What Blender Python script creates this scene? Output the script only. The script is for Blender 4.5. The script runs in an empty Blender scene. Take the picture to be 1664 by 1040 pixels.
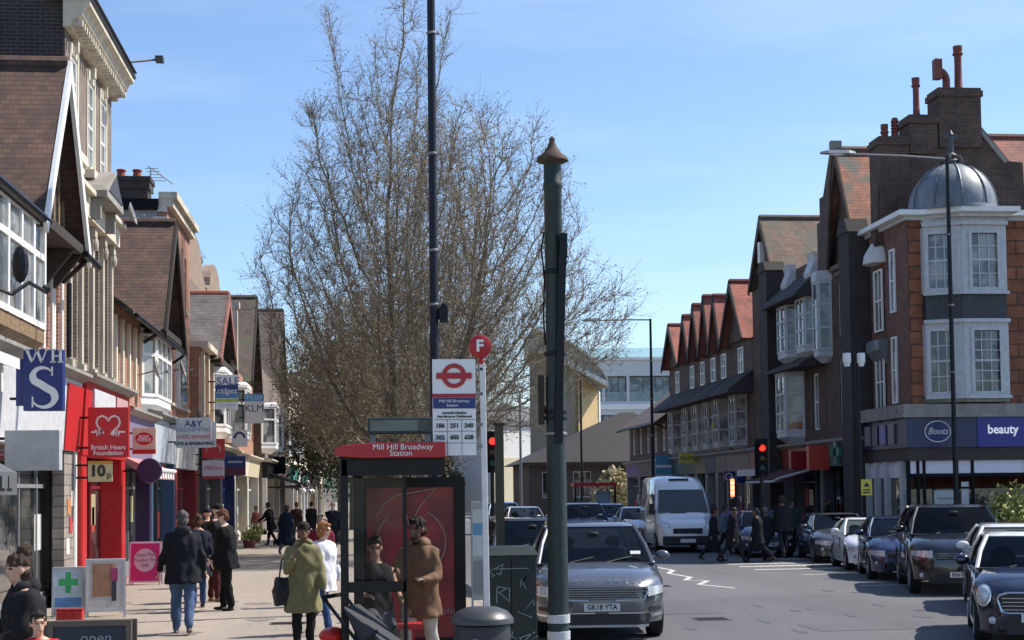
import bpy, bmesh, math, random
import numpy as np
from mathutils import Vector, Matrix, Euler, noise
from math import radians as R_, sin, cos, pi, sqrt, atan2
random.seed(7)
SC = bpy.context.scene
COL = SC.collection
# ------------------------------------------------------------------ camera
FPX = 2400.0; CAMZ = 2.2; SHY = 0.09847
cd = bpy.data.cameras.new('camera'); cam = bpy.data.objects.new('camera', cd); COL.objects.link(cam)
cd.sensor_width = 36; cd.lens = 36 * FPX / 1664; cd.shift_y = SHY
cd.clip_start = 0.3; cd.clip_end = 6000
CR = Matrix.Rotation(R_(-5.7846), 3, 'Z') @ Matrix.Rotation(R_(92.7), 3, 'X') @ Matrix.Rotation(R_(-0.7), 3, 'Z')
cam.matrix_world = Matrix.Translation((0, 0, CAMZ)) @ CR.to_4x4()
SC.camera = cam
# ------------------------------------------------------------------ sky, sun, exposure
SUN_EL = 50; SUN_AZ = 76          # azimuth clockwise from the street direction (+Y)
w = bpy.data.worlds.new('World'); SC.world = w; w.use_nodes = True
nt = w.node_tree; N = nt.nodes; L = nt.links
bg = N['Background']
sky = N.new('ShaderNodeTexSky'); sky.sky_type = 'NISHITA'; sky.sun_disc = False
sky.sun_elevation = R_(SUN_EL); sky.sun_rotation = R_(SUN_AZ)
sky.air_density = 1.0; sky.dust_density = .5; sky.ozone_density = 2.2; sky.altitude = 200
tc = N.new('ShaderNodeTexCoord'); mp = N.new('ShaderNodeMapping'); mp.inputs['Scale'].default_value = (1.2, 1.2, 9)
mp.inputs['Rotation'].default_value = (0.12, 0.1, 0)
nz = N.new('ShaderNodeTexNoise'); nz.inputs['Scale'].default_value = 2.2; nz.inputs['Detail'].default_value = 6; nz.inputs['Roughness'].default_value = .55
cr = N.new('ShaderNodeValToRGB'); cr.color_ramp.elements[0].position = .46; cr.color_ramp.elements[0].color = (0, 0, 0, 1)
cr.color_ramp.elements[1].position = .82; cr.color_ramp.elements[1].color = (.2, .2, .2, 1)
mx = N.new('ShaderNodeMix'); mx.data_type = 'RGBA'; mx.inputs[7].default_value = (7.0, 7.6, 8.2, 1)
L.new(tc.outputs['Generated'], mp.inputs[0]); L.new(mp.outputs[0], nz.inputs[0]); L.new(nz.outputs[0], cr.inputs[0])
L.new(cr.outputs[0], mx.inputs[0]); tn = N.new('ShaderNodeMix'); tn.data_type = 'RGBA'; tn.blend_type = 'MULTIPLY'; tn.inputs[0].default_value = 1; tn.inputs[7].default_value = (.93, 1.0, 1.1, 1)
L.new(sky.outputs[0], tn.inputs[6]); L.new(tn.outputs[2], mx.inputs[6]); L.new(mx.outputs[2], bg.inputs[0])
bg.inputs['Strength'].default_value = 0.125
sl = bpy.data.lights.new('sun', 'SUN'); sl.energy = 4.9; sl.angle = R_(0.53); sl.color = (1, .93, .84)
sun = bpy.data.objects.new('sun', sl); COL.objects.link(sun)
sd = Vector((sin(R_(SUN_AZ)) * cos(R_(SUN_EL)), cos(R_(SUN_AZ)) * cos(R_(SUN_EL)), sin(R_(SUN_EL))))
sun.rotation_euler = sd.to_track_quat('Z', 'Y').to_euler()
SC.view_settings.view_transform = 'Standard'; SC.view_settings.look = 'None'
SC.view_settings.exposure = 0.52; SC.view_settings.gamma = 1
SC.cycles.max_bounces = 6; SC.cycles.transparent_max_bounces = 12
# ------------------------------------------------------------------ measuring the place
def ray(px, py):
    return CR @ Vector(((px - 832) / FPX, (520 - py) / FPX + SHY * 1664 / FPX, -1))
def at(px, py, Y):                     # where the sight line crosses the plane y = Y
    d = ray(px, py); return Vector((0, 0, CAMZ)) + d * (Y / d.y)
def fx(px, py, X):                     # ... the plane x = X
    d = ray(px, py); return Vector((0, 0, CAMZ)) + d * (X / d.x)
def gp(px, py, z=0.0):                 # ... the level z
    d = ray(px, py); return Vector((0, 0, CAMZ)) + d * ((z - CAMZ) / d.z)
def fy(px, X): return fx(px, 780, X).y
# ------------------------------------------------------------------ mesh builder
class MB:
    def __init__(s): s.v = []; s.f = []; s.mi = []; s.m = 0
    def face(s, pts):
        b = len(s.v); s.v += [tuple(p) for p in pts]; s.f.append(tuple(range(b, b + len(pts)))); s.mi.append(s.m)
    def add(s, vs, fs, M=None):
        b = len(s.v)
        if M is not None: vs = [M @ Vector(p) for p in vs]
        s.v += [tuple(p) for p in vs]
        for f in fs: s.f.append(tuple(b + i for i in f)); s.mi.append(s.m)
        return s
    def box(s, x0, x1, y0, y1, z0, z1, M=None):
        if x1 < x0: x0, x1 = x1, x0
        if y1 < y0: y0, y1 = y1, y0
        if z1 < z0: z0, z1 = z1, z0
        return s.add([(x0,y0,z0),(x1,y0,z0),(x1,y1,z0),(x0,y1,z0),(x0,y0,z1),(x1,y0,z1),(x1,y1,z1),(x0,y1,z1)],
              [(0,3,2,1),(4,5,6,7),(0,1,5,4),(1,2,6,5),(2,3,7,6),(3,0,4,7)], M)
    def prism(s, poly, axis, a, b, M=None):
        # poly: 2D points; axis 'x','y','z' = extrusion axis (2D coords are the other two in order)
        n = len(poly); vs = []
        for t in (a, b):
            for (p, q) in poly:
                vs.append({'x': (t, p, q), 'y': (p, t, q), 'z': (p, q, t)}[axis])
        fs = [tuple(range(n)), tuple(range(2*n-1, n-1, -1))] + [(i, i + n, (i+1) % n + n, (i+1) % n) for i in range(n)]
        return s.add(vs, fs, M)
    def cyl(s, p0, p1, r0, r1=None, n=10, cap=True):
        r1 = r0 if r1 is None else r1
        p0 = Vector(p0); p1 = Vector(p1); d = (p1 - p0)
        if d.length < 1e-6: return s
        q = d.to_track_quat('Z', 'Y'); vs = []
        for p, r in ((p0, r0), (p1, r1)):
            for i in range(n):
                a = 2*pi*i/n; vs.append(p + q @ Vector((r*cos(a), r*sin(a), 0)))
        fs = [(i, (i+1) % n, (i+1) % n + n, i + n) for i in range(n)]
        if cap: fs += [tuple(range(n-1, -1, -1)), tuple(range(n, 2*n))]
        return s.add(vs, fs)
    def tube(s, pts, r, n=8, rs=None):
        for i in range(len(pts) - 1):
            a = rs[i] if rs else r; b = rs[i+1] if rs else r
            s.cyl(pts[i], pts[i+1], a, b, n)
        return s
    def lathe(s, prof, c=(0, 0, 0), n=20, M=None):
        vs = []; fs = []; m = len(prof)
        for (r, z) in prof:
            for i in range(n):
                a = 2*pi*i/n; vs.append((c[0] + r*cos(a), c[1] + r*sin(a), c[2] + z))
        for j in range(m - 1):
            for i in range(n): fs.append((j*n+i, j*n+(i+1) % n, (j+1)*n+(i+1) % n, (j+1)*n+i))
        fs.append(tuple(range(n-1, -1, -1))); fs.append(tuple((m-1)*n+i for i in range(n)))
        return s.add(vs, fs, M)
    def loft(s, rings, cap=True, close=True):
        n = len(rings[0]); b = [p for r in rings for p in r]; fs = []
        for j in range(len(rings) - 1):
            for i in range(n if close else n - 1): fs.append((j*n+i, j*n+(i+1) % n, (j+1)*n+(i+1) % n, (j+1)*n+i))
        if cap: fs.append(tuple(range(n-1, -1, -1))); fs.append(tuple((len(rings)-1)*n+i for i in range(n)))
        return s.add(b, fs)
    def ell(s, c, r, n=10, m=7, M=None):
        vs = []; fs = []
        for j in range(m + 1):
            t = pi*j/m
            for i in range(n):
                a = 2*pi*i/n; p = Vector((r[0]*sin(t)*cos(a), r[1]*sin(t)*sin(a), r[2]*cos(t)))
                if M: p = M @ p
                vs.append(Vector(c) + p)
        for j in range(m):
            for i in range(n): fs.append((j*n+i, (j+1)*n+i, (j+1)*n+(i+1) % n, j*n+(i+1) % n))
        return s.add(vs, fs)
    def mesh(s, name, mats, smooth=False, fix=True):
        me = bpy.data.meshes.new(name); me.from_pydata(s.v, [], s.f)
        for m in mats: me.materials.append(m)
        if len(mats) > 1: me.polygons.foreach_set('material_index', s.mi)
        if fix:
            bm = bmesh.new(); bm.from_mesh(me)
            bmesh.ops.remove_doubles(bm, verts=bm.verts, dist=1e-5)
            bmesh.ops.recalc_face_normals(bm, faces=bm.faces); bm.to_mesh(me); bm.free()
        if smooth:
            me.polygons.foreach_set('use_smooth', [True] * len(me.polygons))
            if smooth != 'all': me.set_sharp_from_angle(angle=R_(40))
        me.update(); return me
def link(name, me, parent=None, bevel=0, subsurf=0):
    o = bpy.data.objects.new(name, me); COL.objects.link(o)
    if parent is not None: o.parent = parent
    if subsurf:
        m = o.modifiers.new('s', 'SUBSURF'); m.levels = m.render_levels = subsurf
    if bevel:
        m = o.modifiers.new('b', 'BEVEL'); m.width = bevel; m.segments = 2; m.limit_method = 'ANGLE'
    return o
def part(name, mb, mat, parent, smooth=False, bevel=0, label=None, loc=None, rot=None, subsurf=0):
    mats = mat if isinstance(mat, (list, tuple)) else [mat]
    o = link(name, mb.mesh(name, mats, smooth), parent, bevel, subsurf)
    if label: o['label'] = label
    if loc: o.location = loc
    if rot: o.rotation_euler = rot
    return o
def thing(name, label, cat, loc=(0, 0, 0), rz=0, group=None):
    o = bpy.data.objects.new(name, None); COL.objects.link(o); o.empty_display_size = .3
    o.location = loc; o.rotation_euler = (0, 0, rz); o['label'] = label; o['category'] = cat
    if group: o['group'] = group
    return o
def tag(o, label, cat, group=None):
    o['label'] = label; o['category'] = cat
    if group: o['group'] = group
    return o
def struct(name, mb, mat, smooth=False):
    o = part(name, mb, mat, None, smooth); o['kind'] = 'structure'; return o
def kids(o): return [c for c in bpy.data.objects if c.parent == o]
def copy_tree(o, parent=None):
    c = o.copy(); COL.objects.link(c); c.parent = parent
    for ch in kids(o): copy_tree(ch, c)
    return c
# ------------------------------------------------------------------ materials
MATS = {}
def newmat(name):
    m = bpy.data.materials.new(name); m.use_nodes = True; MATS[name] = m
    return m, m.node_tree.nodes, m.node_tree.links, m.node_tree.nodes['Principled BSDF']
def M(name, col, rough=.6, metal=0, var=.12, scale=6, bump=0, coat=0, emis=None, spec=None, streak=False):
    if name in MATS: return MATS[name]
    m, n, l, b = newmat(name)
    b.inputs['Roughness'].default_value = rough; b.inputs['Metallic'].default_value = metal
    if coat: b.inputs['Coat Weight'].default_value = coat; b.inputs['Coat Roughness'].default_value = .04
    if spec is not None: b.inputs['Specular IOR Level'].default_value = spec
    c = (*col, 1)
    if emis:
        b.inputs['Emission Color'].default_value = c; b.inputs['Emission Strength'].default_value = emis
    t = n.new('ShaderNodeTexCoord'); z = n.new('ShaderNodeTexNoise'); z.inputs['Scale'].default_value = scale; z.inputs['Detail'].default_value = 5
    z.inputs['Roughness'].default_value = .65
    src = t.outputs['Object']
    if streak:
        mpn = n.new('ShaderNodeMapping'); mpn.inputs['Scale'].default_value = (1, 1, .25); l.new(src, mpn.inputs[0]); src = mpn.outputs[0]
    l.new(src, z.inputs[0])
    if var:
        r = n.new('ShaderNodeMapRange'); r.inputs[1].default_value = .3; r.inputs[2].default_value = .7
        r.inputs[3].default_value = 1 - var; r.inputs[4].default_value = 1 + var
        l.new(z.outputs[0], r.inputs[0])
        mx = n.new('ShaderNodeMix'); mx.data_type = 'RGBA'; mx.blend_type = 'MULTIPLY'; mx.inputs[0].default_value = 1
        mx.inputs[6].default_value = c; l.new(r.outputs[0], mx.inputs[7]); l.new(mx.outputs[2], b.inputs['Base Color'])
    else: b.inputs['Base Color'].default_value = c
    if bump:
        bp = n.new('ShaderNodeBump'); bp.inputs['Strength'].default_value = bump; bp.inputs['Distance'].default_value = .02
        l.new(z.outputs[0], bp.inputs['Height']); l.new(bp.outputs[0], b.inputs['Normal'])
    return m
def brickmat(name, c1, c2, mortar, bw=.225, rh=.075, mode='wall', ms=.012, rough=.85, bump=.5, stain=.3):
    """mode wall: pattern runs in (x+y, z); mode rx: ridge along x (x,z); mode ry: (y,z)"""
    if name in MATS: return MATS[name]
    m, n, l, b = newmat(name); b.inputs['Roughness'].default_value = rough
    t = n.new('ShaderNodeTexCoord'); s = n.new('ShaderNodeSeparateXYZ'); l.new(t.outputs['Object'], s.inputs[0])
    c = n.new('ShaderNodeCombineXYZ')
    if mode == 'wall':
        a = n.new('ShaderNodeMath'); l.new(s.outputs[0], a.inputs[0]); l.new(s.outputs[1], a.inputs[1]); l.new(a.outputs[0], c.inputs[0])
    else: l.new(s.outputs[0 if mode == 'rx' else 1], c.inputs[0])
    l.new(s.outputs[2], c.inputs[1])
    br = n.new('ShaderNodeTexBrick'); l.new(c.outputs[0], br.inputs[0])
    br.inputs['Color1'].default_value = (*c1, 1); br.inputs['Color2'].default_value = (*c2, 1); br.inputs['Mortar'].default_value = (*mortar, 1)
    br.inputs['Scale'].default_value = 1; br.inputs['Mortar Size'].default_value = ms; br.inputs['Brick Width'].default_value = bw; br.inputs['Row Height'].default_value = rh
    br.inputs['Mortar Smooth'].default_value = .3; br.inputs['Bias'].default_value = 0
    z = n.new('ShaderNodeTexNoise'); z.inputs['Scale'].default_value = 1.7; z.inputs['Detail'].default_value = 8; z.inputs['Roughness'].default_value = .7; l.new(t.outputs['Object'], z.inputs[0])
    r = n.new('ShaderNodeMapRange'); r.inputs[1].default_value = .3; r.inputs[2].default_value = .72; r.inputs[3].default_value = 1 - stain; r.inputs[4].default_value = 1 + stain * .8
    l.new(z.outputs[0], r.inputs[0])
    mx = n.new('ShaderNodeMix'); mx.data_type = 'RGBA'; mx.blend_type = 'MULTIPLY'; mx.inputs[0].default_value = 1
    l.new(br.outputs[0], mx.inputs[6]); l.new(r.outputs[0], mx.inputs[7]); l.new(mx.outputs[2], b.inputs['Base Color'])
    bp = n.new('ShaderNodeBump'); bp.inputs['Strength'].default_value = bump; bp.inputs['Distance'].default_value = .02; bp.invert = True
    l.new(br.outputs['Fac'], bp.inputs['Height']); l.new(bp.outputs[0], b.inputs['Normal'])
    return m
def tilemat(name, c1, c2, mode, rh=.13, moss=None):
    """roof tiles in courses, with a saw-tooth step at each course"""
    m = brickmat(name, c1, c2, tuple(x * .35 for x in c1), bw=.165, rh=rh, mode=mode, ms=.005, bump=.4, stain=.5)
    n = m.node_tree.nodes; l = m.node_tree.links
    if n.get('saw'): return m
    s = [q for q in n if q.type == 'SEPXYZ'][0]; b = n['Principled BSDF']
    d = n.new('ShaderNodeMath'); d.name = 'saw'; d.operation = 'DIVIDE'; d.inputs[1].default_value = rh; l.new(s.outputs[2], d.inputs[0])
    f = n.new('ShaderNodeMath'); f.operation = 'FRACT'; l.new(d.outputs[0], f.inputs[0])
    cr = n.new('ShaderNodeMapRange'); cr.inputs[1].default_value = 0; cr.inputs[2].default_value = 1; cr.inputs[3].default_value = 1; cr.inputs[4].default_value = 0
    l.new(f.outputs[0], cr.inputs[0])
    bp = n.new('ShaderNodeBump'); bp.inputs['Strength'].default_value = 1; bp.inputs['Distance'].default_value = .07; l.new(cr.outputs[0], bp.inputs['Height'])
    old = [q for q in n if q.type == 'BUMP' and q != bp][0]; l.new(old.outputs[0], bp.inputs['Normal']); l.new(bp.outputs[0], b.inputs['Normal'])
    if moss:
        z = n.new('ShaderNodeTexNoise'); z.inputs['Scale'].default_value = .8; z.inputs['Detail'].default_value = 7; t = [q for q in n if q.type == 'TEX_COORD'][0]; l.new(t.outputs['Object'], z.inputs[0])
        rr = n.new('ShaderNodeMapRange'); rr.inputs[1].default_value = .5; rr.inputs[2].default_value = .62; l.new(z.outputs[0], rr.inputs[0])
        src = b.inputs['Base Color'].links[0].from_socket
        mx = n.new('ShaderNodeMix'); mx.data_type = 'RGBA'; mx.inputs[7].default_value = (*moss, 1); l.new(rr.outputs[0], mx.inputs[0]); l.new(src, mx.inputs[6]); l.new(mx.outputs[2], b.inputs['Base Color'])
    return m
def glassmat(name, col=(.02, .025, .03), rough=.03, tint=.0, curtain=None):
    if name in MATS: return MATS[name]
    m, n, l, b = newmat(name)
    t = n.new('ShaderNodeTexCoord'); z = n.new('ShaderNodeTexNoise'); z.inputs['Scale'].default_value = 1.4; z.inputs['Detail'].default_value = 2; l.new(t.outputs['Object'], z.inputs[0])
    r = n.new('ShaderNodeValToRGB'); r.color_ramp.elements[0].position = .45; r.color_ramp.elements[1].position = .56
    r.color_ramp.elements[0].color = (*col, 1); r.color_ramp.elements[1].color = (*(curtain or tuple(c * 2.5 for c in col)), 1)
    l.new(z.outputs[0], r.inputs[0]); l.new(r.outputs[0], b.inputs['Base Color'])
    b.inputs['Roughness'].default_value = rough; b.inputs['Coat Weight'].default_value = .6; b.inputs['Coat Roughness'].default_value = .02
    z2 = n.new('ShaderNodeTexNoise'); z2.inputs['Scale'].default_value = 3; l.new(t.outputs['Object'], z2.inputs[0])
    bp = n.new('ShaderNodeBump'); bp.inputs['Strength'].default_value = .06; bp.inputs['Distance'].default_value = .05; l.new(z2.outputs[0], bp.inputs['Height']); l.new(bp.outputs[0], b.inputs['Normal']); l.new(bp.outputs[0], b.inputs['Coat Normal'])
    return m
def clearglass(name, tint=(.8, .85, .85), alpha=.25):
    if name in MATS: return MATS[name]
    m, n, l, b = newmat(name)
    tr = n.new('ShaderNodeBsdfTransparent'); tr.inputs[0].default_value = (*tint, 1)
    gl = n.new('ShaderNodeBsdfGlossy'); gl.inputs['Roughness'].default_value = .02; gl.inputs[0].default_value = (.5, .5, .5, 1)
    fr = n.new('ShaderNodeFresnel'); fr.inputs[0].default_value = 1.45
    mx = n.new('ShaderNodeMixShader'); l.new(fr.outputs[0], mx.inputs[0]); l.new(tr.outputs[0], mx.inputs[1]); l.new(gl.outputs[0], mx.inputs[2])
    l.new(mx.outputs[0], n['Material Output'].inputs[0]); return m
# common colours
white = M('white_paint', (.78, .78, .75), .5, var=.08)
offwhite = M('weathered_white', (.6, .59, .55), .7, var=.2, scale=4, streak=True)
greywhite = M('grey_white_paint', (.5, .51, .52), .6, var=.15)
stone = M('pale_stone', (.56, .5, .39), .85, var=.25, scale=3, bump=.3, streak=True)
dstone = M('grey_stone', (.26, .245, .22), .85, var=.25, scale=3, bump=.3, streak=True)
cream = M('cream_paint', (.66, .6, .47), .7, var=.15, streak=True)
black = M('black_paint', (.008, .009, .011), .4, var=.3, spec=.25)
blackmat = M('matt_black', (.01, .01, .012), .8, spec=.15)
dgrey = M('dark_grey', (.06, .062, .068), .5)
mgrey = M('mid_grey', (.2, .205, .21), .5)
lead = M('lead', (.17, .19, .21), .5, metal=.2, var=.35, scale=4, streak=True, bump=.2)
red = M('red_paint', (.5, .02, .022), .35, var=.1)
dred = M('deep_red', (.2, .01, .018), .45)
blue = M('navy_blue', (.012, .022, .11), .35, var=.1)
timber = M('dark_timber', (.035, .026, .02), .8, var=.4, scale=9)
woodn = M('brown_wood', (.2, .13, .07), .7, var=.4, scale=9)
chrome = M('chrome', (.7, .7, .72), .15, metal=1, var=0)
winglass = glassmat('window_glass', (.02, .024, .03), curtain=(.16, .16, .16))
winglass_l = glassmat('window_glass_curtained', (.09, .1, .11), curtain=(.3, .3, .28))
shopglass = glassmat('shop_glass', (.02, .024, .026), curtain=(.09, .085, .075))
rb1 = brickmat('orange_red_brick', (.42, .15, .075), (.3, .1, .055), (.4, .33, .26))
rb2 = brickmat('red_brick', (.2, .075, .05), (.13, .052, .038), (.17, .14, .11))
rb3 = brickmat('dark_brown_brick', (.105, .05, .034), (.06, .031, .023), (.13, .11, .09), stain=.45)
rb4 = brickmat('brown_brick', (.2, .145, .11), (.15, .11, .09), (.27, .23, .19))
dgreyb = brickmat('dark_grey_brick', (.024, .019, .018), (.04, .028, .024), (.07, .065, .06), ms=.014)
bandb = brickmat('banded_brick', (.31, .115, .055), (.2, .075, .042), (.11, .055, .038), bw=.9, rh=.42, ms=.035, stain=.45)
# ------------------------------------------------------------------ lettering
def text(parent, s, size, loc, mat, rot=(pi/2, 0, 0), align='CENTER', depth=.004, shear=0, sx=1.0, bold=0, name='lettering'):
    cu = bpy.data.curves.new(name, 'FONT'); cu.body = s; cu.size = size; cu.align_x = align; cu.align_y = 'CENTER'
    cu.extrude = depth; cu.shear = shear; cu.offset = bold; cu.resolution_u = 3
    o = bpy.data.objects.new(name, cu); COL.objects.link(o)
    bpy.context.view_layer.update()
    me = bpy.data.meshes.new_from_object(o.evaluated_get(bpy.context.evaluated_depsgraph_get()))
    bpy.data.objects.remove(o); me.materials.clear(); me.materials.append(mat)
    me.transform(Matrix.Diagonal((sx, 1, 1, 1)))
    r = bpy.data.objects.new(name, me); COL.objects.link(r); r.parent = parent; r.location = loc; r.rotation_euler = rot
    return r
def stroke(mb, pts, w0, y0, y1, ws=None):
    """one continuous mitred ribbon in the xz plane between depths y0..y1"""
    P = [Vector(q) for q in pts]; P = [q for k, q in enumerate(P) if k == 0 or (q - P[k-1]).length > 1e-5]; n = len(P)
    closed = (P[0] - P[-1]).length < 1e-4 and n > 3; rings = []
    for i in range(n):
        a = P[i-1] if i else (P[-2] if closed else None); b = P[i+1] if i < n-1 else (P[1] if closed else None)
        d1 = (P[i] - a).normalized() if a is not None else None; d2 = (b - P[i]).normalized() if b is not None else None
        d = (d1 or d2) if (d1 is None or d2 is None) else (d1 + d2)
        if d.length < .35: d = d1
        d = d.normalized(); nn = Vector((-d.y, d.x)); k = 1.0
        if d1 is not None and d2 is not None: k = min(1.6, 1/max(.3, abs(d.dot(d1))))
        w_ = (ws[min(i, len(ws)-1)] if ws else w0) / 2 * k; l = P[i] + nn*w_; r = P[i] - nn*w_
        rings.append([(l.x, y0, l.y), (r.x, y0, r.y), (r.x, y1, r.y), (l.x, y1, l.y)])
    mb.loft(rings, cap=not closed); return mb
def arc(cx, cz, rx, rz, a0, a1, n=16):
    return [(cx + rx*cos(R_(a0 + (a1-a0)*i/n)), cz + rz*sin(R_(a0 + (a1-a0)*i/n))) for i in range(n+1)]
# ================================================================== ground, road, pavements
def groundmat(name, c, kind):
    m, n, l, b = newmat(name); b.inputs['Roughness'].default_value = .82
    t = n.new('ShaderNodeTexCoord'); z = n.new('ShaderNodeTexNoise'); z.inputs['Scale'].default_value = 260; z.inputs['Detail'].default_value = 3
    z2 = n.new('ShaderNodeTexNoise'); z2.inputs['Scale'].default_value = .45; z2.inputs['Detail'].default_value = 9; z2.inputs['Roughness'].default_value = .62
    mpn = n.new('ShaderNodeMapping'); mpn.inputs['Scale'].default_value = (1, .22, 1)
    l.new(t.outputs['Object'], z.inputs[0]); l.new(t.outputs['Object'], mpn.inputs[0]); l.new(mpn.outputs[0], z2.inputs[0])
    r1 = n.new('ShaderNodeMapRange'); r1.inputs[1].default_value = .25; r1.inputs[2].default_value = .75; r1.inputs[3].default_value = .72; r1.inputs[4].default_value = 1.28; l.new(z.outputs[0], r1.inputs[0])
    r2 = n.new('ShaderNodeMapRange'); r2.inputs[1].default_value = .3; r2.inputs[2].default_value = .7; r2.inputs[3].default_value = .8; r2.inputs[4].default_value = 1.18; l.new(z2.outputs[0], r2.inputs[0])
    mu = n.new('ShaderNodeMath'); mu.operation = 'MULTIPLY'; l.new(r1.outputs[0], mu.inputs[0]); l.new(r2.outputs[0], mu.inputs[1])
    mx = n.new('ShaderNodeMix'); mx.data_type = 'RGBA'; mx.blend_type = 'MULTIPLY'; mx.inputs[0].default_value = 1; mx.inputs[6].default_value = (*c, 1)
    if kind == 'slab':
        br = n.new('ShaderNodeTexBrick'); br.inputs['Scale'].default_value = 1; br.inputs['Brick Width'].default_value = .9; br.inputs['Row Height'].default_value = .6
        br.inputs['Mortar Size'].default_value = .008; br.inputs['Color1'].default_value = (*c, 1); br.inputs['Color2'].default_value = (*[q * .93 for q in c], 1); br.inputs['Mortar'].default_value = (*[q * .7 for q in c], 1)
        l.new(t.outputs['Object'], br.inputs[0]); l.new(br.outputs[0], mx.inputs[6])
    l.new(mu.outputs[0], mx.inputs[7]); l.new(mx.outputs[2], b.inputs['Base Color'])
    if kind == 'road':   # worn dark patches and repairs
        v = n.new('ShaderNodeTexVoronoi'); v.inputs['Scale'].default_value = .16; l.new(t.outputs['Object'], v.inputs[0])
        r3 = n.new('ShaderNodeMapRange'); r3.inputs[3].default_value = .86; r3.inputs[4].default_value = 1.1; l.new(v.outputs['Color'], r3.inputs[0])
        m3 = n.new('ShaderNodeMix'); m3.data_type = 'RGBA'; m3.blend_type = 'MULTIPLY'; m3.inputs[0].default_value = 1; l.new(mx.outputs[2], m3.inputs[6]); l.new(r3.outputs[0], m3.inputs[7]); l.new(m3.outputs[2], b.inputs['Base Color'])
    bp = n.new('ShaderNodeBump'); bp.inputs['Strength'].default_value = .25; bp.inputs['Distance'].default_value = .01; l.new(z.outputs[0], bp.inputs['Height']); l.new(bp.outputs[0], b.inputs['Normal'])
    return m
asph = groundmat('asphalt', (.105, .105, .109), 'road')
slabs = groundmat('paving_slabs', (.30, .255, .205), 'slab')
slabs2 = groundmat('paving_slabs_grey', (.25, .235, .22), 'slab')
earth = groundmat('earth', (.1, .1, .07), 'plain')
mb = MB(); mb.face([(-900, -60, -.06), (900, -60, -.06), (900, 1500, -.06), (-900, 1500, -.06)]); struct('ground', mb, earth)
KL, KR = 2.3, 14.7
mb = MB(); mb.face([(KL - .02, -20, 0), (17.2, -20, 0), (17.2, 320, 0), (KL - .02, 320, 0)])
mb.face([(17.2, -20, 0), (80, -20, 0), (80, 44.0, 0), (17.2, 44.0, 0)]); struct('road', mb, asph)
def kerb_run(mb, x0, x1, y0, y1, z=.125):
    y = y0
    while y < y1:
        mb.box(x0, x1, y, min(y + .91, y1) - .008, -.05, z); y += .915
mb = MB(); mb.box(-14, KL - .15, -20, 320, -.05, .12); struct('pavement', mb, slabs)
mb = MB(); kerb_run(mb, KL - .15, KL, -2, 120); struct('kerb', mb, dstone)
mb = MB(); mb.box(KR + .15, 30, 44.3, 320, -.05, .12); struct('pavement', mb, slabs2)
mb = MB(); kerb_run(mb, KR, KR + .15, 44.3, 120)
y = KR
while y < 42: mb.box(y, y + .9, 44.15, 44.3, -.05, .125); y += .915
struct('kerb', mb, dstone)
# painted markings
roadwhite = M('road_paint', (.5, .49, .46), .8, var=.45, scale=11)
mb = MB()
def dash(a, b, w=.12):
    a = Vector(a); b = Vector(b); d = (b - a).normalized(); nn = Vector((-d.y, d.x, 0)) * w / 2
    mb.face([(p.x, p.y, .005) for p in (a - nn, b - nn, b + nn, a + nn)])
zz = [gp(1062, 921), gp(1094, 927), gp(1086, 932), gp(1122, 938), gp(1114, 943), gp(1150, 944), gp(1136, 950), gp(1194, 956)]
for a, b in zip(zz[::2], zz[1::2]): dash(a, b, .12)
dash(zz[1], zz[2], .14); dash(zz[3], zz[4], .14); dash(zz[5], zz[6], .14)
y = 46
while y < 130: dash((7.9, y, 0), (7.9, y + 2, 0), .12); y += 5
struct('lane_markings', mb, roadwhite)
mb = MB()
for y in np.arange(27.4, 42, 4.4): dash((10.9, y, 0), (14.6, y + .5, 0), .14)
for y in (38.8, 40.4, 41.8): dash((10.4, y, 0), (12.8, y + .1, 0), .3)
struct('bay_markings', mb, roadwhite)
# covers, patches and stains that belong to the surfaces
iron = M('cast_iron', (.085, .08, .075), .6, metal=.4, var=.4, scale=30)
for i, (x, y, w_, h_) in enumerate(((5.8, 24.5, .6, .6), (6.6, 33, .6, .6), (2.75, 19.8, .35, .5), (-1.2, 24, .6, .45), (-3.6, 31, .5, .5), (-.6, 36, .45, .9))):
    zz_ = .005 if x > KL else .125; s_ = MB(); s_.box(x - w_/2, x + w_/2, y - h_/2, y + h_/2, zz_ - .01, zz_)
    for k in range(5): s_.box(x - w_/2 + .04, x + w_/2 - .04, y - h_/2 + h_*(k + .7)/6, y - h_/2 + h_*(k + .9)/6, zz_ + .001, zz_ + .006)
    struct('drain_cover', s_, iron)
s_ = MB(); rg_ = random.Random(9)
def blot(cx_, cy_, rx, ry, z_): s_.face([(cx_ + rx*cos(a)*rg_.uniform(.7, 1.2), cy_ + ry*sin(a)*rg_.uniform(.7, 1.2), z_) for a in np.linspace(0, 2*pi, 14, endpoint=False)])
for q in range(34): blot(rg_.uniform(3.2, 12), rg_.uniform(18, 42), rg_.uniform(.03, .12), rg_.uniform(.06, .4), .0045)
struct('road_oil_stains', s_, M('oil_stain', (.085, .085, .087), .6, var=.3)); s_ = MB()
s_.face([(5.0, 25.5, .004), (6.3, 25.6, .004), (6.2, 38, .004), (4.9, 38, .004)]); s_.face([(6.9, 22, .004), (9.2, 22.1, .004), (9.1, 23.3, .004), (6.9, 23.2, .004)])
struct('road_repair_patches', s_, groundmat('asphalt_patch', (.095, .095, .099), 'road')); s_ = MB()
for q in range(90): r0 = rg_.uniform(.02, .05); blot(rg_.uniform(-5, 1.8), rg_.uniform(17, 50), r0, r0, .1245)
for q in range(14): blot(rg_.uniform(-5, 1.8), rg_.uniform(18, 45), rg_.uniform(.1, .35), rg_.uniform(.1, .5), .1235)
struct('pavement_stains', s_, M('gum_stain', (.19, .165, .135), .8, var=.2))
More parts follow.
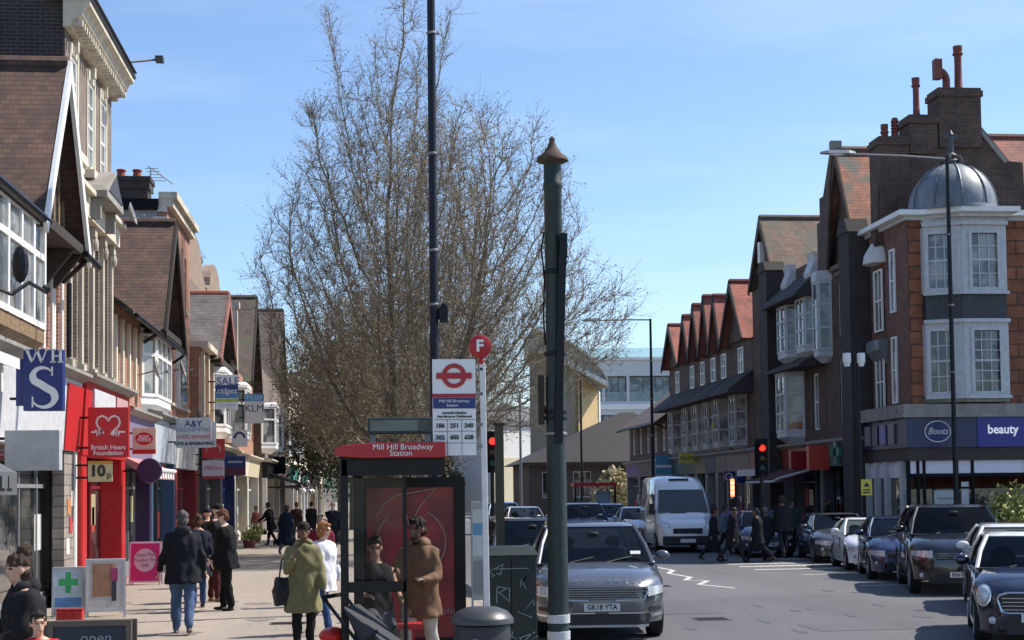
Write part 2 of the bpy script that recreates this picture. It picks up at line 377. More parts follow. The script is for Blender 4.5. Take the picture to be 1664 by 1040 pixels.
# far rising land closing the street
mb = MB(); mb.loft([[(-300 + 20*i, 330 + 30*j, (0, 6, 13, 17)[j] * (1 + .25*noise.noise(Vector((i*.4, j, 0))))) for i in range(41)] for j in range(4)], cap=False, close=False)
o = struct('hill', mb, M('hill_green', (.06, .075, .045), .9, var=.4, scale=.05), True)
# ================================================================== building kit
# local frame of a facade: x along it, y into the building (street at -y), z up
def wall(root, W, D, H, mat, holes=(), x0=0, rev=.14, name='wall', flat=True, y0=0, zb=3.02):
    mb = MB(); mb_ = mb
    xs = sorted({x0, x0 + W} | {h[0] for h in holes} | {h[1] for h in holes}); zs = sorted({zb, H} | {h[2] for h in holes} | {h[3] for h in holes})
    for i in range(len(xs) - 1):
        for j in range(len(zs) - 1):
            cx = (xs[i] + xs[i+1]) / 2; cz = (zs[j] + zs[j+1]) / 2
            if any(h[0] < cx < h[1] and h[2] < cz < h[3] for h in holes): continue
            mb.face([(xs[i], y0, zs[j]), (xs[i+1], y0, zs[j]), (xs[i+1], y0, zs[j+1]), (xs[i], y0, zs[j+1])])
    for (a, b, c, d) in holes:
        r = y0 + rev
        mb.face([(a, y0, c), (a, r, c), (a, r, d), (a, y0, d)]); mb.face([(b, y0, c), (b, y0, d), (b, r, d), (b, r, c)])
        mb.face([(a, y0, d), (a, r, d), (b, r, d), (b, y0, d)]); mb.face([(a, y0, c), (b, y0, c), (b, r, c), (a, r, c)])
    a, b = x0, x0 + W
    mb.face([(a, y0, 0), (a, y0, H), (a, D, H), (a, D, 0)]); mb.face([(b, y0, 0), (b, D, 0), (b, D, H), (b, y0, H)])
    mb.face([(a, D, 0), (a, D, H), (b, D, H), (b, D, 0)])
    if flat: mb.face([(a, y0, H), (b, y0, H), (b, D, H), (a, D, H)])
    return part(name, mb, mat, root)
def window(root, x0, x1, z0, z1, nx=2, nz=2, y=.08, mat=None, glass=None, fw=.07, sill=None, sash=True, bw=.03, arch=False, label=None):
    mat = mat or white; glass = glass or winglass
    mb = MB(); a, b = y, y + .06
    mb.box(x0, x0 + fw, a, b, z0, z1); mb.box(x1 - fw, x1, a, b, z0, z1)
    mb.box(x0 + fw, x1 - fw, a, b, z1 - fw, z1); mb.box(x0 + fw, x1 - fw, a, b, z0, z0 + fw)
    ix0, ix1, iz0, iz1 = x0 + fw, x1 - fw, z0 + fw, z1 - fw
    for i in range(1, nx): c = ix0 + (ix1 - ix0) * i / nx; mb.box(c - bw/2, c + bw/2, a + .012, b - .01, iz0, iz1)
    for j in range(1, nz):
        c = iz0 + (iz1 - iz0) * j / nz; q = bw if not (sash and j == nz // 2) else bw * 1.9
        mb.box(ix0, ix1, a + .008, b - .006, c - q/2, c + q/2)
    w = part('window', mb, mat, root, label=label)
    g = MB(); g.box(ix0 - .02, ix1 + .02, b - .012, b + .004, iz0 - .02, iz1 + .02); part('pane', g, glass, w)
    if sill:
        s = MB(); s.box(x0 - .06, x1 + .06, -.09, y + .02, z0 - .09, z0 - .002); part('sill', s, sill, w)
    return w
def bay(root, x0, x1, z0, z1, proj=.6, cant=.5, mat=None, glass=None, nz=2, nf=2, base=.45, basemat=None, head=.25, fw=.09, roofmat=None):
    """canted bay window: posts, rails, panes, apron and lead top"""
    mat = mat or white; glass = glass or winglass
    P = [(x0, 0), (x0 + cant, -proj), (x1 - cant, -proj), (x1, 0)] if cant > .05 else [(x0, 0), (x0 + .001, -proj), (x1 - .001, -proj), (x1, 0)]
    mb = MB(); g = MB()
    for k in range(3):
        a = Vector((*P[k], 0)); b = Vector((*P[k+1], 0)); n = nf if k == 1 else 1
        d = (b - a); ln = d.length; d.normalize(); ang = atan2(d.y, d.x)
        T = Matrix.Translation(a) @ Matrix.Rotation(ang, 4, 'Z')
        for i in range(n + 1):
            c = ln * i / n; c = min(max(c, fw/2), ln - fw/2); mb.box(c - fw/2, c + fw/2, -.03, .06, z0, z1, T)
        for j in range(nz + 1):
            c = z0 + (z1 - z0) * (j / nz if nz != 2 or j != 1 else .66); c = min(max(c, z0 + fw/2), z1 - fw/2)
            mb.box(.002, ln - .002, -.025 + .001*j, .05, c - fw/2, c + fw/2, T)
        g.box(.01, ln - .01, .012, .03, z0 + .02, z1 - .02, T)
    w = part('bay_window', mb, mat, root); part('pane', g, glass, w)
    e = .05; Q = [(x0 - e, 0), (x0 + cant - e*.5, -proj - e), (x1 - cant + e*.5, -proj - e), (x1 + e, 0)]
    if base:
        b_ = MB(); Q2 = [(x0 + .25, 0), (x0 + cant + .1, -proj*.45), (x1 - cant - .1, -proj*.45), (x1 - .25, 0)]
        b_.loft([[(p[0], p[1], z0 - base) for p in Q2], [(p[0], p[1], z0 - base*.45) for p in P], [(p[0], p[1], z0 - .003) for p in P]]); part('bay_base', b_, basemat or mat, w)
    h = MB(); h.loft([[(p[0], p[1], z1 + .003) for p in Q], [(p[0], p[1], z1 + head*.5) for p in Q], [(p[0], p[1]*.9, z1 + head) for p in Q]]); part('bay_head', h, roofmat or mat, w)
    return w
def gable_roof(root, x0, x1, ze, zr, y0, y1, mat, barge=None, wallm=None, t=.12, ov=.25, bargew=.26, tri=True, ridge=None):
    """ridge runs into the building (local y); gable faces the street"""
    xm = (x0 + x1) / 2; sl_ = (zr - ze) / (xm - x0); zo = ze - ov * sl_
    mb = MB()
    mb.prism([(x0 - ov, zo), (xm, zr), (xm, zr + t*1.6), (x0 - ov - t*.9, zo + t*.3)], 'y', y0, y1)
    mb.prism([(x1 + ov, zo), (xm, zr), (xm, zr + t*1.6), (x1 + ov + t*.9, zo + t*.3)][::-1], 'y', y0, y1)
    r = part('roof', mb, mat, root)
    c = MB(); c.cyl((xm, y0 - .01, zr + t*1.4), (xm, y1 + .01, zr + t*1.4), .11, n=8); part('ridge_tiles', c, ridge or mat, r)
    if barge:
        b = MB()
        for s in (-1, 1):
            xe = xm + s * ((x1 - x0)/2 + ov)
            b.prism([(xe, zo - bargew*.6), (xm, zr - bargew*1.2), (xm, zr + t*1.7), (xe + s*t*.9, zo + t*.5)], 'y', y0 - .07 - .002*s, y0 + .0)
        part('bargeboard', b, barge, r)
    if tri and wallm:
        g = MB(); g.prism([(x0, ze), (x1, ze), (xm, zr)], 'y', max(y0 + .3, 0) if y0 > -.2 else y0 + .35, y1 - .01); part('gable_wall', g, wallm, root)
    return r
def ridge_roof(root, x0, x1, y0, y1, ze, zr, mat, t=.1, gut=True, ov=.35, ends=None, ridge=None):
    ym = (y0 + y1) / 2; sl_ = (zr - ze) / (ym - y0); zo = ze - ov * sl_
    mb = MB()
    mb.prism([(y0 - ov, zo), (ym, zr), (ym, zr + t*1.5), (y0 - ov, zo + t*1.4)], 'x', x0, x1)
    mb.prism([(y1 + ov, zo), (ym, zr), (ym, zr + t*1.5), (y1 + ov, zo + t*1.4)], 'x', x0, x1)
    r = part('roof', mb, mat, root)
    c = MB(); c.cyl((x0, ym, zr + t*1.3), (x1, ym, zr + t*1.3), .11, n=8); part('ridge_tiles', c, ridge or mat, r)
    if ends:
        g = MB(); g.prism([(y0, ze), (y1, ze), (ym, zr)], 'x', x0 + .02, x1 - .02); part('gable_wall', g, ends, root)
    if gut:
        g = MB(); g.cyl((x0, y0 - ov - .06, zo + .02), (x1, y0 - ov - .06, zo + .02), .065, n=8); part('gutter', g, black, r); g = MB(); g.cyl((x1 - .2, y0 - ov - .06, zo), (x1 - .2, -.07, zo - .35), .04, n=6); g.cyl((x1 - .2, -.07, zo - .35), (x1 - .2, -.07, zo - 2.6), .04, n=6)
        part('downpipe', g, black, r)
    return r
terracotta = M('terracotta', (.36, .11, .06), .8, var=.3)
dterra = M('dark_terracotta', (.16, .04, .032), .6, var=.25)
def chimney(root, x, y, z0, z1, w, d, mat, pots=2, potm=None, ph=.45, cap=True):
    mb = MB(); mb.box(x - w/2, x + w/2, y - d/2, y + d/2, z0, z1)
    if cap: mb.box(x - w/2 - .06, x + w/2 + .06, y - d/2 - .06, y + d/2 + .06, z1 - .35, z1 - .12); mb.box(x - w/2 - .1, x + w/2 + .1, y - d/2 - .1, y + d/2 + .1, z1 - .119, z1 + .02)
    c = part('chimney', mb, mat, root)
    for i in range(pots):
        along = d > w; o = ((i + .5) / pots - .5) * (max(w, d) * .85)
        p = MB(); p.lathe([(.15, 0), (.13, ph*.3), (.12, ph*.8), (.15, ph*.83), (.15, ph*.95), (.11, ph)], (x + (0 if along else o), y + (o if along else 0), z1), 12)
        part('chimney_pot', p, potm or terracotta, c, True)
    return c
def cornice(root, x0, x1, z, h=.3, proj=.35, mat=None, y0=0, dent=0, name='cornice'):
    mb = MB(); prof = [(y0 + .02, z), (y0 - proj*.25, z), (y0 - proj*.35, z + h*.25), (y0 - proj*.7, z + h*.45), (y0 - proj*.8, z + h*.7), (y0 - proj, z + h*.8), (y0 - proj, z + h), (y0 + .02, z + h)]
    mb.prism(prof, 'x', x0, x1)
    if dent:
        x = x0 + .05
        while x < x1 - .1: mb.box(x, x + .09, y0 - proj*.7, y0 - .01, z + h*.05, z + h*.3); x += dent
    return part(name, mb, mat or stone, root)
def shop(root, x0, x1, fz0=3.0, fz1=3.75, fmat=None, pmat=None, wmat=None, glass=None, door=.72, stall=.45, stallm=None, nbars=2, proj=.22, pw=.28, txt=None, tmat=None, ts=.42, inner=None, cornm=None, recess=.18, sign_bg=None, transom=2.35, tz=0):
    """a shop front: pilasters, fascia with lettering, window with bars and stall riser, door"""
    pmat = pmat or fmat; wmat = wmat or dgrey
    for q, x in enumerate((x0, x1 - pw)):
        p = MB(); p.box(x, x + pw, -proj, .14, 0, fz0 - .002); p.box(x - .03 * (q == 1), x + pw + .03 * (q == 0), -proj - .03, .13, 0, .35); p.box(x + .05, x + pw - .05, -proj - .012, -proj, .5, fz0 - .25); part('pilaster', p, pmat, root)
    f = MB(); f.prism([(-proj - .02, fz0), (-proj - .1, fz1), (.0, fz1), (.0, fz0)], 'x', x0, x1); fo = part('fascia', f, fmat, root)
    c = MB(); c.prism([(-proj - .14, fz1 + .002), (-proj - .3, fz1 + .1), (-proj - .3, fz1 + .16), (-.01, fz1 + .26), (-.01, fz1 + .002)], 'x', x0 - .02, x1 + .02); part('fascia_cornice', c, cornm or stone, fo)
    if txt: text(fo, txt, ts, ((x0 + x1)/2, -proj - .085, (fz0 + fz1)/2 + tz), tmat or white, rot=(pi/2 + .1, 0, 0), depth=.02)
    wx0, wx1 = x0 + pw, x1 - pw; dw = .95 if door is not None else 0
    dx0 = wx0 + (wx1 - wx0 - dw) * door if door is not None else None
    spans = [(wx0, dx0), (dx0 + dw, wx1)] if door is not None else [(wx0, wx1)]
    r = recess
    for (a, b) in spans:
        if b - a < .3: continue
        m = MB(); m.box(a, a + .07, r - .04, r + .04, stall, fz0 - .004); m.box(b - .07, b, r - .04, r + .04, stall, fz0 - .004)
        m.box(a + .07, b - .07, r - .045, r + .035, transom, transom + .07); m.box(a + .07, b - .07, r - .045, r + .035, stall, stall + .08); m.box(a + .07, b - .07, r - .045, r + .035, fz0 - .1, fz0 - .004)
        n = max(1, int(round((b - a) / 1.3)))
        for i in range(1, n): q = a + (b - a) * i / n; m.box(q - .03, q + .03, r - .035, r + .03, stall + .08, fz0 - .1)
        so = part('shop_window', m, wmat, root)
        g = MB(); g.box(a + .03, b - .03, r - .006, r + .006, stall + .02, fz0 - .02); part('pane', g, glass or shopglass, so)
        s = MB(); s.box(a, b, r - .1, r + .1, 0, stall - .002); part('stall_riser', s, stallm or wmat, so)
        rnd = random.Random(int(x0*100) + int(a*77))
        for i in range(rnd.randint(1, 3)):    # bills stuck inside the window
            q = rnd.uniform(a + .2, max(a + .25, b - .6)); zz_ = rnd.uniform(.7, 1.6); ps = MB(); ps.box(q, q + rnd.uniform(.25, .6), r - .012, r - .007, zz_, zz_ + rnd.uniform(.3, .8))
            part('window_bill', ps, rnd.choice([offwhite, M('bill_red', (.45, .05, .04)), M('bill_yellow', (.34, .3, .16)), M('bill_pale_blue', (.3, .42, .5)), cream]), so)
    if door is not None:
        m = MB(); m.box(dx0 + .03, dx0 + .13, r + .25, r + .3, .05, 2.3); m.box(dx0 + dw - .13, dx0 + dw - .03, r + .25, r + .3, .05, 2.3); m.box(dx0 + .13, dx0 + dw - .13, r + .25, r + .3, 2.18, 2.3); m.box(dx0 + .13, dx0 + dw - .13, r + .25, r + .3, .05, .35)
        m.box(dx0 - .0, dx0 + .03, r - .02, r + .32, 0, fz0 - .01); m.box(dx0 + dw - .03, dx0 + dw, r - .02, r + .32, 0, fz0 - .01); m.box(dx0 + .03, dx0 + dw - .03, r + .24, r + .31, 2.301, 2.38)
        do = part('door', m, wmat, root); g = MB(); g.box(dx0 + .1, dx0 + dw - .1, r + .27, r + .28, .3, 2.2); g.box(dx0 + .03, dx0 + dw - .03, r + .27, r + .28, 2.38, fz0 - .02); part('pane', g, glass or shopglass, do)
        h = MB(); h.cyl((dx0 + .18, r + .2, .9), (dx0 + .18, r + .2, 1.35), .015, n=6); h.cyl((dx0 + .18, r + .2, .93), (dx0 + .18, r + .27, .93), .01, n=5); part('handle', h, chrome, do)
    b = MB(); b.box(wx0, wx1, r + .5, r + .52, .0, fz0); part('shop_interior', b, inner or blackmat, root)
    return fo
def dish(root, x, z, mat=None):
    mb = MB(); mb.lathe([(.02, .0), (.16, .03), (.27, .1), (.26, .11), (.15, .045), (.01, .02)], n=16, M=Matrix.Translation((x, -.45, z)) @ Matrix.Rotation(R_(75), 4, 'X'))
    mb.cyl((x, -.02, z - .1), (x, -.42, z), .02, n=6); mb.cyl((x, -.45, z - .1), (x, -.75, z - .02), .012, n=5); mb.box(x - .03, x + .03, -.8, -.72, z - .05, z + .02)
    return part('satellite_dish', mb, mat or mgrey, root)
# ================================================================== left side of the street
XL = -5.8
def LB(name, label, Y0, X=XL, cat='building'): return thing(name, label, cat, (X, Y0, 0), pi/2)
tileL = tilemat('brown_roof_tiles', (.2, .1, .075), (.14, .075, .06), 'rx', rh=.1)      # for slopes whose courses run along local y
tileLy = tilemat('brown_roof_tiles_cross', (.105, .056, .038), (.06, .035, .027), 'ry', rh=.1)
tileD = tilemat('dark_roof_tiles_cross', (.1, .075, .065), (.075, .06, .052), 'ry', rh=.12, moss=(.07, .075, .045))
tileDx = tilemat('dark_roof_tiles', (.075, .055, .048), (.05, .04, .036), 'rx', rh=.12)
tileO = tilemat('orange_roof_tiles_cross', (.33, .13, .07), (.22, .095, .06), 'ry', rh=.12, moss=(.1, .1, .085))
tileR = tilemat('red_roof_tiles_cross', (.3, .095, .065), (.22, .075, .055), 'ry', rh=.12)
tileRx = tilemat('red_roof_tiles', (.27, .1, .07), (.2, .085, .065), 'rx', rh=.12)
tileB = tilemat('mottled_roof_tiles_cross', (.17, .105, .07), (.11, .08, .06), 'ry', rh=.12, moss=(.09, .09, .07))
slate = tilemat('grey_tiles_cross', (.13, .115, .105), (.1, .09, .085), 'ry', rh=.13)
# ---- timbered house with the stationer's shop
b = LB('timbered_house', 'tile roofed house with white oriel window and steep gable at the near left', 20)
wall(b, 14.58, 8, 6.9, rb1, x0=-5, holes=[(7.65, 8.1, 4.95, 6.5), (8.55, 9.0, 4.95, 6.5)])
for (x0, x1) in ((7.65, 8.1), (8.55, 9.0)): window(b, x0, x1, 4.95, 6.5, 1, 3, .05, glass=winglass_l)
for q, x in enumerate((7.45, 8.2, 8.37, 9.1)):
    p = MB(); p.box(x, x + .14, -.05, .05, 4.9, 6.62); part('stone_strip', p, offwhite, b)
bay(b, 1.2, 5.55, 4.95, 6.75, .55, .45, glass=winglass_l, nz=2, nf=4, base=.5, basemat=woodn, head=.12, fw=.1)
gable_roof(b, 4.95, 8.35, 6.95, 9.75, -.62, 7.5, tileLy, white, timber, ov=.2, bargew=.16)
mb = MB()
for i in range(7): x = 5.35 + i*.43; h = 6.95 + 2.65 * (1 - abs(x - 6.65)/1.75); mb.box(x - .06, x + .06, -.31, -.24, 6.9, h)
part('timber_studs', mb, woodn, b)
mb = MB(); mb.box(4.9, 8.4, -.6, -.02, 6.72, 6.9); 
for x in (5.6, 7.6, 8.3): mb.prism([(-.01, 6.1), (-.09, 6.1), (-.55, 6.7), (-.01, 6.7)], 'x', x - .06, x + .06)
part('eaves_beam', mb, timber, b)
mb = MB(); mb.cyl((0, -.62, 6.75), (5.0, -.62, 6.75), .08, n=8); part('gutter', mb, black, b); mb = MB(); mb.cyl((8.45, -.68, 6.7), (8.9, -.1, 6.3), .05, n=6); mb.cyl((8.0, -.68, 6.7), (9.4, -.68, 6.66), .07, n=6); mb.cyl((9.42, -.12, 6.35), (9.42, -.12, 4.9), .05, n=6); part('gutter', mb, black, b)
mb = MB(); mb.prism([(-.6, 6.75), (0.2, 7.6), (.2, 7.5), (-.6, 6.65)], 'x', 0, 4.9); part('eaves_roof', mb, tileDx, b)
mb = MB(); mb.prism([(-.45, 6.0), (-.52, 6.3), (-.5, 6.7)], 'x', 1.9, 1.94); mb.ell((1.8, -.9, 5.55), (.1, .12, .28), 8, 6); mb.tube([(1.6, -.56, 5.2), (1.7, -.8, 5.1), (1.9, -1.0, 5.3), (2.6, -1.1, 5.25)], .03, 6); mb.ell((2.6, -1.1, 5.3), (.07, .07, .07), 6, 5); part('iron_lamp_bracket', mb, black, b)
shop(b, -4.9, 9.55, 3.05, 4.4, greywhite, offwhite, mgrey, door=.45, stall=.35, cornm=dstone, proj=.25, stallm=dgrey)
mb = MB(); mb.prism([(-.30, 3.06), (-.385, 4.3), (-.36, 4.3), (-.28, 3.06)], 'x', 8.1, 9.54); part('red_fascia_end', mb, red, b)
mb = MB(); mb.prism([(-.28, 4.42), (-1.1, 4.1), (-1.1, 3.95), (-.3, 4.2)], 'x', -3, .9); mb.box(.2, .3, -1.02, -.3, 3.6, 4.05); part('shop_canopy_frame', mb, offwhite, b)
mb = MB(); mb.prism([(-.36, 3.15), (-.36, 3.05), (-1.5, 2.22), (-1.5, 2.5)], 'x', -4.5, -1.0); 
for i in range(2): mb.box(-1.9 + i*.36, -1.62 + i*.36, -1.53, -1.5, 2.3, 2.45)
ab = part('awning', mb, M('grey_canvas', (.085, .09, .095), .9, var=.15), b)
mb = MB()
for i in range(2): mb.box(3.0 + i*.42, 3.32 + i*.42, -1.2, -1.198, 0, .2)
# brick pier at the end of the shop front
mb = MB(); mb.box(8.35, 9.35, -.24, -.02, 0, 3.03); part('brick_pier', mb, brickmat('pale_block', (.3, .26, .22), (.22, .19, .165), (.13, .11, .1), bw=.45, rh=.2), b)
for i, (x, z) in enumerate(((8.8, 1.5), (8.5, 1.1), (8.95, 2.0), (8.6, 1.85))):
    p = MB(); p.box(x, x + .3, -.255, -.243, z, z + .3); part('notice', p, [M('bill_red', (.45, .05, .04)), offwhite, cream, M('bill_orange', (.5, .2, .08))][i], b)
# ---- classical brown building
b = LB('classical_building', 'tall brown brick building with heavy white stone cornice on the left', 29.6)
hol = [(.45, 1.15, 9.25, 11.1), (2.3, 3.05, 9.2, 11.1), (3.85, 4.55, 9.2, 11.1)]
lo = [(.5, 1.2, 5.0, 7.6), (1.75, 2.45, 5.0, 7.6), (3.0, 3.7, 5.0, 7.6), (4.2, 4.85, 5.0, 7.6)]
wall(b, 5.38, 10, 11.75, rb4, hol + lo)
for h in hol:
    window(b, h[0], h[1], h[2], h[3], 2, 4, .0, mat=white, sill=stone, glass=winglass_l)
    s = MB(); s.box(h[0] - .1, h[0] - .003, -.03, .02, h[2] - .1, h[3] + .2); s.box(h[1] + .003, h[1] + .1, -.03, .02, h[2] - .1, h[3] + .2); s.box(h[0], h[1], -.04, .02, h[3] + .003, h[3] + .22); s.box((h[0]+h[1])/2 - .09, (h[0]+h[1])/2 + .09, -.12, .02, h[3] + .1, h[3] + .45); s.box(h[0] - .22, h[1] + .22, -.2, .02, h[2] - .28, h[2] - .1); s.box(h[0] - .1, h[0] + .06, -.15, .02, h[2] - .45, h[2] - .281); s.box(h[1] - .06, h[1] + .1, -.15, .02, h[2] - .45, h[2] - .281)
    part('window_surround', s, cream, b)
for h in lo: window(b, h[0], h[1], h[2], h[3], 1, 3, .08, mat=cream)
for x in (.12, 1.32, 2.57, 3.8, 4.95):
    s = MB(); s.box(x + .04, x + .24, -.08, .02, 4.9, 7.75); s.box(x, x + .28, -.13, .02, 7.751, 7.95); s.box(x, x + .28, -.13, .02, 4.75, 4.9); s.ell((x + .14, -.12, 7.6), (.08, .06, .14), 8, 6); part('stone_pilaster', s, M('sooted_stone', (.4, .36, .29), .85, var=.35, scale=3, streak=True), b)
s = MB(); s.box(0, 5.36, -.2, .02, 7.96, 8.4); s.box(0, 1.5, -.34, .02, 8.4, 8.5); s.box(3.7, 5.36, -.34, .02, 8.4, 8.5); part('stone_band', s, stone, b)
s = MB(); s.prism([(1.55, 8.42), (3.65, 8.42), (3.65, 8.55), (2.6, 9.15), (1.55, 8.55)], 'y', -.55, .0); s.box(1.65, 1.8, -.4, 0, 7.97, 8.41); s.box(3.4, 3.55, -.4, 0, 7.97, 8.41); part('pediment', s, dstone, b)
s = MB(); s.prism([(1.75, 8.58), (3.45, 8.58), (2.6, 9.04)], 'y', -.57, -.552); part('pediment_panel', s, dgrey, b)
dish(b, 5.1, 8.7)
cornice(b, -.15, 5.5, 11.45, .55, .5, stone, dent=.24)
s = MB(); s.box(-.2, 5.55, -.54, .3, 12.002, 12.08); s.prism([(-.6, 12.08), (2, 12.9), (2, 12.08)], 'x', .0, 5.36); part('lead_capping', s, dgrey, b)
s = MB(); s.box(-.03, -.004, .02, 9.8, 7, 14.5); s.box(0, 1.2, .1, 9.8, 11.76, 14.5); part('flank_wall', s, dgreyb, b)  # flank faced in dark grey brick, much darker than the street front
s = MB(); s.box(-.12, .5, -.1, .45, 12.1, 13.5); s.box(-.2, .6, -.2, .6, 12.9, 13.1); part('parapet_block', s, dstone, b)
s = MB(); s.cyl((4.3, -.6, 12.05), (4.75, -1.15, 12.25), .025, n=6); s.box(4.65, 4.9, -1.28, -1.1, 12.2, 12.32); part('security_camera', s, dgrey, b); s = MB(); s.cyl((3.4, .1, 12.08), (3.4, .1, 12.5), .02, n=6); s.ell((3.4, .1, 12.6), (.3, .1, .3), 10, 6); part('rooftop_dish', s, dgrey, b)
fo = shop(b, .02, 5.36, 3.0, 4.45, red, red, dred, door=.62, stall=.4, stallm=dred, cornm=dstone, proj=.32, pw=.55, inner=M('dark_red_inside', (.06, .008, .01)))
s = MB(); s.box(.7, 3.2, -.455, -.40, 3.75, 4.35); part('fascia_panel', s, greywhite, fo)
s = MB(); s.box(3.4, 4.9, -.455, -.40, 3.75, 4.35); part('fascia_panel', s, M('pale_pink_panel', (.5, .3, .3), .5), fo)
# ---- second timbered house
b = LB('timbered_house', 'tile roofed house with tall brown tiled gable beside the grey rendered flank wall', 35.0)
hol = [(.55 + i*1.0, 1.0 + i*1.0, 4.95, 6.35) for i in range(4)]
wall(b, 9.88, 8, 6.75, rb1, hol)
for h in hol: window(b, *h, 1, 2, .05, mat=cream, glass=winglass_l)
for i in range(5):
    p = MB(); p.box(.3 + i*1.0, .48 + i*1.0, -.07, .05, 4.85, 6.45); part('stone_strip', p, cream, b)
bay(b, 4.6, 8.4, 4.8, 6.5, .35, .45, glass=winglass_l, nz=2, nf=3, head=.12)
ridge_roof(b, 0, 9.86, 0, 7, 6.75, 9.4, tileDx, ov=.5)
gable_roof(b, 4.9, 8.9, 6.75, 9.68, -.6, 6.5, tileLy, timber, timber, ov=.2, bargew=.2)
s = MB(); s.box(4.9, 8.9, -.55, -.02, 6.52, 6.7); s.cyl((4.4, -.66, 6.55), (4.4, -.1, 6.2), .05, n=6); part('eaves_beam', s, timber, b)
shop(b, .02, 4.9, 3.0, 4.1, M('lilac_grey_fascia', (.2, .18, .28), .5), M('purple_post', (.03, .015, .06), .4), mgrey, door=.3, cornm=dstone, inner=None, pw=.35)
shop(b, 4.94, 9.86, 3.1, 4.25, M('pale_blue_fascia', (.45, .5, .55), .5), M('slate_blue_post', (.05, .1, .17), .5), dgrey, door=.75, cornm=dstone, pw=.3)
dish(b, 3.9, 5.4); dish(b, 9.3, 5.9)
# ---- orange brick building with grey flank
b = LB('brick_building', 'orange brick building with white stone coping and grey rendered flank wall', 44.9)
hol = [(.7, 1.2, 8.2, 10.0), (2.4, 2.9, 8.2, 10.0), (4.3, 4.8, 8.2, 10.0), (.6, 1.5, 5.0, 7.0), (2.3, 3.5, 5.0, 7.2), (4.2, 5.1, 5.0, 7.0)]
wall(b, 5.8, 9, 11.1, rb1, hol)
for h in hol: window(b, *h, 2 if h[2] < 8 else 1, 3, .07, mat=white, glass=winglass_l, sill=stone)
s = MB(); s.prism([(2.0, 4.9), (3.8, 4.9), (3.8, 7.3), (3.5, 7.7), (2.9, 7.95), (2.3, 7.7), (2.0, 7.3)], 'y', -.12, -.0); s2 = s
part('white_surround', s, offwhite, b)
s = MB(); s.box(2.25, 3.55, -.16, -.125, 5.0, 7.1); part('surround_glazing', s, winglass_l, b)
s = MB(); s.box(-.06, 5.9, -.3, .25, 11.1, 11.3); s.box(-.04, 5.8, -.18, .25, 10.85, 11.099); part('coping', s, stone, b)
s = MB(); s.box(-.03, -.004, .3, 8.9, 6, 10.75); part('flank_wall', s, M('grey_render', (.3, .31, .33), .85, var=.2, scale=2), b)
s = MB(); s.box(-.12, .4, .26, 9, 10.75, 11.08); part('flank_capping', s, blackmat, b)
for i in range(5): s = MB(); s.box(-.05, -.003, .0, .3 + .12 * (i % 2), 9.5 + i*.3, 9.65 + i*.3); part('quoin', s, offwhite, b)
chimney(b, .9, 1.5, 11.1, 11.85, .8, 1.7, dgreyb, 3, M('red_pot', (.3, .06, .04), .7), .32)
s = MB(); s.cyl((.8, .6, 11.3), (.8, .6, 12.2), .02, n=5); s.cyl((.3, .6, 12.15), (2.9, .2, 12.15), .018, n=5)
for i in range(5): s.cyl((.6 + i*.45, .35, 12.15), (.6 + i*.45, .75, 12.15), .012, n=4)
part('aerial', s, mgrey, b)
dish(b, 3.9, 4.75)
shop(b, .02, 5.78, 3.0, 3.9, M('white_fascia', (.6, .6, .58), .5), M('maroon_post', (.22, .012, .02), .4), M('maroon_post', (.22, .012, .02), .4), door=.4, cornm=offwhite, pw=.5)
# ---- gabled grey tiled house
b = LB('gabled_house', 'house with dark tile hung street gable and grey tiled slope facing down the street', 50.7, -5.5)
hol = [(1.0, 1.9, 4.9, 6.8), (2.6, 3.5, 4.9, 6.8), (8.6, 9.4, 4.9, 6.6), (9.9, 10.7, 4.9, 6.6)]
wall(b, 11.25, 9, 7.2, rb1, hol)
for h in hol: window(b, *h, 2, 3, .06, glass=winglass_l)
for x in (.5, 2.1, 3.75): s = MB(); s.box(x, x + .3, -.12, .02, 4.8, 7.1); part('stone_pilaster', s, stone, b)
bay(b, 4.2, 8.0, 4.7, 6.7, .45, .5, nz=2, nf=3, head=.2)
gable_roof(b, 3.4, 10.0, 7.2, 9.75, -.4, 8, slate, tileRx, M('tile_hung', (.07, .05, .045), .8, var=.3, scale=12), ov=.2, ridge=terracotta)
s = MB(); s.box(3.3, 10.1, -.38, .0, 6.95, 7.2); part('eaves_beam', s, timber, b)
s = MB(); s.box(.0, 3.4, -.3, 9, 7.2, 7.4); part('parapet', s, stone, b)
s = MB(); s.box(9.5, 9.8, -.5, -.2, 7.2, 9.7); s.box(9.42, 9.88, -.58, -.12, 9.7, 9.95); part('stone_pier', s, stone, b)
shop(b, .02, 5.5, 3.0, 3.85, M('charcoal_fascia', (.03, .03, .035), .4), dgrey, dgrey, door=.5)
shop(b, 5.54, 11.2, 3.0, 3.85, blue, blue, M('bright_blue_frame', (.02, .07, .3), .4), door=.7)
dish(b, 8.3, 5.8); dish(b, 2.3, 5.2)
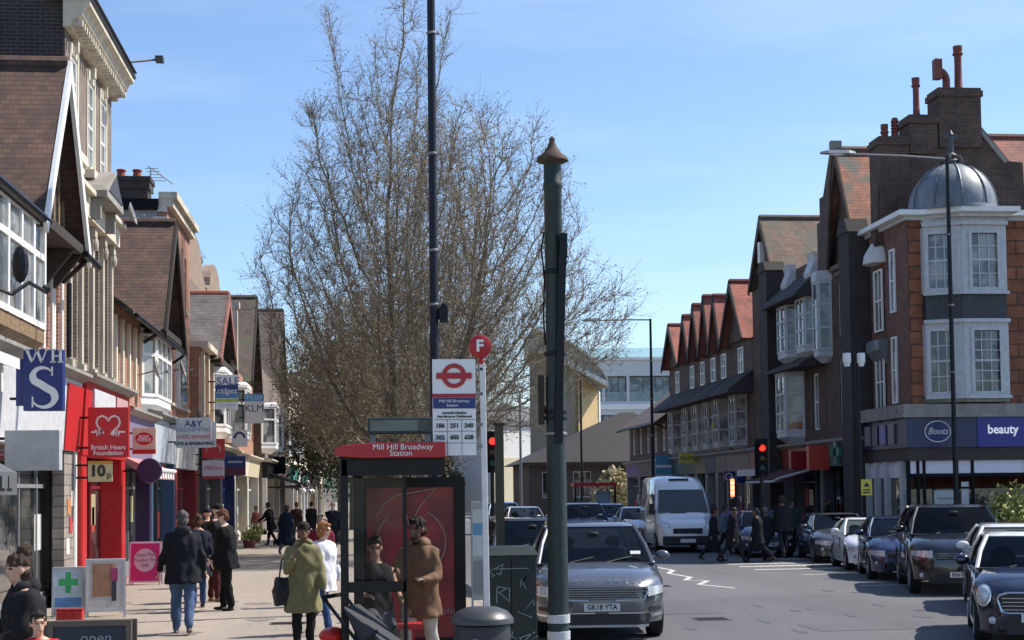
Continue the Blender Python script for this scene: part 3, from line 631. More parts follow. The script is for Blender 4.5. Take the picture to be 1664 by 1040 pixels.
# ---- taller brown block with shaped gables behind it
b = LB('shaped_gable_building', 'tall sunlit brown building with curved parapet gables rising behind the grey tiled slope', 62.0, -7.3)
wall(b, 17, 9, 11.4, rb4, [(3, 3.9, 9.2, 11), (6, 6.9, 9.2, 11), (10, 10.9, 9.2, 11), (13, 13.9, 9.2, 11)])
for x in (3, 6, 10, 13): window(b, x, x + .9, 9.2, 11, 2, 3, .07, glass=winglass_l)
for x0 in (.2, 8.8):
    s = MB(); pr = [(x0, 11.42)] + [(x0 + 1.2 + 0*i, 11.42 + .3*i) for i in range(1, 3)]
    pr = [(x0, 11.42), (x0, 12.0), (x0 + .9, 12.2)] + [(x0 + 4 + 2.6*cos(R_(180 - 18*i)), 12.3 + 1.35*sin(R_(18*i))) for i in range(11)] + [(x0 + 7.1, 12.2), (x0 + 8, 12.0), (x0 + 8, 11.42)]
    s.prism(pr, 'y', 0.0, .45); part('shaped_gable', s, brickmat('tan_brick', (.3, .2, .13), (.24, .16, .11), (.3, .25, .2)), b)
chimney(b, .5, .8, 11.42, 13.6, .7, 1.0, dgreyb, 2, dterra, .4); chimney(b, 8.6, .8, 11.42, 13.3, .6, 1.0, dgreyb, 1, dterra, .4)
# ---- the next houses, one after another
def row_house(label, Y0, X, W, H, wm, gx, zr, tm, nb, fas, seed, name='shop_house', ghalf=3.2, barge=None, wm2=None, txt=None):
    b = LB(name, label, Y0, X); rnd = random.Random(seed); hol = []
    n = int(W // 2.1)
    for i in range(n):
        c = (i + .5) * W / n; hol.append((c - .45, c + .45, 4.8, 6.5))
        if H > 9: hol.append((c - .45, c + .45, 7.8, 9.3))
    bays = hol[:: max(1, (3 if H <= 9 else 6))][:nb]
    keep = [h for h in hol if not any(abs(h[0] - q[0]) < 2.2 and h[2] < 7 for q in bays)]
    wall(b, W - .02, 9, H, wm, keep)
    for h in keep: window(b, *h, 2, 2, .06, mat=rnd.choice([white, offwhite, cream]), glass=winglass_l)
    for h in bays: bay(b, h[0] - 1.1, h[1] + 1.1, 4.7, 6.6, .7, .5, nz=2, nf=2, glass=winglass_l)
    if gx is not None:
        gable_roof(b, gx - ghalf, gx + ghalf, H, zr, -.4, 8.5, tm, barge or timber, wm2 or timber, ov=.2)
    else: cornice(b, 0, W - .02, H, .35, .4, stone)
    k = max(1, int(round(W / 6.5)))
    for i in range(k):
        fc = fas[i % len(fas)]; shop(b, i*W/k + .02, (i+1)*W/k - .02, 3.0, 3.8, fc, rnd.choice([offwhite, cream, dgrey, stone]), rnd.choice([dgrey, mgrey, offwhite]), door=rnd.choice([.2, .5, .8]), pw=.35, txt=None)
    return b
b = row_house('narrow house with dark tiled gable and white upper window, past the grey tiled slope', 62, -5.5, 14, 7.6, rb1, 10.5, 11.6, tileD, 1, [cream, M('cream_fascia', (.55, .48, .33)), black], 3)
chimney(b, 4, 3, 7.6, 10.5, 1, 1.6, rb2, 3)
s = MB(); s.cyl((6.5, 2, 8), (6.5, 2, 13.4), .045, n=6); s.cyl((4.6, 2, 13.3), (8.6, 2, 13.35), .03, n=5)
for i in range(8): s.cyl((4.8 + i*.5, 1.75, 13.33), (4.8 + i*.5, 2.25, 13.33), .012, n=4)
part('aerial', s, mgrey, b)
row_house('tall house with mossy dark roof and white bay, half hidden by the bare trees', 76, -5.1, 18, 8.6, rb4, 13, 13.0, tileD, 2, [black, dgrey, M('brown_fascia', (.1, .06, .04))], 5, ghalf=4)
row_house('cream and brown building behind the bare trees with green shop sign', 94, -4.6, 30, 9.5, cream, None, 0, None, 1, [M('sea_green_fascia', (.08, .3, .24)), white, M('teal', (.06, .2, .2))], 8)
row_house('farthest left hand building seen only through the trees', 124, -4.0, 60, 10.5, rb4, None, 0, None, 1, [dgrey, cream], 9)
# ================================================================== right side of the street
XR = 17.5
def RB(name, label, Yfar, X=XR): return thing(name, label, 'building', (X, Yfar, 0), -pi/2)
# ---- corner building with the blue shop sign: front faces the side road (towards the camera)
b = thing('corner_building', 'banded red brick corner building with lead dome and white bay windows', 'building', (XR, 45.67, 0), 0)
cy = 45.67
def lx(px, py=500, Y=45.67): p = at(px, py, Y); return p.x - XR
def lz(px, py, Y=45.67): return at(px, py, Y).z
W = 13.0
wall(b, W, 3.45, 10.75, bandb, [], rev=.1, flat=True, zb=3.4)
# street side, same building: windows on the flank are built in a turned frame
sd_ = Matrix.Rotation(-pi/2, 4, 'Z') @ Matrix.Translation((-3.6, 0, 0))
def side(o): 
    o.matrix_basis = Matrix.Rotation(-pi/2, 4, 'Z') @ Matrix.Translation((-3.5, 0, 0)); return o
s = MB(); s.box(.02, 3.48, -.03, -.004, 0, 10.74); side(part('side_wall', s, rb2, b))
side(window(b, 2.0, 2.45, 7.9, 10.0, 1, 2, -.1)); side(window(b, 2.0, 2.45, 4.9, 7.1, 1, 2, -.1))
side(window(b, .55, 1.35, 7.4, 9.5, 2, 2, -.14)); side(window(b, .55, 1.35, 4.7, 6.7, 2, 2, -.14))
s = MB(); s.lathe([(.02, 10.6), (.3, 10.4), (.55, 10.0), (.6, 9.7)], (.95, 0, 0), 14); side(part('shell_hood', s, offwhite, b, True))
s = MB(); s.box(.3, 1.6, -.35, -.03, 6.75, 7.1); s.prism([(-.03, 6.75), (-.35, 6.75), (-.03, 6.3)], 'x', .3, 1.6); side(part('panel', s, lead, b))
s = MB()
for x in (.1, 1.5, 2.7): s.box(x, x + .45, -.4, -.03, 4.3, 4.65); s.prism([(-.03, 3.9), (-.2, 3.9), (-.4, 4.3), (-.03, 4.3)], 'x', x + .05, x + .4)
side(part('console_bracket', s, dstone, b))
# white bay on the front, two storeys under the dome
bx0, bx1 = lx(1498), lx(1622); PJ = .7; bm_ = bx0 + (bx1 - bx0) * .42
plan = [(bx0, -.0), (bx0 + .02, -.22), (bm_, -PJ), (bx1, -PJ), (bx1, 0)]
for (z0, z1, tag_) in ((lz(1560, 478), lz(1560, 372), 0), (lz(1560, 645), lz(1560, 528), 1)):
    def seg(a, bb, c0, c1, nx, nz):
        a = Vector((*a, 0)); bb = Vector((*bb, 0)); d = bb - a; ln = d.length; T = Matrix.Translation(a) @ Matrix.Rotation(atan2(d.y, d.x), 4, 'Z')
        m = MB(); m.box(0, c0, -.02, .1, z0, z1, T); m.box(c1, ln, -.02, .1, z0, z1, T); m.box(c0, c1, -.02, .1, z0, z0 + .14, T); m.box(c0, c1, -.02, .1, z1 - .22, z1, T)
        m.box(c0 - .05, c0 + .05, -.06, -.02, z0 + .1, z1 - .15, T); m.box(c1 - .05, c1 + .05, -.06, -.02, z0 + .1, z1 - .15, T); m.box(c0 + .05, c1 - .05, -.06, -.02, z1 - .25, z1 - .15, T)
        m.box(-.04, ln + .04, -.12, .0, z0 - .09, z0 - .002, T); m.box(-.04, ln + .04, -.12, .0, z1 + .002, z1 + .12, T)
        for i in range(1, nx): c = c0 + (c1 - c0) * i / nx; m.box(c - .017, c + .017, .02, .06, z0 + .14, z1 - .22, T)
        for j in range(1, nz): c = z0 + .14 + (z1 - z0 - .36) * j / nz; q = .035 if j == nz//2 else .017; m.box(c0, c1, .015, .065, c - q, c + q, T)
        w_ = part('bay_window', m, greywhite, b); g = MB(); g.box(c0, c1, .055, .075, z0 + .14, z1 - .22, T); part('pane', g, winglass_l if tag_ == 0 else winglass, w_)
    seg(plan[1], plan[2], .1, .9, 3, 4); seg(plan[2], plan[3], .28, 1.22, 3, 4 if tag_ == 0 else 6)
    s = MB(); s.box(bx1 - .06, bx1, -PJ + .1, 0, z0, z1); part('bay_cheek', s, greywhite, b); s = MB(); s.box(bx0, bx0 + .05, -.2, 0, z0, z1); part('bay_cheek', s, greywhite, b)
s = MB(); s.loft([[(p[0] + (.03 if i < 3 else -.03), p[1] * .96, z) for i, p in enumerate(plan)] for z in (lz(1560, 526), lz(1560, 480))]); part('lead_apron', s, M('dark_lead', (.035, .038, .045), .5, var=.3), b)
s = MB(); s.loft([[(p[0], p[1] * .96, z) for i, p in enumerate(plan)] for z in (lz(1560, 655), lz(1560, 647))]); part('bay_base', s, dstone, b)
s = MB(); s.loft([[(p[0], p[1], z) for i, p in enumerate(plan)] for z in (lz(1560, 371) + .12, 10.75)]); part('bay_head', s, greywhite, b)
# eaves cornice wrapping round
def corn_ring(z, h, pr, name, mat):
    s = MB(); e = pr
    o = [(-e, 3.6), (-e, -e), (bx0 - e*.3, -e), (bm_ - .1, -PJ - e), (bx1 + e*.8, -PJ - e), (bx1 + e*.8, -e), (W, -e), (W, .05), (-.0, .05), (0, 3.6)]
    s.loft([[(p[0], p[1], zz_) for p in o] for zz_ in (z, z + h)]); return part(name, s, mat, b)
corn_ring(10.72, .12, .18, 'cornice', greywhite); corn_ring(10.843, .16, .42, 'cornice', white)
s = MB(); s.box(-.3, W, -.25, 4, 11.005, 11.06); part('lead_flat', s, lead, b)
# dome, seams and finial
dc = (lx(1557), .25); dr = (lx(1625) - lx(1490)) / 2
s = MB(); s.lathe([(dr * 1.04, 11.0), (dr * 1.02, 11.12)] + [(dr * cos(R_(a)), 11.12 + 1.5 * sin(R_(a))) for a in range(0, 88, 8)], (dc[0], dc[1], 0), 28); do = part('dome', s, lead, b, True)
s = MB()
for k in range(10):
    a = 2*pi*k/10 + .15; pts = [Vector((dc[0] + dr*1.012*cos(R_(t))*cos(a), dc[1] + dr*1.012*cos(R_(t))*sin(a), 11.12 + 1.52*sin(R_(t)))) for t in range(0, 90, 10)]; s.tube(pts, .025, 5)
part('lead_seam', s, lead, do)
s = MB(); s.lathe([(.28, 12.58), (.3, 12.7), (.16, 12.8), (.22, 12.9), (.09, 13.0), (.07, 13.55), (.1, 13.6), (.02, 13.75)], (dc[0], dc[1], 0), 12); s.box(dc[0] - .24, dc[0] + .24, dc[1] - .04, dc[1] + .04, 13.45, 13.6)
for k in range(6): a = k*pi/3; s.ell((dc[0] + .33*cos(a), dc[1] + .33*sin(a), 12.75), (.07, .07, .12), 6, 5)
part('finial', s, dgrey, do)
# gable wall with coping and the three stacks
GY = 2.2; YY = cy + GY
P = lambda px, py: (at(px, py, YY).x - XR, at(px, py, YY).z)
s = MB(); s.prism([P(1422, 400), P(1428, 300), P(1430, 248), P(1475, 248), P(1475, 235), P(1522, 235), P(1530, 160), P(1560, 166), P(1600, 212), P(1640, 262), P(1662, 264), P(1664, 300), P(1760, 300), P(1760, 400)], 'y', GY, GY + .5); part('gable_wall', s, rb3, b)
s = MB(); a = P(1556, 170); c = P(1634, 262); s.prism([(a[0] - .06, a[1]), (c[0] - .06, c[1] - .08), (c[0] + .06, c[1]), (a[0] + .08, a[1] + .04)], 'y', GY - .08, GY + .52); part('coping', s, dstone, b)
s = MB(); 
for (p0, p1, py) in ((1428, 1436, 350), (1448, 1470, 320)): s.box(P(p0, 0)[0], P(p1, 0)[0], GY - .5, GY - .003, 11.1, P(p0, py)[1])
part('stepped_shoulder', s, rb3, b)
def stack(p0, p1, top, bot, d=.9):
    x0, z1 = P(p0, top); x1, _ = P(p1, top); z0 = P(p0, bot)[1]
    s = MB(); s.box(x0 + .06, x1 - .06, GY - .1, GY + d, z0, z1 - .3); s.box(x0 + .0, x1 - .0, GY - .16, GY + d + .06, z1 - .3, z1 - .1); s.box(x0 + .05, x1 - .05, GY - .11, GY + d, z1 - .099, z1)
    return part('chimney_stack', s, rb3, b), z1
c1, z1 = stack(1424, 1478, 222, 400); c2, z2 = stack(1473, 1524, 187, 250); c3, z3 = stack(1520, 1594, 143, 240)
def pot(c, px, z, h, r, kind=0):
    x = P(px, 200)[0]; s = MB()
    if kind == 1: s.tube([(x, GY + .3, z), (x, GY + .3, z + h*.45), (x - .12, GY + .25, z + h*.62), (x - .3, GY + .2, z + h*.7)], r, 10); s.loft([[(x - .32 + q*.05, GY + .2 + r*u*1.1, z + h*.7 + v*r*2.6 + .03) for (u, v) in ((-1, -1), (1, -1), (1, 1), (-1, 1))] for q in (-3, 2)]); s.cyl((x - .34, GY + .2, z + h*.85), (x - .38, GY + .2, z + h*1.15), .07, .02, 6)
    elif kind == 2:
        s.lathe([(r, 0), (r, h*.25)] + [q for i in range(4) for q in ((r*.75, h*(.27 + i*.15)), (r*1.05, h*(.33 + i*.15)), (r*1.05, h*(.38 + i*.15)))] + [(r*.7, h)], (x, GY + .3, z), 12)
    else: s.lathe([(r*1.15, 0), (r*1.15, .1), (r, .14), (r*.9, h*.6), (r*.92, h - .2), (r*1.3, h - .16), (r*1.3, h - .1), (r*1.05, h - .08), (r*1.1, h), (r*.8, h), (r*.8, h - .3)], (x, GY + .3, z), 14); s.cyl((x, GY + .3, z + h - .02), (x, GY + .3, z + h + .14), r*1.15, r*1.2, 12)
    part('chimney_pot', s, dterra, c, True)
pot(c1, 1442, z1, .35, .11); pot(c1, 1459, z1, .72, .13, 2); pot(c2, 1495, z2, 1.22, .115); pot(c3, 1545, z3, .95, .13, 1); pot(c3, 1565, z3, 1.4, .135)
# tiled roofs behind
s = MB(); x0 = P(1560, 0)[0]; zr = at(1630, 222, cy + 5).z; s.prism([(GY + .5, 10.9), (5, zr), (5.15, zr), (8.2, 10.8)], 'x', x0 + .9, W); part('roof', s, tileRx, b)
s = MB(); s.cyl((x0 + .9, 5.05, zr), (W, 5.05, zr), .12, n=8); part('ridge_tiles', s, dterra, b)
s = MB(); s.box(0.1, x0 + .9, GY + .5, 3.4, 10.8, 12.2); part('roof_block', s, rb3, b)
# shop front of the corner building
FZ0, FZ1 = lz(1560, 727), lz(1560, 679)
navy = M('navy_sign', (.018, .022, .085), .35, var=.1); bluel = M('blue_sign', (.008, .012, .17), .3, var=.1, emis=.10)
s = MB(); s.box(-.34, W, -.42, -.0, FZ0 - .42, FZ0 - .003); s.box(-.34, 0, 0, 3.5, FZ0 - .42, FZ0 - .003); part('soffit', s, M('dark_brown_board', (.035, .024, .02), .6), b)
s = MB(); s.box(-.4, lx(1572), -.5, -.0, FZ0, FZ1); s.box(-.4, 0, 0, 3.5, FZ0, FZ1); fa = part('fascia', s, navy, b)
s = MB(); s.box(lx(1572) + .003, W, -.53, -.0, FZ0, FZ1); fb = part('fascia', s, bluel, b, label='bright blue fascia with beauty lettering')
s = MB(); s.box(-.55, W, -.65, -.0, FZ1 + .003, FZ1 + .12); s.box(-.5, W, -.6, -.0, FZ1 + .12, FZ1 + .42); s.box(-.55, 0, 0, 3.5, FZ1 + .003, FZ1 + .42); part('fascia_cornice', s, dstone, b)
lw = M('lit_white', (.8, .82, .85), .4, var=0, emis=.25)
cx, cz = lx(1513, 702), lz(1525, 702)
s = MB(); s.prism(arc(cx, cz, .4, .31, 0, 354, 40), 'y', -.53, -.5); lo_ = part('logo_oval', s, blue, fa)
s = MB(); stroke(s, arc(cx, cz, .42, .33, 0, 360, 40), .035, -.55, -.53); part('logo_ring', s, greywhite, fa)
text(fa, 'Boots', .29, (cx, -.54, cz), greywhite, shear=.35, sx=.95, bold=.004)
text(fb, 'beauty', .40, (lx(1618, 699), -.54, lz(1618, 699)), lw, bold=.008, sx=.95)
text(fb, 'health', .40, (lx(1760), -.54, lz(1618, 699)), lw, bold=.008, sx=.95)
for i, (x, c_) in enumerate(((.25, mgrey), (1.0, navy), (1.7, M('pale_violet', (.25, .22, .4))), (2.5, mgrey))):
    s = MB(); s.box(x, x + .5, -.46, -.41, FZ0 + .15, FZ1 - .15); side(part('side_sign', s, c_, b))
lil = M('frosted_lilac', (.7, .68, .78), .35, var=.05)
za, zb, zc, zd = lz(1560, 743), lz(1560, 769), lz(1560, 775), lz(1560, 791)
cols = [lx(x_, 780) for x_ in (1486, 1496, 1549, 1574, 1661, 1760)] + [W - .3]
s = MB()
for c_ in [-.28] + cols: s.box(c_ - .045, c_ + .045, -.34, -.26, 0, za)
s.box(-.28, W, -.33, -.27, za - .002, za + .1); s.box(-.28, W, -.35, -.25, zb + .0, zc + .0); s.box(-.28, W, -.35, -.25, zd - .06, zd + .0); s.box(-.28, W, -.35, -.25, 0, .4)
wf = part('shop_window', s, blackmat, b)
s = MB(); s.box(-.25, W - .1, -.3, -.29, zc, za); part('frosted_pane', s, lil, wf)
s = MB(); s.box(-.25, W - .1, -.3, -.29, .4, zd); part('pane', s, shopglass, wf)
s = MB(); s.box(lx(1512, 800), lx(1547, 800), -.315, -.303, 1.0, lz(1520, 797)); pn = part('notice', s, M('pale_green_notice', (.42, .47, .45), .5), wf)
for i in range(3): s = MB(); s.box(lx(1516, 800), lx(1543, 800), -.32, -.317, 1.75 - i*.22, 1.8 - i*.22); part('notice_line', s, mgrey, wf)
s = MB(); s.box(lx(1556, 800), lx(1568, 800), -.315, -.303, .6, 2.3); part('poster', s, greywhite, wf)
s = MB()
for x in (.1, .95, 1.9, 3.3): s.box(x - .07, x + .07, -.38, -.2, 0, FZ0 - .42)
side(part('column', s, greywhite, b))
s = MB(); s.box(.1, 3.3, -.2, -.1, .4, FZ0 - .42); side(part('side_glazing', s, shopglass, b))
s = MB(); s.box(.1, 3.3, -.24, -.21, zc, za); side(part('side_frosted_pane', s, lil, b))
# ---- gabled house next to it
triple = lambda root, x0, z0, z1, n=3, wv=.5, gap=.16, **k: [window(root, x0 + i*(wv + gap), x0 + i*(wv + gap) + wv, z0, z1, 1, 2, .05, **k) for i in range(n)]
def trih(x0, z0, z1, n=3, wv=.5, gap=.16): return [(x0 + i*(wv + gap), x0 + i*(wv + gap) + wv, z0, z1) for i in range(n)]
b = RB('gabled_building', 'dark brick building with tall mottled orange roof next to the domed corner', 54.4)
hs = trih(1.6, 7.7, 9.7) + trih(1.6, 4.5, 6.9)
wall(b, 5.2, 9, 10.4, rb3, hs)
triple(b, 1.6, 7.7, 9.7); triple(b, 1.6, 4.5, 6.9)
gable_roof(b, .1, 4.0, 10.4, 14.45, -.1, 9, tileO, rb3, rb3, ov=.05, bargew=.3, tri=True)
s = MB(); s.prism([(0, 10.3), (.0, 12.2), (.35, 12.2), (.35, 13.1), (.8, 13.1), (1.9, 14.9), (2.1, 14.9), (1.6, 13.4), (1.0, 10.3)], 'y', -.22, -.12); part('shouldered_gable', s, rb3, b)
s = MB(); s.box(1.9, 2.15, -.3, .1, 14.5, 14.9); part('kneeler', s, dstone, b)
s = MB(); s.box(4.05, 5.15, -.75, -.0, 0, 11.0); s.prism([(4.0, 11.0), (5.2, 11.0), (4.9, 11.5), (4.3, 11.5)], 'y', -.8, 0); part('brick_pier', s, dgreyb, b)
s = MB(); s.box(1.4, 3.6, -.08, .0, 9.95, 10.1); s.box(0, 4.0, -.1, 0, 10.2, 10.38); part('string_course', s, M('brown_stone', (.13, .1, .075), .8), b)
bay(b, .0, .9, 7.3, 9.9, .5, .15, mat=greywhite, nz=3, nf=1, head=.4)
def shaderow(b, W, n, fms, seed, signs=None):
    rnd = random.Random(seed)
    for i in range(n):
        shop(b, i*W/n + .02, (i+1)*W/n - .02, 2.95, 3.75, fms[i % len(fms)], rnd.choice([dgrey, mgrey, dstone]), rnd.choice([dgrey, mgrey, blackmat]), door=rnd.choice([.2, .5, .8]), pw=.22, cornm=dstone, nbars=1)
shaderow(b, 5.2, 1, [M('grey_green_fascia', (.13, .18, .17))], 1)
gx_ = M('chemist_green', (.04, .16, .12), .4, emis=.02)
s = MB(); s.box(2.2, 2.5, -.5, -.35, 3.0, 3.9); s.box(1.9, 2.8, -.5, -.36, 3.3, 3.6); part('chemist_cross', s, gx_, b)
# ---- second gabled house
b = RB('gabled_building', 'dark brick building with brown mossy roof above the red shop signs', 64.75)
hs = trih(1.1, 7.4, 9.5) + trih(1.1, 4.3, 6.6) + [(8.6, 9.4, 4.4, 6.6)]
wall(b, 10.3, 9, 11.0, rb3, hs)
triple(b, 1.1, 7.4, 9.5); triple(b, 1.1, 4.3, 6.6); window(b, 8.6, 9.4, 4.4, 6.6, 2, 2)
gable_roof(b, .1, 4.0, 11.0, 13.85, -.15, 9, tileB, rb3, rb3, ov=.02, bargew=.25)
s = MB(); s.box(1.85, 2.2, -.22, -.02, 12.0, 12.9); part('gable_slit_window', s, white, b)
s = MB(); s.box(4.1, 5.2, -.8, 0, 0, 11.2); s.prism([(4.0, 11.2), (5.3, 11.2), (5.0, 11.6), (4.3, 11.6)], 'y', -.86, 0); part('brick_pier', s, dgreyb, b)
s = MB(); s.prism([(-.02, 10.6), (-1.1, 9.6), (-1.1, 9.5), (-.02, 9.5)], 'x', 5.3, 10.2); s.prism([(-.02, 7.4), (-1.0, 6.9), (-1.0, 6.8), (-.02, 6.8)], 'x', 5.3, 10.2); part('pent_roof', s, tileDx, b)
bay(b, 5.7, 7.5, 7.6, 9.5, .6, .3, mat=greywhite, nz=3, nf=2, head=.15); bay(b, 8.3, 10.0, 7.6, 9.5, .6, .3, mat=greywhite, nz=3, nf=2, head=.15)
bay(b, 5.7, 7.6, 4.4, 6.7, .7, .3, mat=greywhite, nz=3, nf=2, head=.2)
for x, q in ((6.0, .8), (9.2, .9)): s = MB(); s.prism([(-.0, 9.9), (-.3, 10.0), (-.45, 10.4), (-.25, 10.9), (-.35, 11.2), (0, 11.2)], 'x', x, x + q); part('scroll_gable', s, greywhite, b)
shaderow(b, 10.3, 2, [M('dull_red_fascia', (.14, .02, .02), .45), M('orange_red_fascia', (.25, .05, .035), .45)], 2)
s = MB(); s.prism([(-.4, 2.95), (-1.7, 2.5), (-1.7, 2.38), (-.4, 2.85)], 'x', 5.6, 10.1); part('awning', s, M('maroon_canvas', (.07, .015, .015), .9), b)
s = MB(); s.tube([(10.1, -.4, 2.9), (10.12, -1.2, 2.7), (10.1, -1.8, 2.55), (9.6, -1.9, 2.42), (5.6, -1.9, 2.4)], .05, 6); part('awning_rail', s, greywhite, b)
s = MB(); s.box(1.0, 4.4, -1.1, -.3, 2.8, 2.95); s.box(1.0, 4.4, -1.12, -1.1, 2.7, 2.98); part('canopy', s, greywhite, b)
# ---- the row of little red gables
def gable_pair(label, Yf, W, peaks, zr, seed, fms, halves, name='gabled_terrace_house'):
    b = RB(name, label, Yf); rnd = random.Random(seed)
    hol = []
    for p in peaks: hol.append((p - .45, p + .45, 7.5, 8.7))
    wall(b, W - .02, 9, 9.0, rb3, hol)
    for h in hol: window(b, *h, 2, 2, -.06, glass=winglass_l)
    for p, hf in zip(peaks, halves): gable_roof(b, p - hf, p + hf, 9.0, zr + .22*sin(p*3.7 + seed), -.5, 7.5, tileR, timber, rb3, ov=.08, bargew=.22, ridge=dterra)
    s = MB(); s.prism([(-.02, 7.5), (-1.15, 6.65), (-1.15, 6.5), (-.02, 6.5)], 'x', .1, W - .1); part('pent_roof', s, tileDx, b)
    s = MB(); s.box(.1, W - .1, -.04, -.003, 7.5, 8.99); 
    for p in peaks:
        bay(b, p - .85, p + .85, 4.3, 6.4, .5, .3, mat=M('dull_bay_paint', (.36, .36, .35), .7, var=.25), nz=3, nf=2, head=.1, base=.35, glass=winglass_l)
    n = max(1, len(peaks)); shaderow(b, W, n, fms, seed)
    return b
gable_pair('terrace house with the nearest and largest of the small red gables', 69.0, 4.2, [2.15], 11.75, 4, [M('beige_fascia', (.16, .14, .12))], [1.95])
gable_pair('terrace house with two narrow red gables in the middle of the row', 73.4, 4.4, [1.15, 3.3], 11.6, 5, [M('dim_blue_fascia', (.03, .05, .1)), dgrey], [1.05, 1.05])
gable_pair('terrace house with two red gables toward the far end of the row', 78.2, 4.8, [1.2, 3.6], 11.4, 6, [M('dim_green_fascia', (.05, .08, .06)), M('ochre_fascia', (.16, .13, .07))], [1.15, 1.15])
gable_pair('terrace house with the farthest red gable of the row', 83.0, 4.8, [2.3], 11.1, 7, [M('dim_teal_fascia', (.04, .08, .1))], [1.9])
b = RB('low_shop_house', 'low shop with dark pitched roof at the far end of the right hand row', 96.0)
wall(b, 12.9, 9, 6.5, rb3, [(1 + 2.4*i, 1.9 + 2.4*i, 4.4, 6.0) for i in range(5)])
for i in range(5): window(b, 1 + 2.4*i, 1.9 + 2.4*i, 4.4, 6.0, 2, 2, .05, glass=winglass_l)
ridge_roof(b, 0, 12.9, 0, 8, 6.5, 9.3, tileDx, ov=.8)
shaderow(b, 12.9, 3, [M('violet_fascia', (.12, .08, .2)), dgrey, M('dim_blue_fascia', (.03, .05, .1))], 12)
# ================================================================== closing the view
b = thing('hall', 'low hall with wide dark pitched roof at the end of the street', 'building', (12.6, 112, 0), 0)
wall(b, 13, 12, 4.3, M('brown_stucco', (.07, .055, .045), .8), zb=0, holes=[(1 + 2.4*i, 2.4 + 2.4*i, 1.6, 3.6) for i in range(5)])
for i in range(5): window(b, 1 + 2.4*i, 2.4 + 2.4*i, 1.6, 3.6, 3, 1, .1, mat=greywhite)
s = MB(); s.loft([[(-.8, -1, 4.2), (13.8, -1, 4.2), (13.8, 13, 4.2), (-.8, 13, 4.2)], [(8.2, 5.6, 8.4), (9.2, 5.6, 8.4), (9.2, 6.4, 8.4), (8.2, 6.4, 8.4)]]); part('roof', s, M('dull_slate', (.026, .022, .02), .8, var=.2, scale=1.5), b)
s = MB(); s.box(-.85, 13.85, -1.08, -1, 4.05, 4.3); part('fascia_board', s, timber, b)
b = thing('apartment_block', 'modern white flat roofed block with dark glazing and balconies behind the hall', 'building', tuple(at(935, 800, 165).xy) + (0,), R_(-4))
AW = 17; hs = [(.8, 3.2, 12.1, 15.0), (3.5, 6, 12.1, 15.0), (6.3, 11, 12.1, 15.0), (12.4, 15.8, 12.1, 15.0), (.8, 4.6, 7.6, 10.6), (6.4, 11.0, 7.6, 10.6), (12.4, 15.8, 7.6, 10.6), (.8, 4.6, 3, 6.2), (6.4, 11, 3, 6.2)]
wall(b, AW, 14, 16.8, M('pale_render', (.55, .57, .6), .6, var=.06), hs, rev=.9, zb=0)
for i, h in enumerate(hs): window(b, *h, 3, 1, .8, mat=dgrey, fw=.09, bw=.07, glass=glassmat('tall_glass', (.05, .07, .1), curtain=(.2, .24, .28)))
for h in hs: s = MB(); s.box(h[0], h[1], .02, .06, h[2], h[2] + 1.1); part('glass_balustrade', s, glassmat('balustrade', (.1, .15, .17), curtain=(.16, .22, .24)), b)
s = MB(); s.box(-.3, AW + .3, -.35, .2, 16.81, 17.1); s.box(11.3, 12.0, -.25, -.003, 11.8, 16.8); s.box(-.3, AW, -.25, -.003, 11.2, 11.8); part('slab_edge', s, white, b)
s = MB(); s.box(.0, AW, .4, .44, 17.1, 18.2); part('roof_balustrade', s, clearglass('roof_glass'), b)
b = thing('curved_roof_building', 'ochre brick building with white curved roof edge behind the green stench pipe', 'building', tuple(at(942, 800, 138).xy) + (0,), 0)
bx = at(942, 800, 138).x
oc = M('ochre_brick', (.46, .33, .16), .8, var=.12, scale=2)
T30 = Matrix.Rotation(R_(-30), 4, 'Z')
Q = lambda px, py: (at(px, py, 138).x - bx, at(px, py, 138).z)
z1, z2, z3 = Q(942, 606)[1], Q(985, 636)[1], Q(880, 580)[1]
s = MB(); w_ = 5.2; s.add([(-5, 0, 0), (0, 0, 0), (0, 0, z1), (-5, 0, z3), (-5, .4, 0), (-.001, .4, 0), (-.001, .4, z1), (-5, .4, z3)], [(0,3,2,1),(4,5,6,7),(0,1,5,4),(1,2,6,5),(2,3,7,6),(3,0,4,7)], T30); part('wall', s, M('shaded_wall_brown', (.24, .21, .16), .85, var=.12), b)  # shade of the face turned from the sun is put into this colour
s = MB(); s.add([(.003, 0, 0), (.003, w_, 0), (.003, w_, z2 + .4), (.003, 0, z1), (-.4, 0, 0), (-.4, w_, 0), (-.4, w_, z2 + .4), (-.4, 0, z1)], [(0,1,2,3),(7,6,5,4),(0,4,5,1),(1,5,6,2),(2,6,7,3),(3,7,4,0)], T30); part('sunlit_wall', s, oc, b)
s = MB(); s.box(-.1, .12, w_ + .002, w_ + .3, 0, z2 + .3, T30); part('corner_strip', s, white, b)
up = [(868, 538), (895, 545), (912, 551), (930, 561), (948, 573), (965, 588), (978, 603), (987, 618)]; dn = [(988, 628), (964, 616), (942, 604), (918, 592), (895, 580), (868, 570)]
s = MB(); s.prism([Q(*q) for q in up] + [Q(*q) for q in dn], 'y', .3, 9); part('curved_roof', s, M('roof_pale', (.33, .33, .29), .8, var=.35, scale=3), b)
def band(pts, w1, name):
    s = MB()
    for a, c in zip(pts[:-1], pts[1:]): a = Q(*a); c = Q(*c); s.prism([(a[0], a[1]), (c[0], c[1]), (c[0], c[1] + w1), (a[0], a[1] + w1)], 'y', -.3, 9.3)
    part(name, s, offwhite, b)
band(up, .22, 'roof_edge'); band(dn[::-1], .45, 'soffit_edge')
b = thing('white_building', 'plain white building with small windows between the trees and the green pipe', 'building', tuple(at(797, 800, 150).xy) + (0,), R_(42))
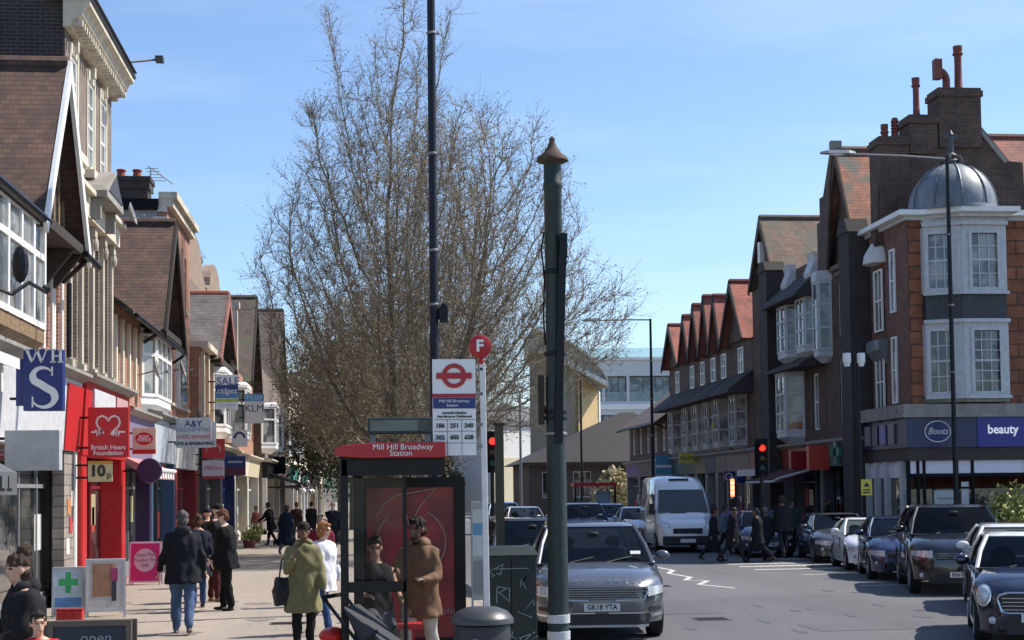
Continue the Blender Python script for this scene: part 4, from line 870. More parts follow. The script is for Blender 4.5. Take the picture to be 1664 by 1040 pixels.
hs = [(1.2, 2.2, 3.4, 5.0), (4.2, 5.2, 3.4, 5.0), (7.4, 8.4, 6.0, 7.4)]
wall(b, 11, 10, 9.4, M('white_render', (.72, .72, .7), .7, var=.06), hs, zb=0); [window(b, *h, 1, 2, .1, mat=dgrey) for h in hs]
s = MB(); s.box(0, 11, -.06, -.003, 0, 5.6); part('cream_storey', s, M('pale_cream_render', (.62, .56, .4), .8), b)
s = MB(); s.prism([(-.4, 9.4), (5, 11.4), (10.4, 9.4)], 'x', -.3, 11.3); part('roof', s, M('grey_roof', (.12, .12, .13), .7), b)
# ================================================================== trees
bark = M('bark', (.13, .12, .09), .9, var=.35, scale=7); twigm = M('twig', (.24, .2, .14), .9, var=.25, scale=3)
def tubes_mesh(name, P0, P1, R0, R1, n, mat):
    """many tapered tubes at once"""
    P0 = np.array(P0, float); P1 = np.array(P1, float); R0 = np.array(R0, float)[:, None]; R1 = np.array(R1, float)[:, None]
    d = P1 - P0; ln = np.linalg.norm(d, axis=1, keepdims=True); d = d / np.maximum(ln, 1e-9)
    up = np.where(np.abs(d[:, 2:3]) > .9, np.array([[1., 0, 0]]), np.array([[0, 0, 1.]]))
    u = np.cross(d, up); u /= np.linalg.norm(u, axis=1, keepdims=True); v = np.cross(d, u)
    m = len(P0); V = np.empty((m, 2*n, 3))
    for i in range(n):
        a = 2*pi*i/n; o = u*cos(a) + v*sin(a); V[:, i] = P0 + o*R0; V[:, n + i] = P1 + o*R1
    base = (np.arange(m) * 2 * n)[:, None, None]
    q = np.array([[i, (i+1) % n, (i+1) % n + n, i + n] for i in range(n)])[None]
    F = (base + q).reshape(-1, 4)
    me = bpy.data.meshes.new(name); me.vertices.add(m*2*n); me.vertices.foreach_set('co', V.ravel())
    me.loops.add(F.size); me.loops.foreach_set('vertex_index', F.ravel().astype(np.int32)); me.polygons.add(len(F))
    me.polygons.foreach_set('loop_start', np.arange(0, F.size, 4, dtype=np.int32)); me.polygons.foreach_set('loop_total', np.full(len(F), 4, dtype=np.int32))
    me.polygons.foreach_set('use_smooth', np.ones(len(F), bool)); me.update(calc_edges=True); me.materials.append(mat); return me
def leaf_mesh(name, C, size, mats, rng, flat=.0):
    m = len(C); C = np.array(C); a = rng.normal(size=(m, 3)); a /= np.linalg.norm(a, axis=1, keepdims=True); b = rng.normal(size=(m, 3)); b -= (b*a).sum(1, keepdims=True)*a; b /= np.linalg.norm(b, axis=1, keepdims=True)
    s = size * rng.uniform(.6, 1.4, (m, 1)); V = np.empty((m, 4, 3)); V[:, 0] = C - a*s; V[:, 1] = C + b*s*.5; V[:, 2] = C + a*s; V[:, 3] = C - b*s*.5
    F = np.arange(m*4).reshape(-1, 4); me = bpy.data.meshes.new(name); me.vertices.add(m*4); me.vertices.foreach_set('co', V.ravel()); me.loops.add(m*4); me.loops.foreach_set('vertex_index', F.ravel().astype(np.int32))
    me.polygons.add(m); me.polygons.foreach_set('loop_start', np.arange(0, m*4, 4, dtype=np.int32)); me.polygons.foreach_set('loop_total', np.full(m, 4, dtype=np.int32)); me.update(calc_edges=True)
    for q in mats: me.materials.append(q)
    me.polygons.foreach_set('material_index', rng.integers(0, len(mats), m).astype(np.int32)); return me
def colonize(att, trunk, step=.35, infl=3.2, kill=.45, iters=220, rng=None, trop=(0, 0, .2)):
    pts = [np.array(p, float) for p in trunk]; par = [-1] + list(range(len(trunk) - 1)); att = np.array(att); alive = np.ones(len(att), bool)
    best = np.full(len(att), 1e9); own = np.zeros(len(att), int)
    def upd(k0):
        for k in range(k0, len(pts)):
            d = np.linalg.norm(att - pts[k], axis=1); mk = d < best; best[mk] = d[mk]; own[mk] = k
    upd(0)
    for it in range(iters):
        sel = alive & (best < infl if it > 25 else best < 50)
        if not sel.any(): break
        idx = np.where(sel)[0]; k0 = len(pts); ow = own[idx]
        for k in np.unique(ow):
            a = att[idx[ow == k]] - pts[k]; a /= np.linalg.norm(a, axis=1, keepdims=True) + 1e-9
            d = a.mean(0) + np.array(trop) + rng.normal(size=3)*.07; d /= np.linalg.norm(d) + 1e-9
            pts.append(pts[k] + d*step); par.append(int(k))
        upd(k0); alive &= best > kill
        if len(pts) > 14000: break
    return np.array(pts), np.array(par)
def bare_tree(name, label, base, att, trunk, seed, rtip=.011, expo=2.15, twigs=3, tl=(.35, .95), tr=.0065, leaf=None, group=None, rmax=None):
    rng = np.random.default_rng(seed); pts, par = colonize(att, trunk, rng=rng)
    n = len(pts); kidn = np.zeros(n, int)
    for k in range(1, n): kidn[par[k]] += 1
    acc = np.zeros(n); r = np.zeros(n)
    for k in range(n - 1, -1, -1):
        r[k] = rtip if acc[k] == 0 else acc[k] ** (1/expo)
        if k: acc[par[k]] += r[k] ** expo
    if rmax: r = r * min(1, rmax / r[0])
    r = np.maximum(r, rtip*.8)
    root = thing(name, label, 'tree', base, 0, group)
    K = np.arange(1, n); big = r[K] > .055
    th = K[big]; sm = K[~big]
    o = link('trunk', tubes_mesh('trunk', pts[par[th]], pts[th], np.minimum(r[par[th]], r[th]*1.25), r[th], 8, bark), root)
    A = [pts[par[sm]]]; B = [pts[sm]]; RA = [np.minimum(r[par[sm]], r[sm]*1.3)]; RB_ = [r[sm]]
    tn = K[r[K] < .05]; L_ = []
    for rep in range(twigs):
        dirp = pts[tn] - pts[par[tn]]; dirp /= np.linalg.norm(dirp, axis=1, keepdims=True) + 1e-9
        d = dirp*.7 + rng.normal(size=dirp.shape)*.45 + np.array([0, 0, .36]); d /= np.linalg.norm(d, axis=1, keepdims=True)
        ln = rng.uniform(*tl, (len(tn), 1)); p0 = pts[tn]; p1 = p0 + d*ln*.5; d2 = d + rng.normal(size=d.shape)*.28 + np.array([0, 0, .1]); d2 /= np.linalg.norm(d2, axis=1, keepdims=True); p2 = p1 + d2*ln*.5
        m = len(tn); A += [p0, p1]; B += [p1, p2]; RA += [np.full(m, tr*1.25), np.full(m, tr)]; RB_ += [np.full(m, tr), np.full(m, tr*.45)]
        for q in range(2):
            f = rng.uniform(.2, 1, (m, 1)); s0 = p0 + (p1 - p0)*f if q == 0 else p1 + (p2 - p1)*f; dd = d + rng.normal(size=d.shape)*.75; dd /= np.linalg.norm(dd, axis=1, keepdims=True); s1 = s0 + dd*ln*.38
            A.append(s0); B.append(s1); RA.append(np.full(m, tr*.8)); RB_.append(np.full(m, tr*.4)); L_.append(s1)
        L_.append(p2)
    link('crown', tubes_mesh('crown', np.concatenate(A), np.concatenate(B), np.concatenate(RA), np.concatenate(RB_), 3, twigm), root)
    if leaf:
        C = np.concatenate(L_); sel = rng.random(len(C)) < leaf[0]
        if len(leaf) > 3: sel &= leaf[3](C)
        link('leaves', leaf_mesh('leaves', C[sel] + rng.normal(size=(sel.sum(), 3))*.05, leaf[1], leaf[2], rng), root)
    return root
def blob(rng, n, c, r, pw=.5):
    a = rng.normal(size=(n, 3)); a /= np.linalg.norm(a, axis=1, keepdims=True); return np.array(c) + a * np.array(r) * rng.random((n, 1))**pw
olive = [M('bud_olive', (.22, .19, .08), .8), M('bud_brown', (.24, .17, .09), .8), M('bud_dull', (.09, .085, .045), .8)]
rng = np.random.default_rng(3)
# the tall one with several leaders, base between the pavement slabs
att = np.concatenate([blob(rng, 2600, (-.3, 0, 8.6), (4.6, 3.6, 5.6)), blob(rng, 700, (-.3, 0, 12), (3.6, 2.8, 4.6)), blob(rng, 500, (.0, 0, 13.2), (2.9, 2.2, 4.0)),
   *[np.stack([x0 + (x1 - x0)*t + rng.normal(size=110)*.38*(1 - t*.75), rng.normal(size=110)*.35, z0 + (z1 - z0)*t], 1) for (x0, x1, z0, z1, t) in [(-.9, -2.25, 11, 18.7, rng.random(110)), (.2, .2, 12, 21.5, rng.random(110)), (.8, 2.0, 12, 18.6, rng.random(110)), (-.4, -.5, 12, 17.5, rng.random(110)), (.4, 1.0, 12, 19.5, rng.random(110))]]])
bare_tree('bare_tree', 'tallest bare tree with thin upright leaders rising behind the dark lamp post', (1.1, 50, .1), att, [(0, 0, z) for z in np.arange(0, 3.2, .35)], 11, twigs=5, leaf=(.5, .034, olive))
att = np.concatenate([blob(rng, 3000, (1.7, 0, 8.4), (3.7, 3.0, 5.7)), blob(rng, 900, (3.4, 0, 7.2), (3.4, 2.4, 2.7))]); att = att[att[:, 2] > 3.6]
bare_tree('bare_tree', 'spreading bare tree reaching over the road behind the green stench pipe', (1.75, 45, .1), att, [(0, 0, z) for z in np.arange(0, 2.6, .35)], 12, twigs=4, leaf=(.6, .036, olive))
att = blob(rng, 1700, (.6, 0, 6.6), (3.3, 2.8, 3.8)); att = att[att[:, 2] > 2.8]
bare_tree('bare_tree', 'bushy bare tree with brownish buds leaning over the left hand shops', (-.9, 60, .1), att, [(0, 0, z) for z in np.arange(0, 2.6, .35)], 13, twigs=5, leaf=(.9, .05, olive))
att = np.concatenate([blob(rng, 2000, (.6, 0, 7.0), (5.2, 3.0, 4.4))]); att = att[att[:, 2] > 3]
bare_tree('bare_tree', 'low olive tinged bare tree farther back between the two larger ones', (1.5, 66, .1), att, [(0, 0, z) for z in np.arange(0, 2.6, .35)], 14, twigs=5, leaf=(.9, .045, olive))
# small ivy covered evergreen and trees farther down the street
ev = [M('leaf_dark', (.035, .045, .02), .7), M('leaf_mid', (.075, .08, .035), .7), M('leaf_brown', (.09, .07, .035), .8)]
def leafy(name, label, base, lobes, nleaf, size, mats, seed, trunkr=.2, th=2.5, group=None, cat='tree'):
    rg = np.random.default_rng(seed); root = thing(name, label, cat, base, 0, group); C = []
    for (c, r) in lobes:
        k = int(nleaf * (r[0]*r[1]*r[2]) ** .67 / sum((q[1][0]*q[1][1]*q[1][2]) ** .67 for q in lobes)); cl = blob(rg, max(6, k // 40), c, r, .35)
        for p in cl: C.append(p + rg.normal(size=(40, 3)) * np.array(r) * .13)
    link('crown', leaf_mesh('crown', np.concatenate(C), size, mats, rg), root)
    s = MB(); s.cyl((0, 0, 0), (0, 0, th), trunkr, trunkr*.7, 8)
    for (c, r) in lobes: s.cyl((0, 0, th), c, trunkr*.6, trunkr*.2, 6)
    part('trunk', s, bark, root, True); return root
leafy('evergreen_tree', 'dark olive leafy tree filling the gap behind the bare trees', (-.6, 84, .1), [((0, 0, 7), (3.4, 3, 4)), ((1.6, 0, 5), (3, 3, 3)), ((-1.5, 0, 5), (2.5, 2.5, 3))], 26000, .1, ev, 5)
for i, (x, y, h, lb) in enumerate(((5.5, 150, 8, 'low dull green tree far down the road on its left side'), (9.5, 158, 9, 'dull green tree far down the middle of the view, left of the white building'), (1.5, 130, 10, 'tall dark tree far down the left pavement behind the others'))):
    leafy('distant_tree', lb, (x, y, 0), [((0, 0, h*.6), (3.6, 3, h*.38)), ((1.8, 0, h*.45), (2.5, 2.5, h*.3))], 9000, .17, ev, 20 + i)
# planting
pam = [M('straw', (.6, .52, .32), .8), M('straw_dark', (.4, .34, .18), .8)]; yg = [M('yellow_green', (.33, .34, .07), .7), M('green_bush', (.12, .16, .04), .7), M('cream_leaf', (.5, .48, .2), .7)]
def bush(label, base, r, h, mats, n, seed, blade=.35):
    rg = np.random.default_rng(seed); root = thing('shrub', label, 'shrub', base)
    th = rg.uniform(0, 2*pi, n); rr = rg.random(n)**.6; P0 = np.stack([np.cos(th)*rr*r*.3, np.sin(th)*rr*r*.3, np.full(n, .1)], 1)
    P1 = np.stack([np.cos(th)*rr*r, np.sin(th)*rr*r, h*(1 - .45*rr**2)*rg.uniform(.55, 1.1, n)], 1)
    link('stems', tubes_mesh('stems', P0, P1, np.full(n, .014), np.full(n, .006), 3, mats[1]), root)
    C = np.concatenate([P0 + (P1 - P0)*t + rg.normal(size=P0.shape)*.09 for t in (.5, .65, .8, .9, 1.0, 1.03)]); link('foliage', leaf_mesh('foliage', C, blade*.16, mats, rg), root); return root
# ================================================================== people
def remesh(mb, vox, mat, name, smooth=4, folds=0, seed=0, colour=None, fscale=5.0):
    me0 = mb.mesh('tmp', [], False, fix=False); o = bpy.data.objects.new('tmp', me0); COL.objects.link(o)
    m = o.modifiers.new('r', 'REMESH'); m.mode = 'VOXEL'; m.voxel_size = vox; m.adaptivity = 0
    m = o.modifiers.new('s', 'SMOOTH'); m.factor = .5; m.iterations = smooth
    bpy.context.view_layer.update()
    me = bpy.data.meshes.new_from_object(o.evaluated_get(bpy.context.evaluated_depsgraph_get())); me.name = name
    bpy.data.objects.remove(o); me.materials.clear()
    for q in (mat if isinstance(mat, (list, tuple)) else [mat]): me.materials.append(q)
    if folds:
        n = len(me.vertices); co = np.empty(n*3); me.vertices.foreach_get('co', co); co = co.reshape(-1, 3); no = np.empty(n*3); me.vertices.foreach_get('normal', no); no = no.reshape(-1, 3)
        d = np.array([noise.noise(Vector((p[0]*fscale*1.6 + seed, p[1]*fscale*1.6, p[2]*fscale + p[0]*3))) for p in co]); d = np.sign(d) * np.abs(d)**.7
        me.vertices.foreach_set('co', (co + no * d[:, None] * folds).ravel())
    me.polygons.foreach_set('use_smooth', [True]*len(me.polygons)); me.update()
    if colour:
        for p in me.polygons: p.material_index = colour(p.center)
    return me
def chain(mb, pts, rs, n=12, sq=1.0):
    for i in range(len(pts)):
        mb.ell(pts[i], (rs[i], rs[i]*sq, rs[i]), n, 8)
    for i in range(len(pts) - 1): mb.cyl(pts[i], pts[i+1], rs[i], rs[i+1], n)
def rotx(v, a): return Matrix.Rotation(a, 3, 'X') @ v
def person(label, pos, face=0, h=1.72, skin=(.42, .24, .16), top=(.02, .02, .025), toplen=.12, bot=(.02, .02, .03), shoe=(.02, .02, .02), hair=(.03, .02, .015), hstyle='short',
           legs=((18, 10), (-14, 22)), arms=((-12, 8, 10), (14, 8, 18)), lean=3, head=(0, 0), vox=.022, sleeve=True, sit=None, hood=False, group=None, fat=1.0, skirt=False, open_front=None, beard=False, legw=1.0, z=.12, child=False, collar=None):
    """face: heading in degrees, 0 looks at the camera; legs: (hip flex, knee flex); arms: (shoulder flex, out, elbow flex); first = the figure's right"""
    S = h / 1.75; R = R_; V = Vector
    hipz = .93
    def leg(s, hf, kf):
        hp = V((s*.095, 0, 0)); th = rotx(V((0, 0, -.44)), -R(hf)); kn = hp + th; sh = rotx(V((0, 0, -.43)), -R(hf - kf)); an = kn + sh; return hp, kn, an, R(hf - kf)
    LG = [leg(s, *a) for s, a in zip((-1, 1), legs)]
    low = min(l[2].z for l in LG) - .075
    H0 = V((0, 0, -low if sit is None else sit)); LG = [(a + H0, b_ + H0, c + H0, f) for a, b_, c, f in LG]
    Lm = Matrix.Rotation(R(lean), 3, 'X'); up = lambda v: H0 + Lm @ V(v)
    ARM = []
    for s, (sf, so, ef) in zip((-1, 1), arms):
        shd = up((s*(.155 + .02*fat), .01, .472)); d = Matrix.Rotation(-s*R(so), 3, 'Y') @ V((0, 0, -1)); d = Matrix.Rotation(-R(sf), 3, 'X') @ d
        el = shd + Lm @ d * .29; d2 = Matrix.Rotation(-R(sf + ef), 3, 'X') @ (Matrix.Rotation(-s*R(so - ef*.28), 3, 'Y') @ V((0, 0, -1))); wr = el + Lm @ d2 * .25; ARM.append((shd, el, wr, (Lm @ d2).normalized(), s))
    nk = up((0, .0, .56)); hc = nk + Lm @ V((0, -.02, .155))
    HM = Matrix.Rotation(R(head[0]), 3, 'Z') @ Matrix.Rotation(R(head[1]), 3, 'X'); hp_ = lambda v: hc + HM @ V(v)
    sk = M('skin_%d_%d' % (skin[0]*100, skin[2]*100), skin, .55, var=.08, scale=20); dk = M('face_dark', (.03, .018, .014), .5); lp = M('lips', tuple(c*.62 for c in skin) if skin[0] > .2 else (.12, .05, .04), .5, var=0)
    b = MB()
    # torso, neck, limbs
    for (z_, rx, ry, y_) in ((-.02, .15, .11, 0), (.1, .13, .1, 0), (.25, .14, .105, 0), (.4, .16, .11, 0), (.49, .14, .09, .01)): b.ell(up((0, y_, z_)), (rx*.93*fat, ry*.93*fat, .1), 14, 8)
    chain(b, [nk - V((0, 0, .06)), nk + Lm @ V((0, -.012, .07))], [.062, .052])
    for (hp, kn, an, f) in LG:
        chain(b, [hp, hp*.45 + kn*.55, kn, kn*.6 + an*.4 + V((0, .008, 0)), an], [.078, .068, .05, .05, .035])
        b.ell(an + V((0, -.06, -.035)), (.035, .1, .03), 10, 6)
    for (sd_, el, wr, d, s) in ARM:
        chain(b, [sd_, el, el*.6 + wr*.4, wr], [.047, .036, .034, .024])
        pd = d; side = (Lm @ V((0, -1, 0))); side = (side - pd*side.dot(pd)).normalized(); nn = pd.cross(side).normalized()
        pm = wr + pd*.05; q = Matrix((side, nn, pd)).transposed()
        b.ell(pm, (.04, .018, .052), 10, 7, q)
        for i, (off, ln) in enumerate(((-.03, .062), (-.01, .075), (.01, .07), (.03, .055))):
            k0 = pm + side*off + pd*.035; k1 = k0 + pd*ln*.55 - nn*s*.008; k2 = k1 + (pd*.7 - nn*s*.75).normalized()*ln*.5; chain(b, [k0, k1, k2], [.0105, .010, .008], 6)
        t0 = pm - pd*.02 + side*.03*1; t1 = t0 + (side*.8 + pd*.6).normalized()*.045; t2 = t1 + (pd + side*.1).normalized()*.028; chain(b, [t0, t1, t2], [.013, .0115, .009], 6)
    # head
    b.ell(hp_((0, .008, .035)), (.077, .096, .098), 18, 14, HM); b.ell(hp_((0, -.022, -.04)), (.056, .068, .072), 16, 12, HM); b.ell(hp_((0, -.05, -.088)), (.03, .028, .022), 10, 8, HM)
    b.add([hp_(v) for v in ((-.011, -.088, .03), (.011, -.088, .03), (.018, -.088, -.022), (-.018, -.088, -.022), (0, -.122, -.018), (0, -.096, .03))], [(0, 1, 5), (1, 2, 4, 5), (2, 3, 4), (3, 0, 5, 4), (0, 3, 2, 1)])
    b.ell(hp_((0, -.085, .045)), (.052, .016, .012), 10, 6, HM); b.ell(hp_((0, -.088, -.05)), (.026, .012, .011), 8, 6, HM)
    for s in (-1, 1): b.ell(hp_((s*.078, .008, .0)), (.012, .022, .034), 8, 8, HM)
    HI = HM.inverted()
    def colour(c):
        p = HI @ (V(c) - hc)
        if p.y < -.055:
            for s in (-1, 1):
                if ((p.x - s*.032)/.017)**2 + ((p.z - .018)/.009)**2 < 1: return 1
                if abs(p.x - s*.033) < .022 and abs(p.z - .043) < .006: return 1
            if abs(p.x) < .026 and abs(p.z + .05) < .008: return 2
            if beard and p.z < -.03 and not (abs(p.x) < .02 and p.z > -.058): return 1
        return 0
    hv = min(vox, .0115 if vox <= .022 else .018)
    me = remesh(b, hv, [sk, dk, lp], 'person', 2, colour=colour)
    me.transform(Matrix.Scale(S, 4)); o = link('person', me); o.location = (pos[0], pos[1], z); o.rotation_euler = (0, 0, R(face)); tag(o, label, 'person', group)
    def kid(mbx, nm, col, vx, folds=0, sm=3, rough=.85, seed=0, fs=5.0, label=None):
        mt = M('cloth_%d_%d_%d' % tuple(int(c*1000) for c in col), col, rough, var=.22, scale=9, spec=.18)
        me = remesh(mbx, vx, mt, nm, sm, folds, seed + pos[0], fscale=fs); me.transform(Matrix.Scale(S, 4)); k = link(nm, me, o); return k
    # trousers
    if bot:
        t = MB(); 
        for (z_, rx, ry) in ((.0, .165, .13), (-.06, .165, .13), (.07, .155, .12)): t.ell(up((0, .01, z_)), (rx*fat, ry*fat, .08), 14, 8)
        for (hp, kn, an, f) in LG:
            end = an*.93 + kn*.07; chain(t, [hp, hp*.5 + kn*.5, kn, kn*.5 + an*.5, end], [.1*legw, .088*legw, .07*legw, .066*legw, .056*legw], 14)
        kid(t, 'trousers', bot, vox, .015, 2, fs=7)
    if skirt:
        t = MB(); t.loft([[up((rx*cos(a)*fat, ry*sin(a)*fat, z_)) for a in np.linspace(0, 2*pi, 18, endpoint=False)] for (z_, rx, ry) in ((.1, .14, .11), (-.1, .18, .15), (-.45, .23, .21))]); kid(t, 'skirt', skirt, vox, .012)
    # shoes
    for (hp, kn, an, f) in LG:
        s_ = MB(); Q = Matrix.Rotation(-f*.55, 3, 'X'); s_.ell(an + Q @ V((0, -.015, -.02)), (.044, .055, .045), 10, 8); s_.ell(an + Q @ V((0, -.09, -.045)), (.047, .1, .03), 12, 8, Q); s_.ell(an + Q @ V((0, -.05, -.06)), (.046, .125, .018), 12, 6, Q)
        kid(s_, 'shoe', shoe, .014 if vox < .03 else .02, 0, 2, .5)
    # top
    t = MB(); f = fat*1.12
    prof = [(.565, .07, .065), (.54, .12, .085), (.49, .15, .1), (.43, .175, .115), (.36, .185, .125), (.22, .168, .122), (.08, .172, .125), (-.05, .185, .135), (-.12, .188, .14)]
    e = [(z_, rx, ry) for (z_, rx, ry) in prof if z_ > -toplen]; e.append((-toplen, .192 + max(0, toplen - .12)*.12, .145 + max(0, toplen - .12)*.12))
    t.loft([[up((rx*f*(1 if abs(cos(a)) < .8 else 1.0)*np.sign(cos(a))*abs(cos(a))**.85, ry*f*np.sign(sin(a))*abs(sin(a))**.85 + .008, z_)) for a in np.linspace(0, 2*pi, 22, endpoint=False)] for (z_, rx, ry) in e])
    for (sd_, el, wr, d, s) in ARM:
        if sleeve: chain(t, [sd_, el, el*.5 + wr*.5, wr*.97 + el*.03], [.062*min(f, 1.12), .06, .053, .047], 12)
        else: t.ell(sd_, (.05, .06, .05), 10, 6)
    tk = kid(t, 'jacket' if sleeve else 'vest', top, vox, .02, 2, fs=6.5)
    if hood:
        t = MB(); t.ell(up((0, .09, .56)), (.12, .075, .085), 12, 8); t.ell(up((.07, .0, .575)), (.06, .08, .05), 10, 6); t.ell(up((-.07, .0, .575)), (.06, .08, .05), 10, 6); kid(t, 'hood', tuple(min(1, c*1.15 + .004) for c in top), vox*.8, .01)
    if collar:
        t = MB(); t.loft([[up((rx*cos(a), ry*sin(a) + .0, z_)) for a in np.linspace(0, 2*pi, 16, endpoint=False)] for (z_, rx, ry) in ((.53, .085, .08), (.6, .068, .066))]); kid(t, 'collar', collar, .014, .004, 1)
    if open_front:
        t = MB(); t.loft([[up((x_, y_, z_)) for (x_, y_) in ((-.045, -.1), (-.035, -.143*min(fat, 1.08)), (.035, -.143*min(fat, 1.08)), (.045, -.1))] for k, z_ in enumerate((.52, .4, .2, 0.0))]); kid(t, 'shirt', open_front, .016, .004, 1)
    # hair
    if hstyle != 'bald' or True:
        t = MB()
        if hstyle in ('short', 'bun', 'long', 'bob'):
            t.ell(hp_((0, .018, .052)), (.085, .1, .095), 18, 12, HM); t.ell(hp_((0, .045, -.01)), (.078, .07, .08), 14, 10, HM); t.ell(hp_((0, -.05, .105)), (.06, .045, .028), 10, 8, HM)
        if hstyle == 'bun': t.ell(hp_((0, .075, .15)), (.06, .06, .055), 12, 8, HM)
        if hstyle == 'long':
            t.ell(hp_((0, .06, -.1)), (.09, .05, .14), 14, 10, HM); t.ell(hp_((.06, .0, -.08)), (.03, .05, .11), 10, 8, HM); t.ell(hp_((-.06, .0, -.08)), (.03, .05, .11), 10, 8, HM)
        if hstyle == 'bob':
            t.ell(hp_((0, .035, -.03)), (.098, .085, .08), 14, 10, HM); t.ell(hp_((.07, -.02, -.0)), (.028, .05, .08), 10, 8, HM); t.ell(hp_((-.07, -.02, -.0)), (.028, .05, .08), 10, 8, HM)
        if hstyle in ('beanie', 'cap', 'bobble'):
            t.loft([[hp_((rx*cos(a), ry*sin(a) + .008, z_)) for a in np.linspace(0, 2*pi, 18, endpoint=False)] for (z_, rx, ry) in ((.035, .086, .105), (.07, .09, .108), (.12, .078, .092), (.15, .04, .05), (.155, .01, .01))])
            if hstyle == 'cap': t.ell(hp_((0, -.11, .06)), (.06, .065, .012), 12, 6, HM)
            if hstyle == 'bobble': t.ell(hp_((0, .06, .17)), (.065, .065, .06), 12, 8, HM); t.ell(hp_((0, .045, -.04)), (.08, .07, .07), 12, 8, HM)
        if hstyle == 'bald': t.ell(hp_((0, .05, -.0)), (.081, .06, .05), 14, 8, HM)
        kid(t, 'hat' if hstyle in ('beanie', 'cap') else 'hair', hair, .011 if vox <= .022 else .02, .014 if hstyle not in ('cap', 'beanie') else .002, 1, .75, fs=18)
    return o, S, ARM, up, hp_
def wp(o, S, v): return Matrix.LocRotScale(o.location, o.rotation_euler, None) @ (Vector(v) * S)
def bag(label, cat, nm, pos, size, col, rz=0, handle=.3, drop=True, soft=.012):
    root = thing(nm, label, cat, pos, rz); w_, d_, h_ = size; s = MB(); s.loft([[(x*w_*k, y*d_*k2, z_) for (x, y) in ((-.5, -.5), (.5, -.5), (.5, .5), (-.5, .5))] for (z_, k, k2) in ((-h_, .95, 1), (-h_*.5, 1.05, 1.15), (0, .85, .5))])
    m = M('bag_%d_%d_%d' % tuple(int(c*1000) for c in col), col, .5, var=.2); link('bag_body', remesh(s, .018, m, 'bag_body', 3, soft, fscale=8), root)
    if handle:
        t = MB(); pts = [(-w_*.3, 0, -.02), (-w_*.22, 0, handle*.7), (0, 0, handle), (w_*.22, 0, handle*.7), (w_*.3, 0, -.02)]; t.tube(pts, .011, 6); part('strap', t, m, root, True)
    return root
G = lambda px, py: gp(px, py, .12)
skA, skB, skC, skD = (.5, .3, .21), (.3, .16, .1), (.16, .08, .05), (.6, .38, .3)
# near left: woman in a puffer coat and a child in red, both close to the camera
p = at(42, 960, 12.2); person('woman with dark bobble hair bun in a black padded coat at the lower left edge', p, -64, 1.60, skA, top=(.012, .012, .014), toplen=.45, bot=(.02, .02, .025), hstyle='bobble', hair=(.045, .028, .02), lean=4, head=(6, 0), hood=True, fat=1.25, vox=.02, arms=((30, 5, 60), (20, 8, 50)))
p = at(62, 1020, 11.3); person('small child in a bright red top in the bottom left corner', p, 12, 1.22, skA, top=(.5, .02, .025), toplen=.1, fat=1.15, hstyle='short', hair=(.025, .018, .015), vox=.018, head=(10, 6))
# man walking away, dark jacket and jeans
p = G(297, 1030); person('man walking away in a black anorak and blue jeans carrying nothing', p, 186, 1.80, skA, top=(.012, .014, .018), toplen=.2, bot=(.07, .11, .2), hair=(.09, .085, .08), legs=((-12, 16), (12, 6)), arms=((-6, 20, 38), (2, 20, 30)), fat=1.2, hood=True, lean=2, shoe=(.12, .11, .1), vox=.02, legw=1.12)
p = G(322, 988); person('woman with brown hair and dark coat half hidden beyond the man in jeans', p, 190, 1.68, skA, top=(.015, .017, .03), toplen=.35, bot=(.04, .07, .16), hair=(.07, .035, .02), hstyle='bob', fat=1.1, legs=((10, 4), (-10, 10)))
p = G(368, 992); person('stout man in a black suit looking down, seen side on', p, 262, 1.76, skD, top=(.008, .008, .009), toplen=.2, bot=(.007, .007, .008), hair=(.12, .05, .025), head=(6, 22), legs=((7, 4), (-5, 4)), arms=((16, 4, 32), (12, 5, 28)), fat=1.3, vox=.02, collar=(.5, .5, .5), legw=1.15)
p = G(349, 978); person('man in black facing the stout man in the suit', p, 96, 1.84, skD, top=(.01, .01, .011), toplen=.3, bot=(.06, .015, .015), hair=(.012, .011, .01), hstyle='cap', legs=((6, 6), (-4, 2)), fat=1.2, shoe=(.2, .13, .07), head=(0, 8))
p = G(337, 955); person('person in a dark coat and black cap beyond the two men in black', p, 180, 1.75, skA, top=(.013, .014, .018), toplen=.4, hstyle='beanie', hair=(.012, .012, .015), fat=1.1)
# long coat walker and the group with the pushchair
p = G(466, 905); person('person striding away in a long navy coat in the middle of the pavement', p, 168, 1.72, skA, top=(.01, .016, .03), toplen=.48, bot=(.012, .014, .02), hair=(.05, .045, .04), legs=((28, 10), (-24, 34)), fat=1.3, hood=True, vox=.026)
p = G(440, 886); person('figure in black standing at the pushchair', p, 240, 1.72, skA, top=(.01, .01, .012), toplen=.3, hair=(.02, .016, .014), lean=10, vox=.026, arms=((40, 5, 30), (40, 5, 30)))
p = G(482, 884); person('reddish brown haired person beyond the long navy coat', p, 180, 1.70, skA, top=(.05, .02, .02), toplen=.2, hair=(.1, .04, .02), vox=.026)
p = G(506, 882); person('dark figure walking far off by the striped awning poles', p, 170, 1.70, skA, top=(.014, .014, .018), toplen=.3, vox=.026)
p = G(415, 878); person('person in beige seated low by the cream shop', p, 60, 1.5, skD, top=(.3, .1, .08), toplen=.1, bot=(.03, .03, .03), hair=(.05, .03, .02), vox=.026)
p = G(541, 905); person('bald man in a black coat right behind the shelter post', p, 8, 1.78, skD, top=(.014, .014, .02), toplen=.4, hair=(.4, .36, .33), hstyle='bald', collar=(.45, .45, .47), fat=1.1)
p = G(523, 985); o = person('grey haired person in a maroon cardigan behind the woman in white', p, 10, 1.68, skD, top=(.12, .012, .025), toplen=.2, bot=(.03, .035, .06), hair=(.2, .17, .14), hstyle='bob', fat=1.2)
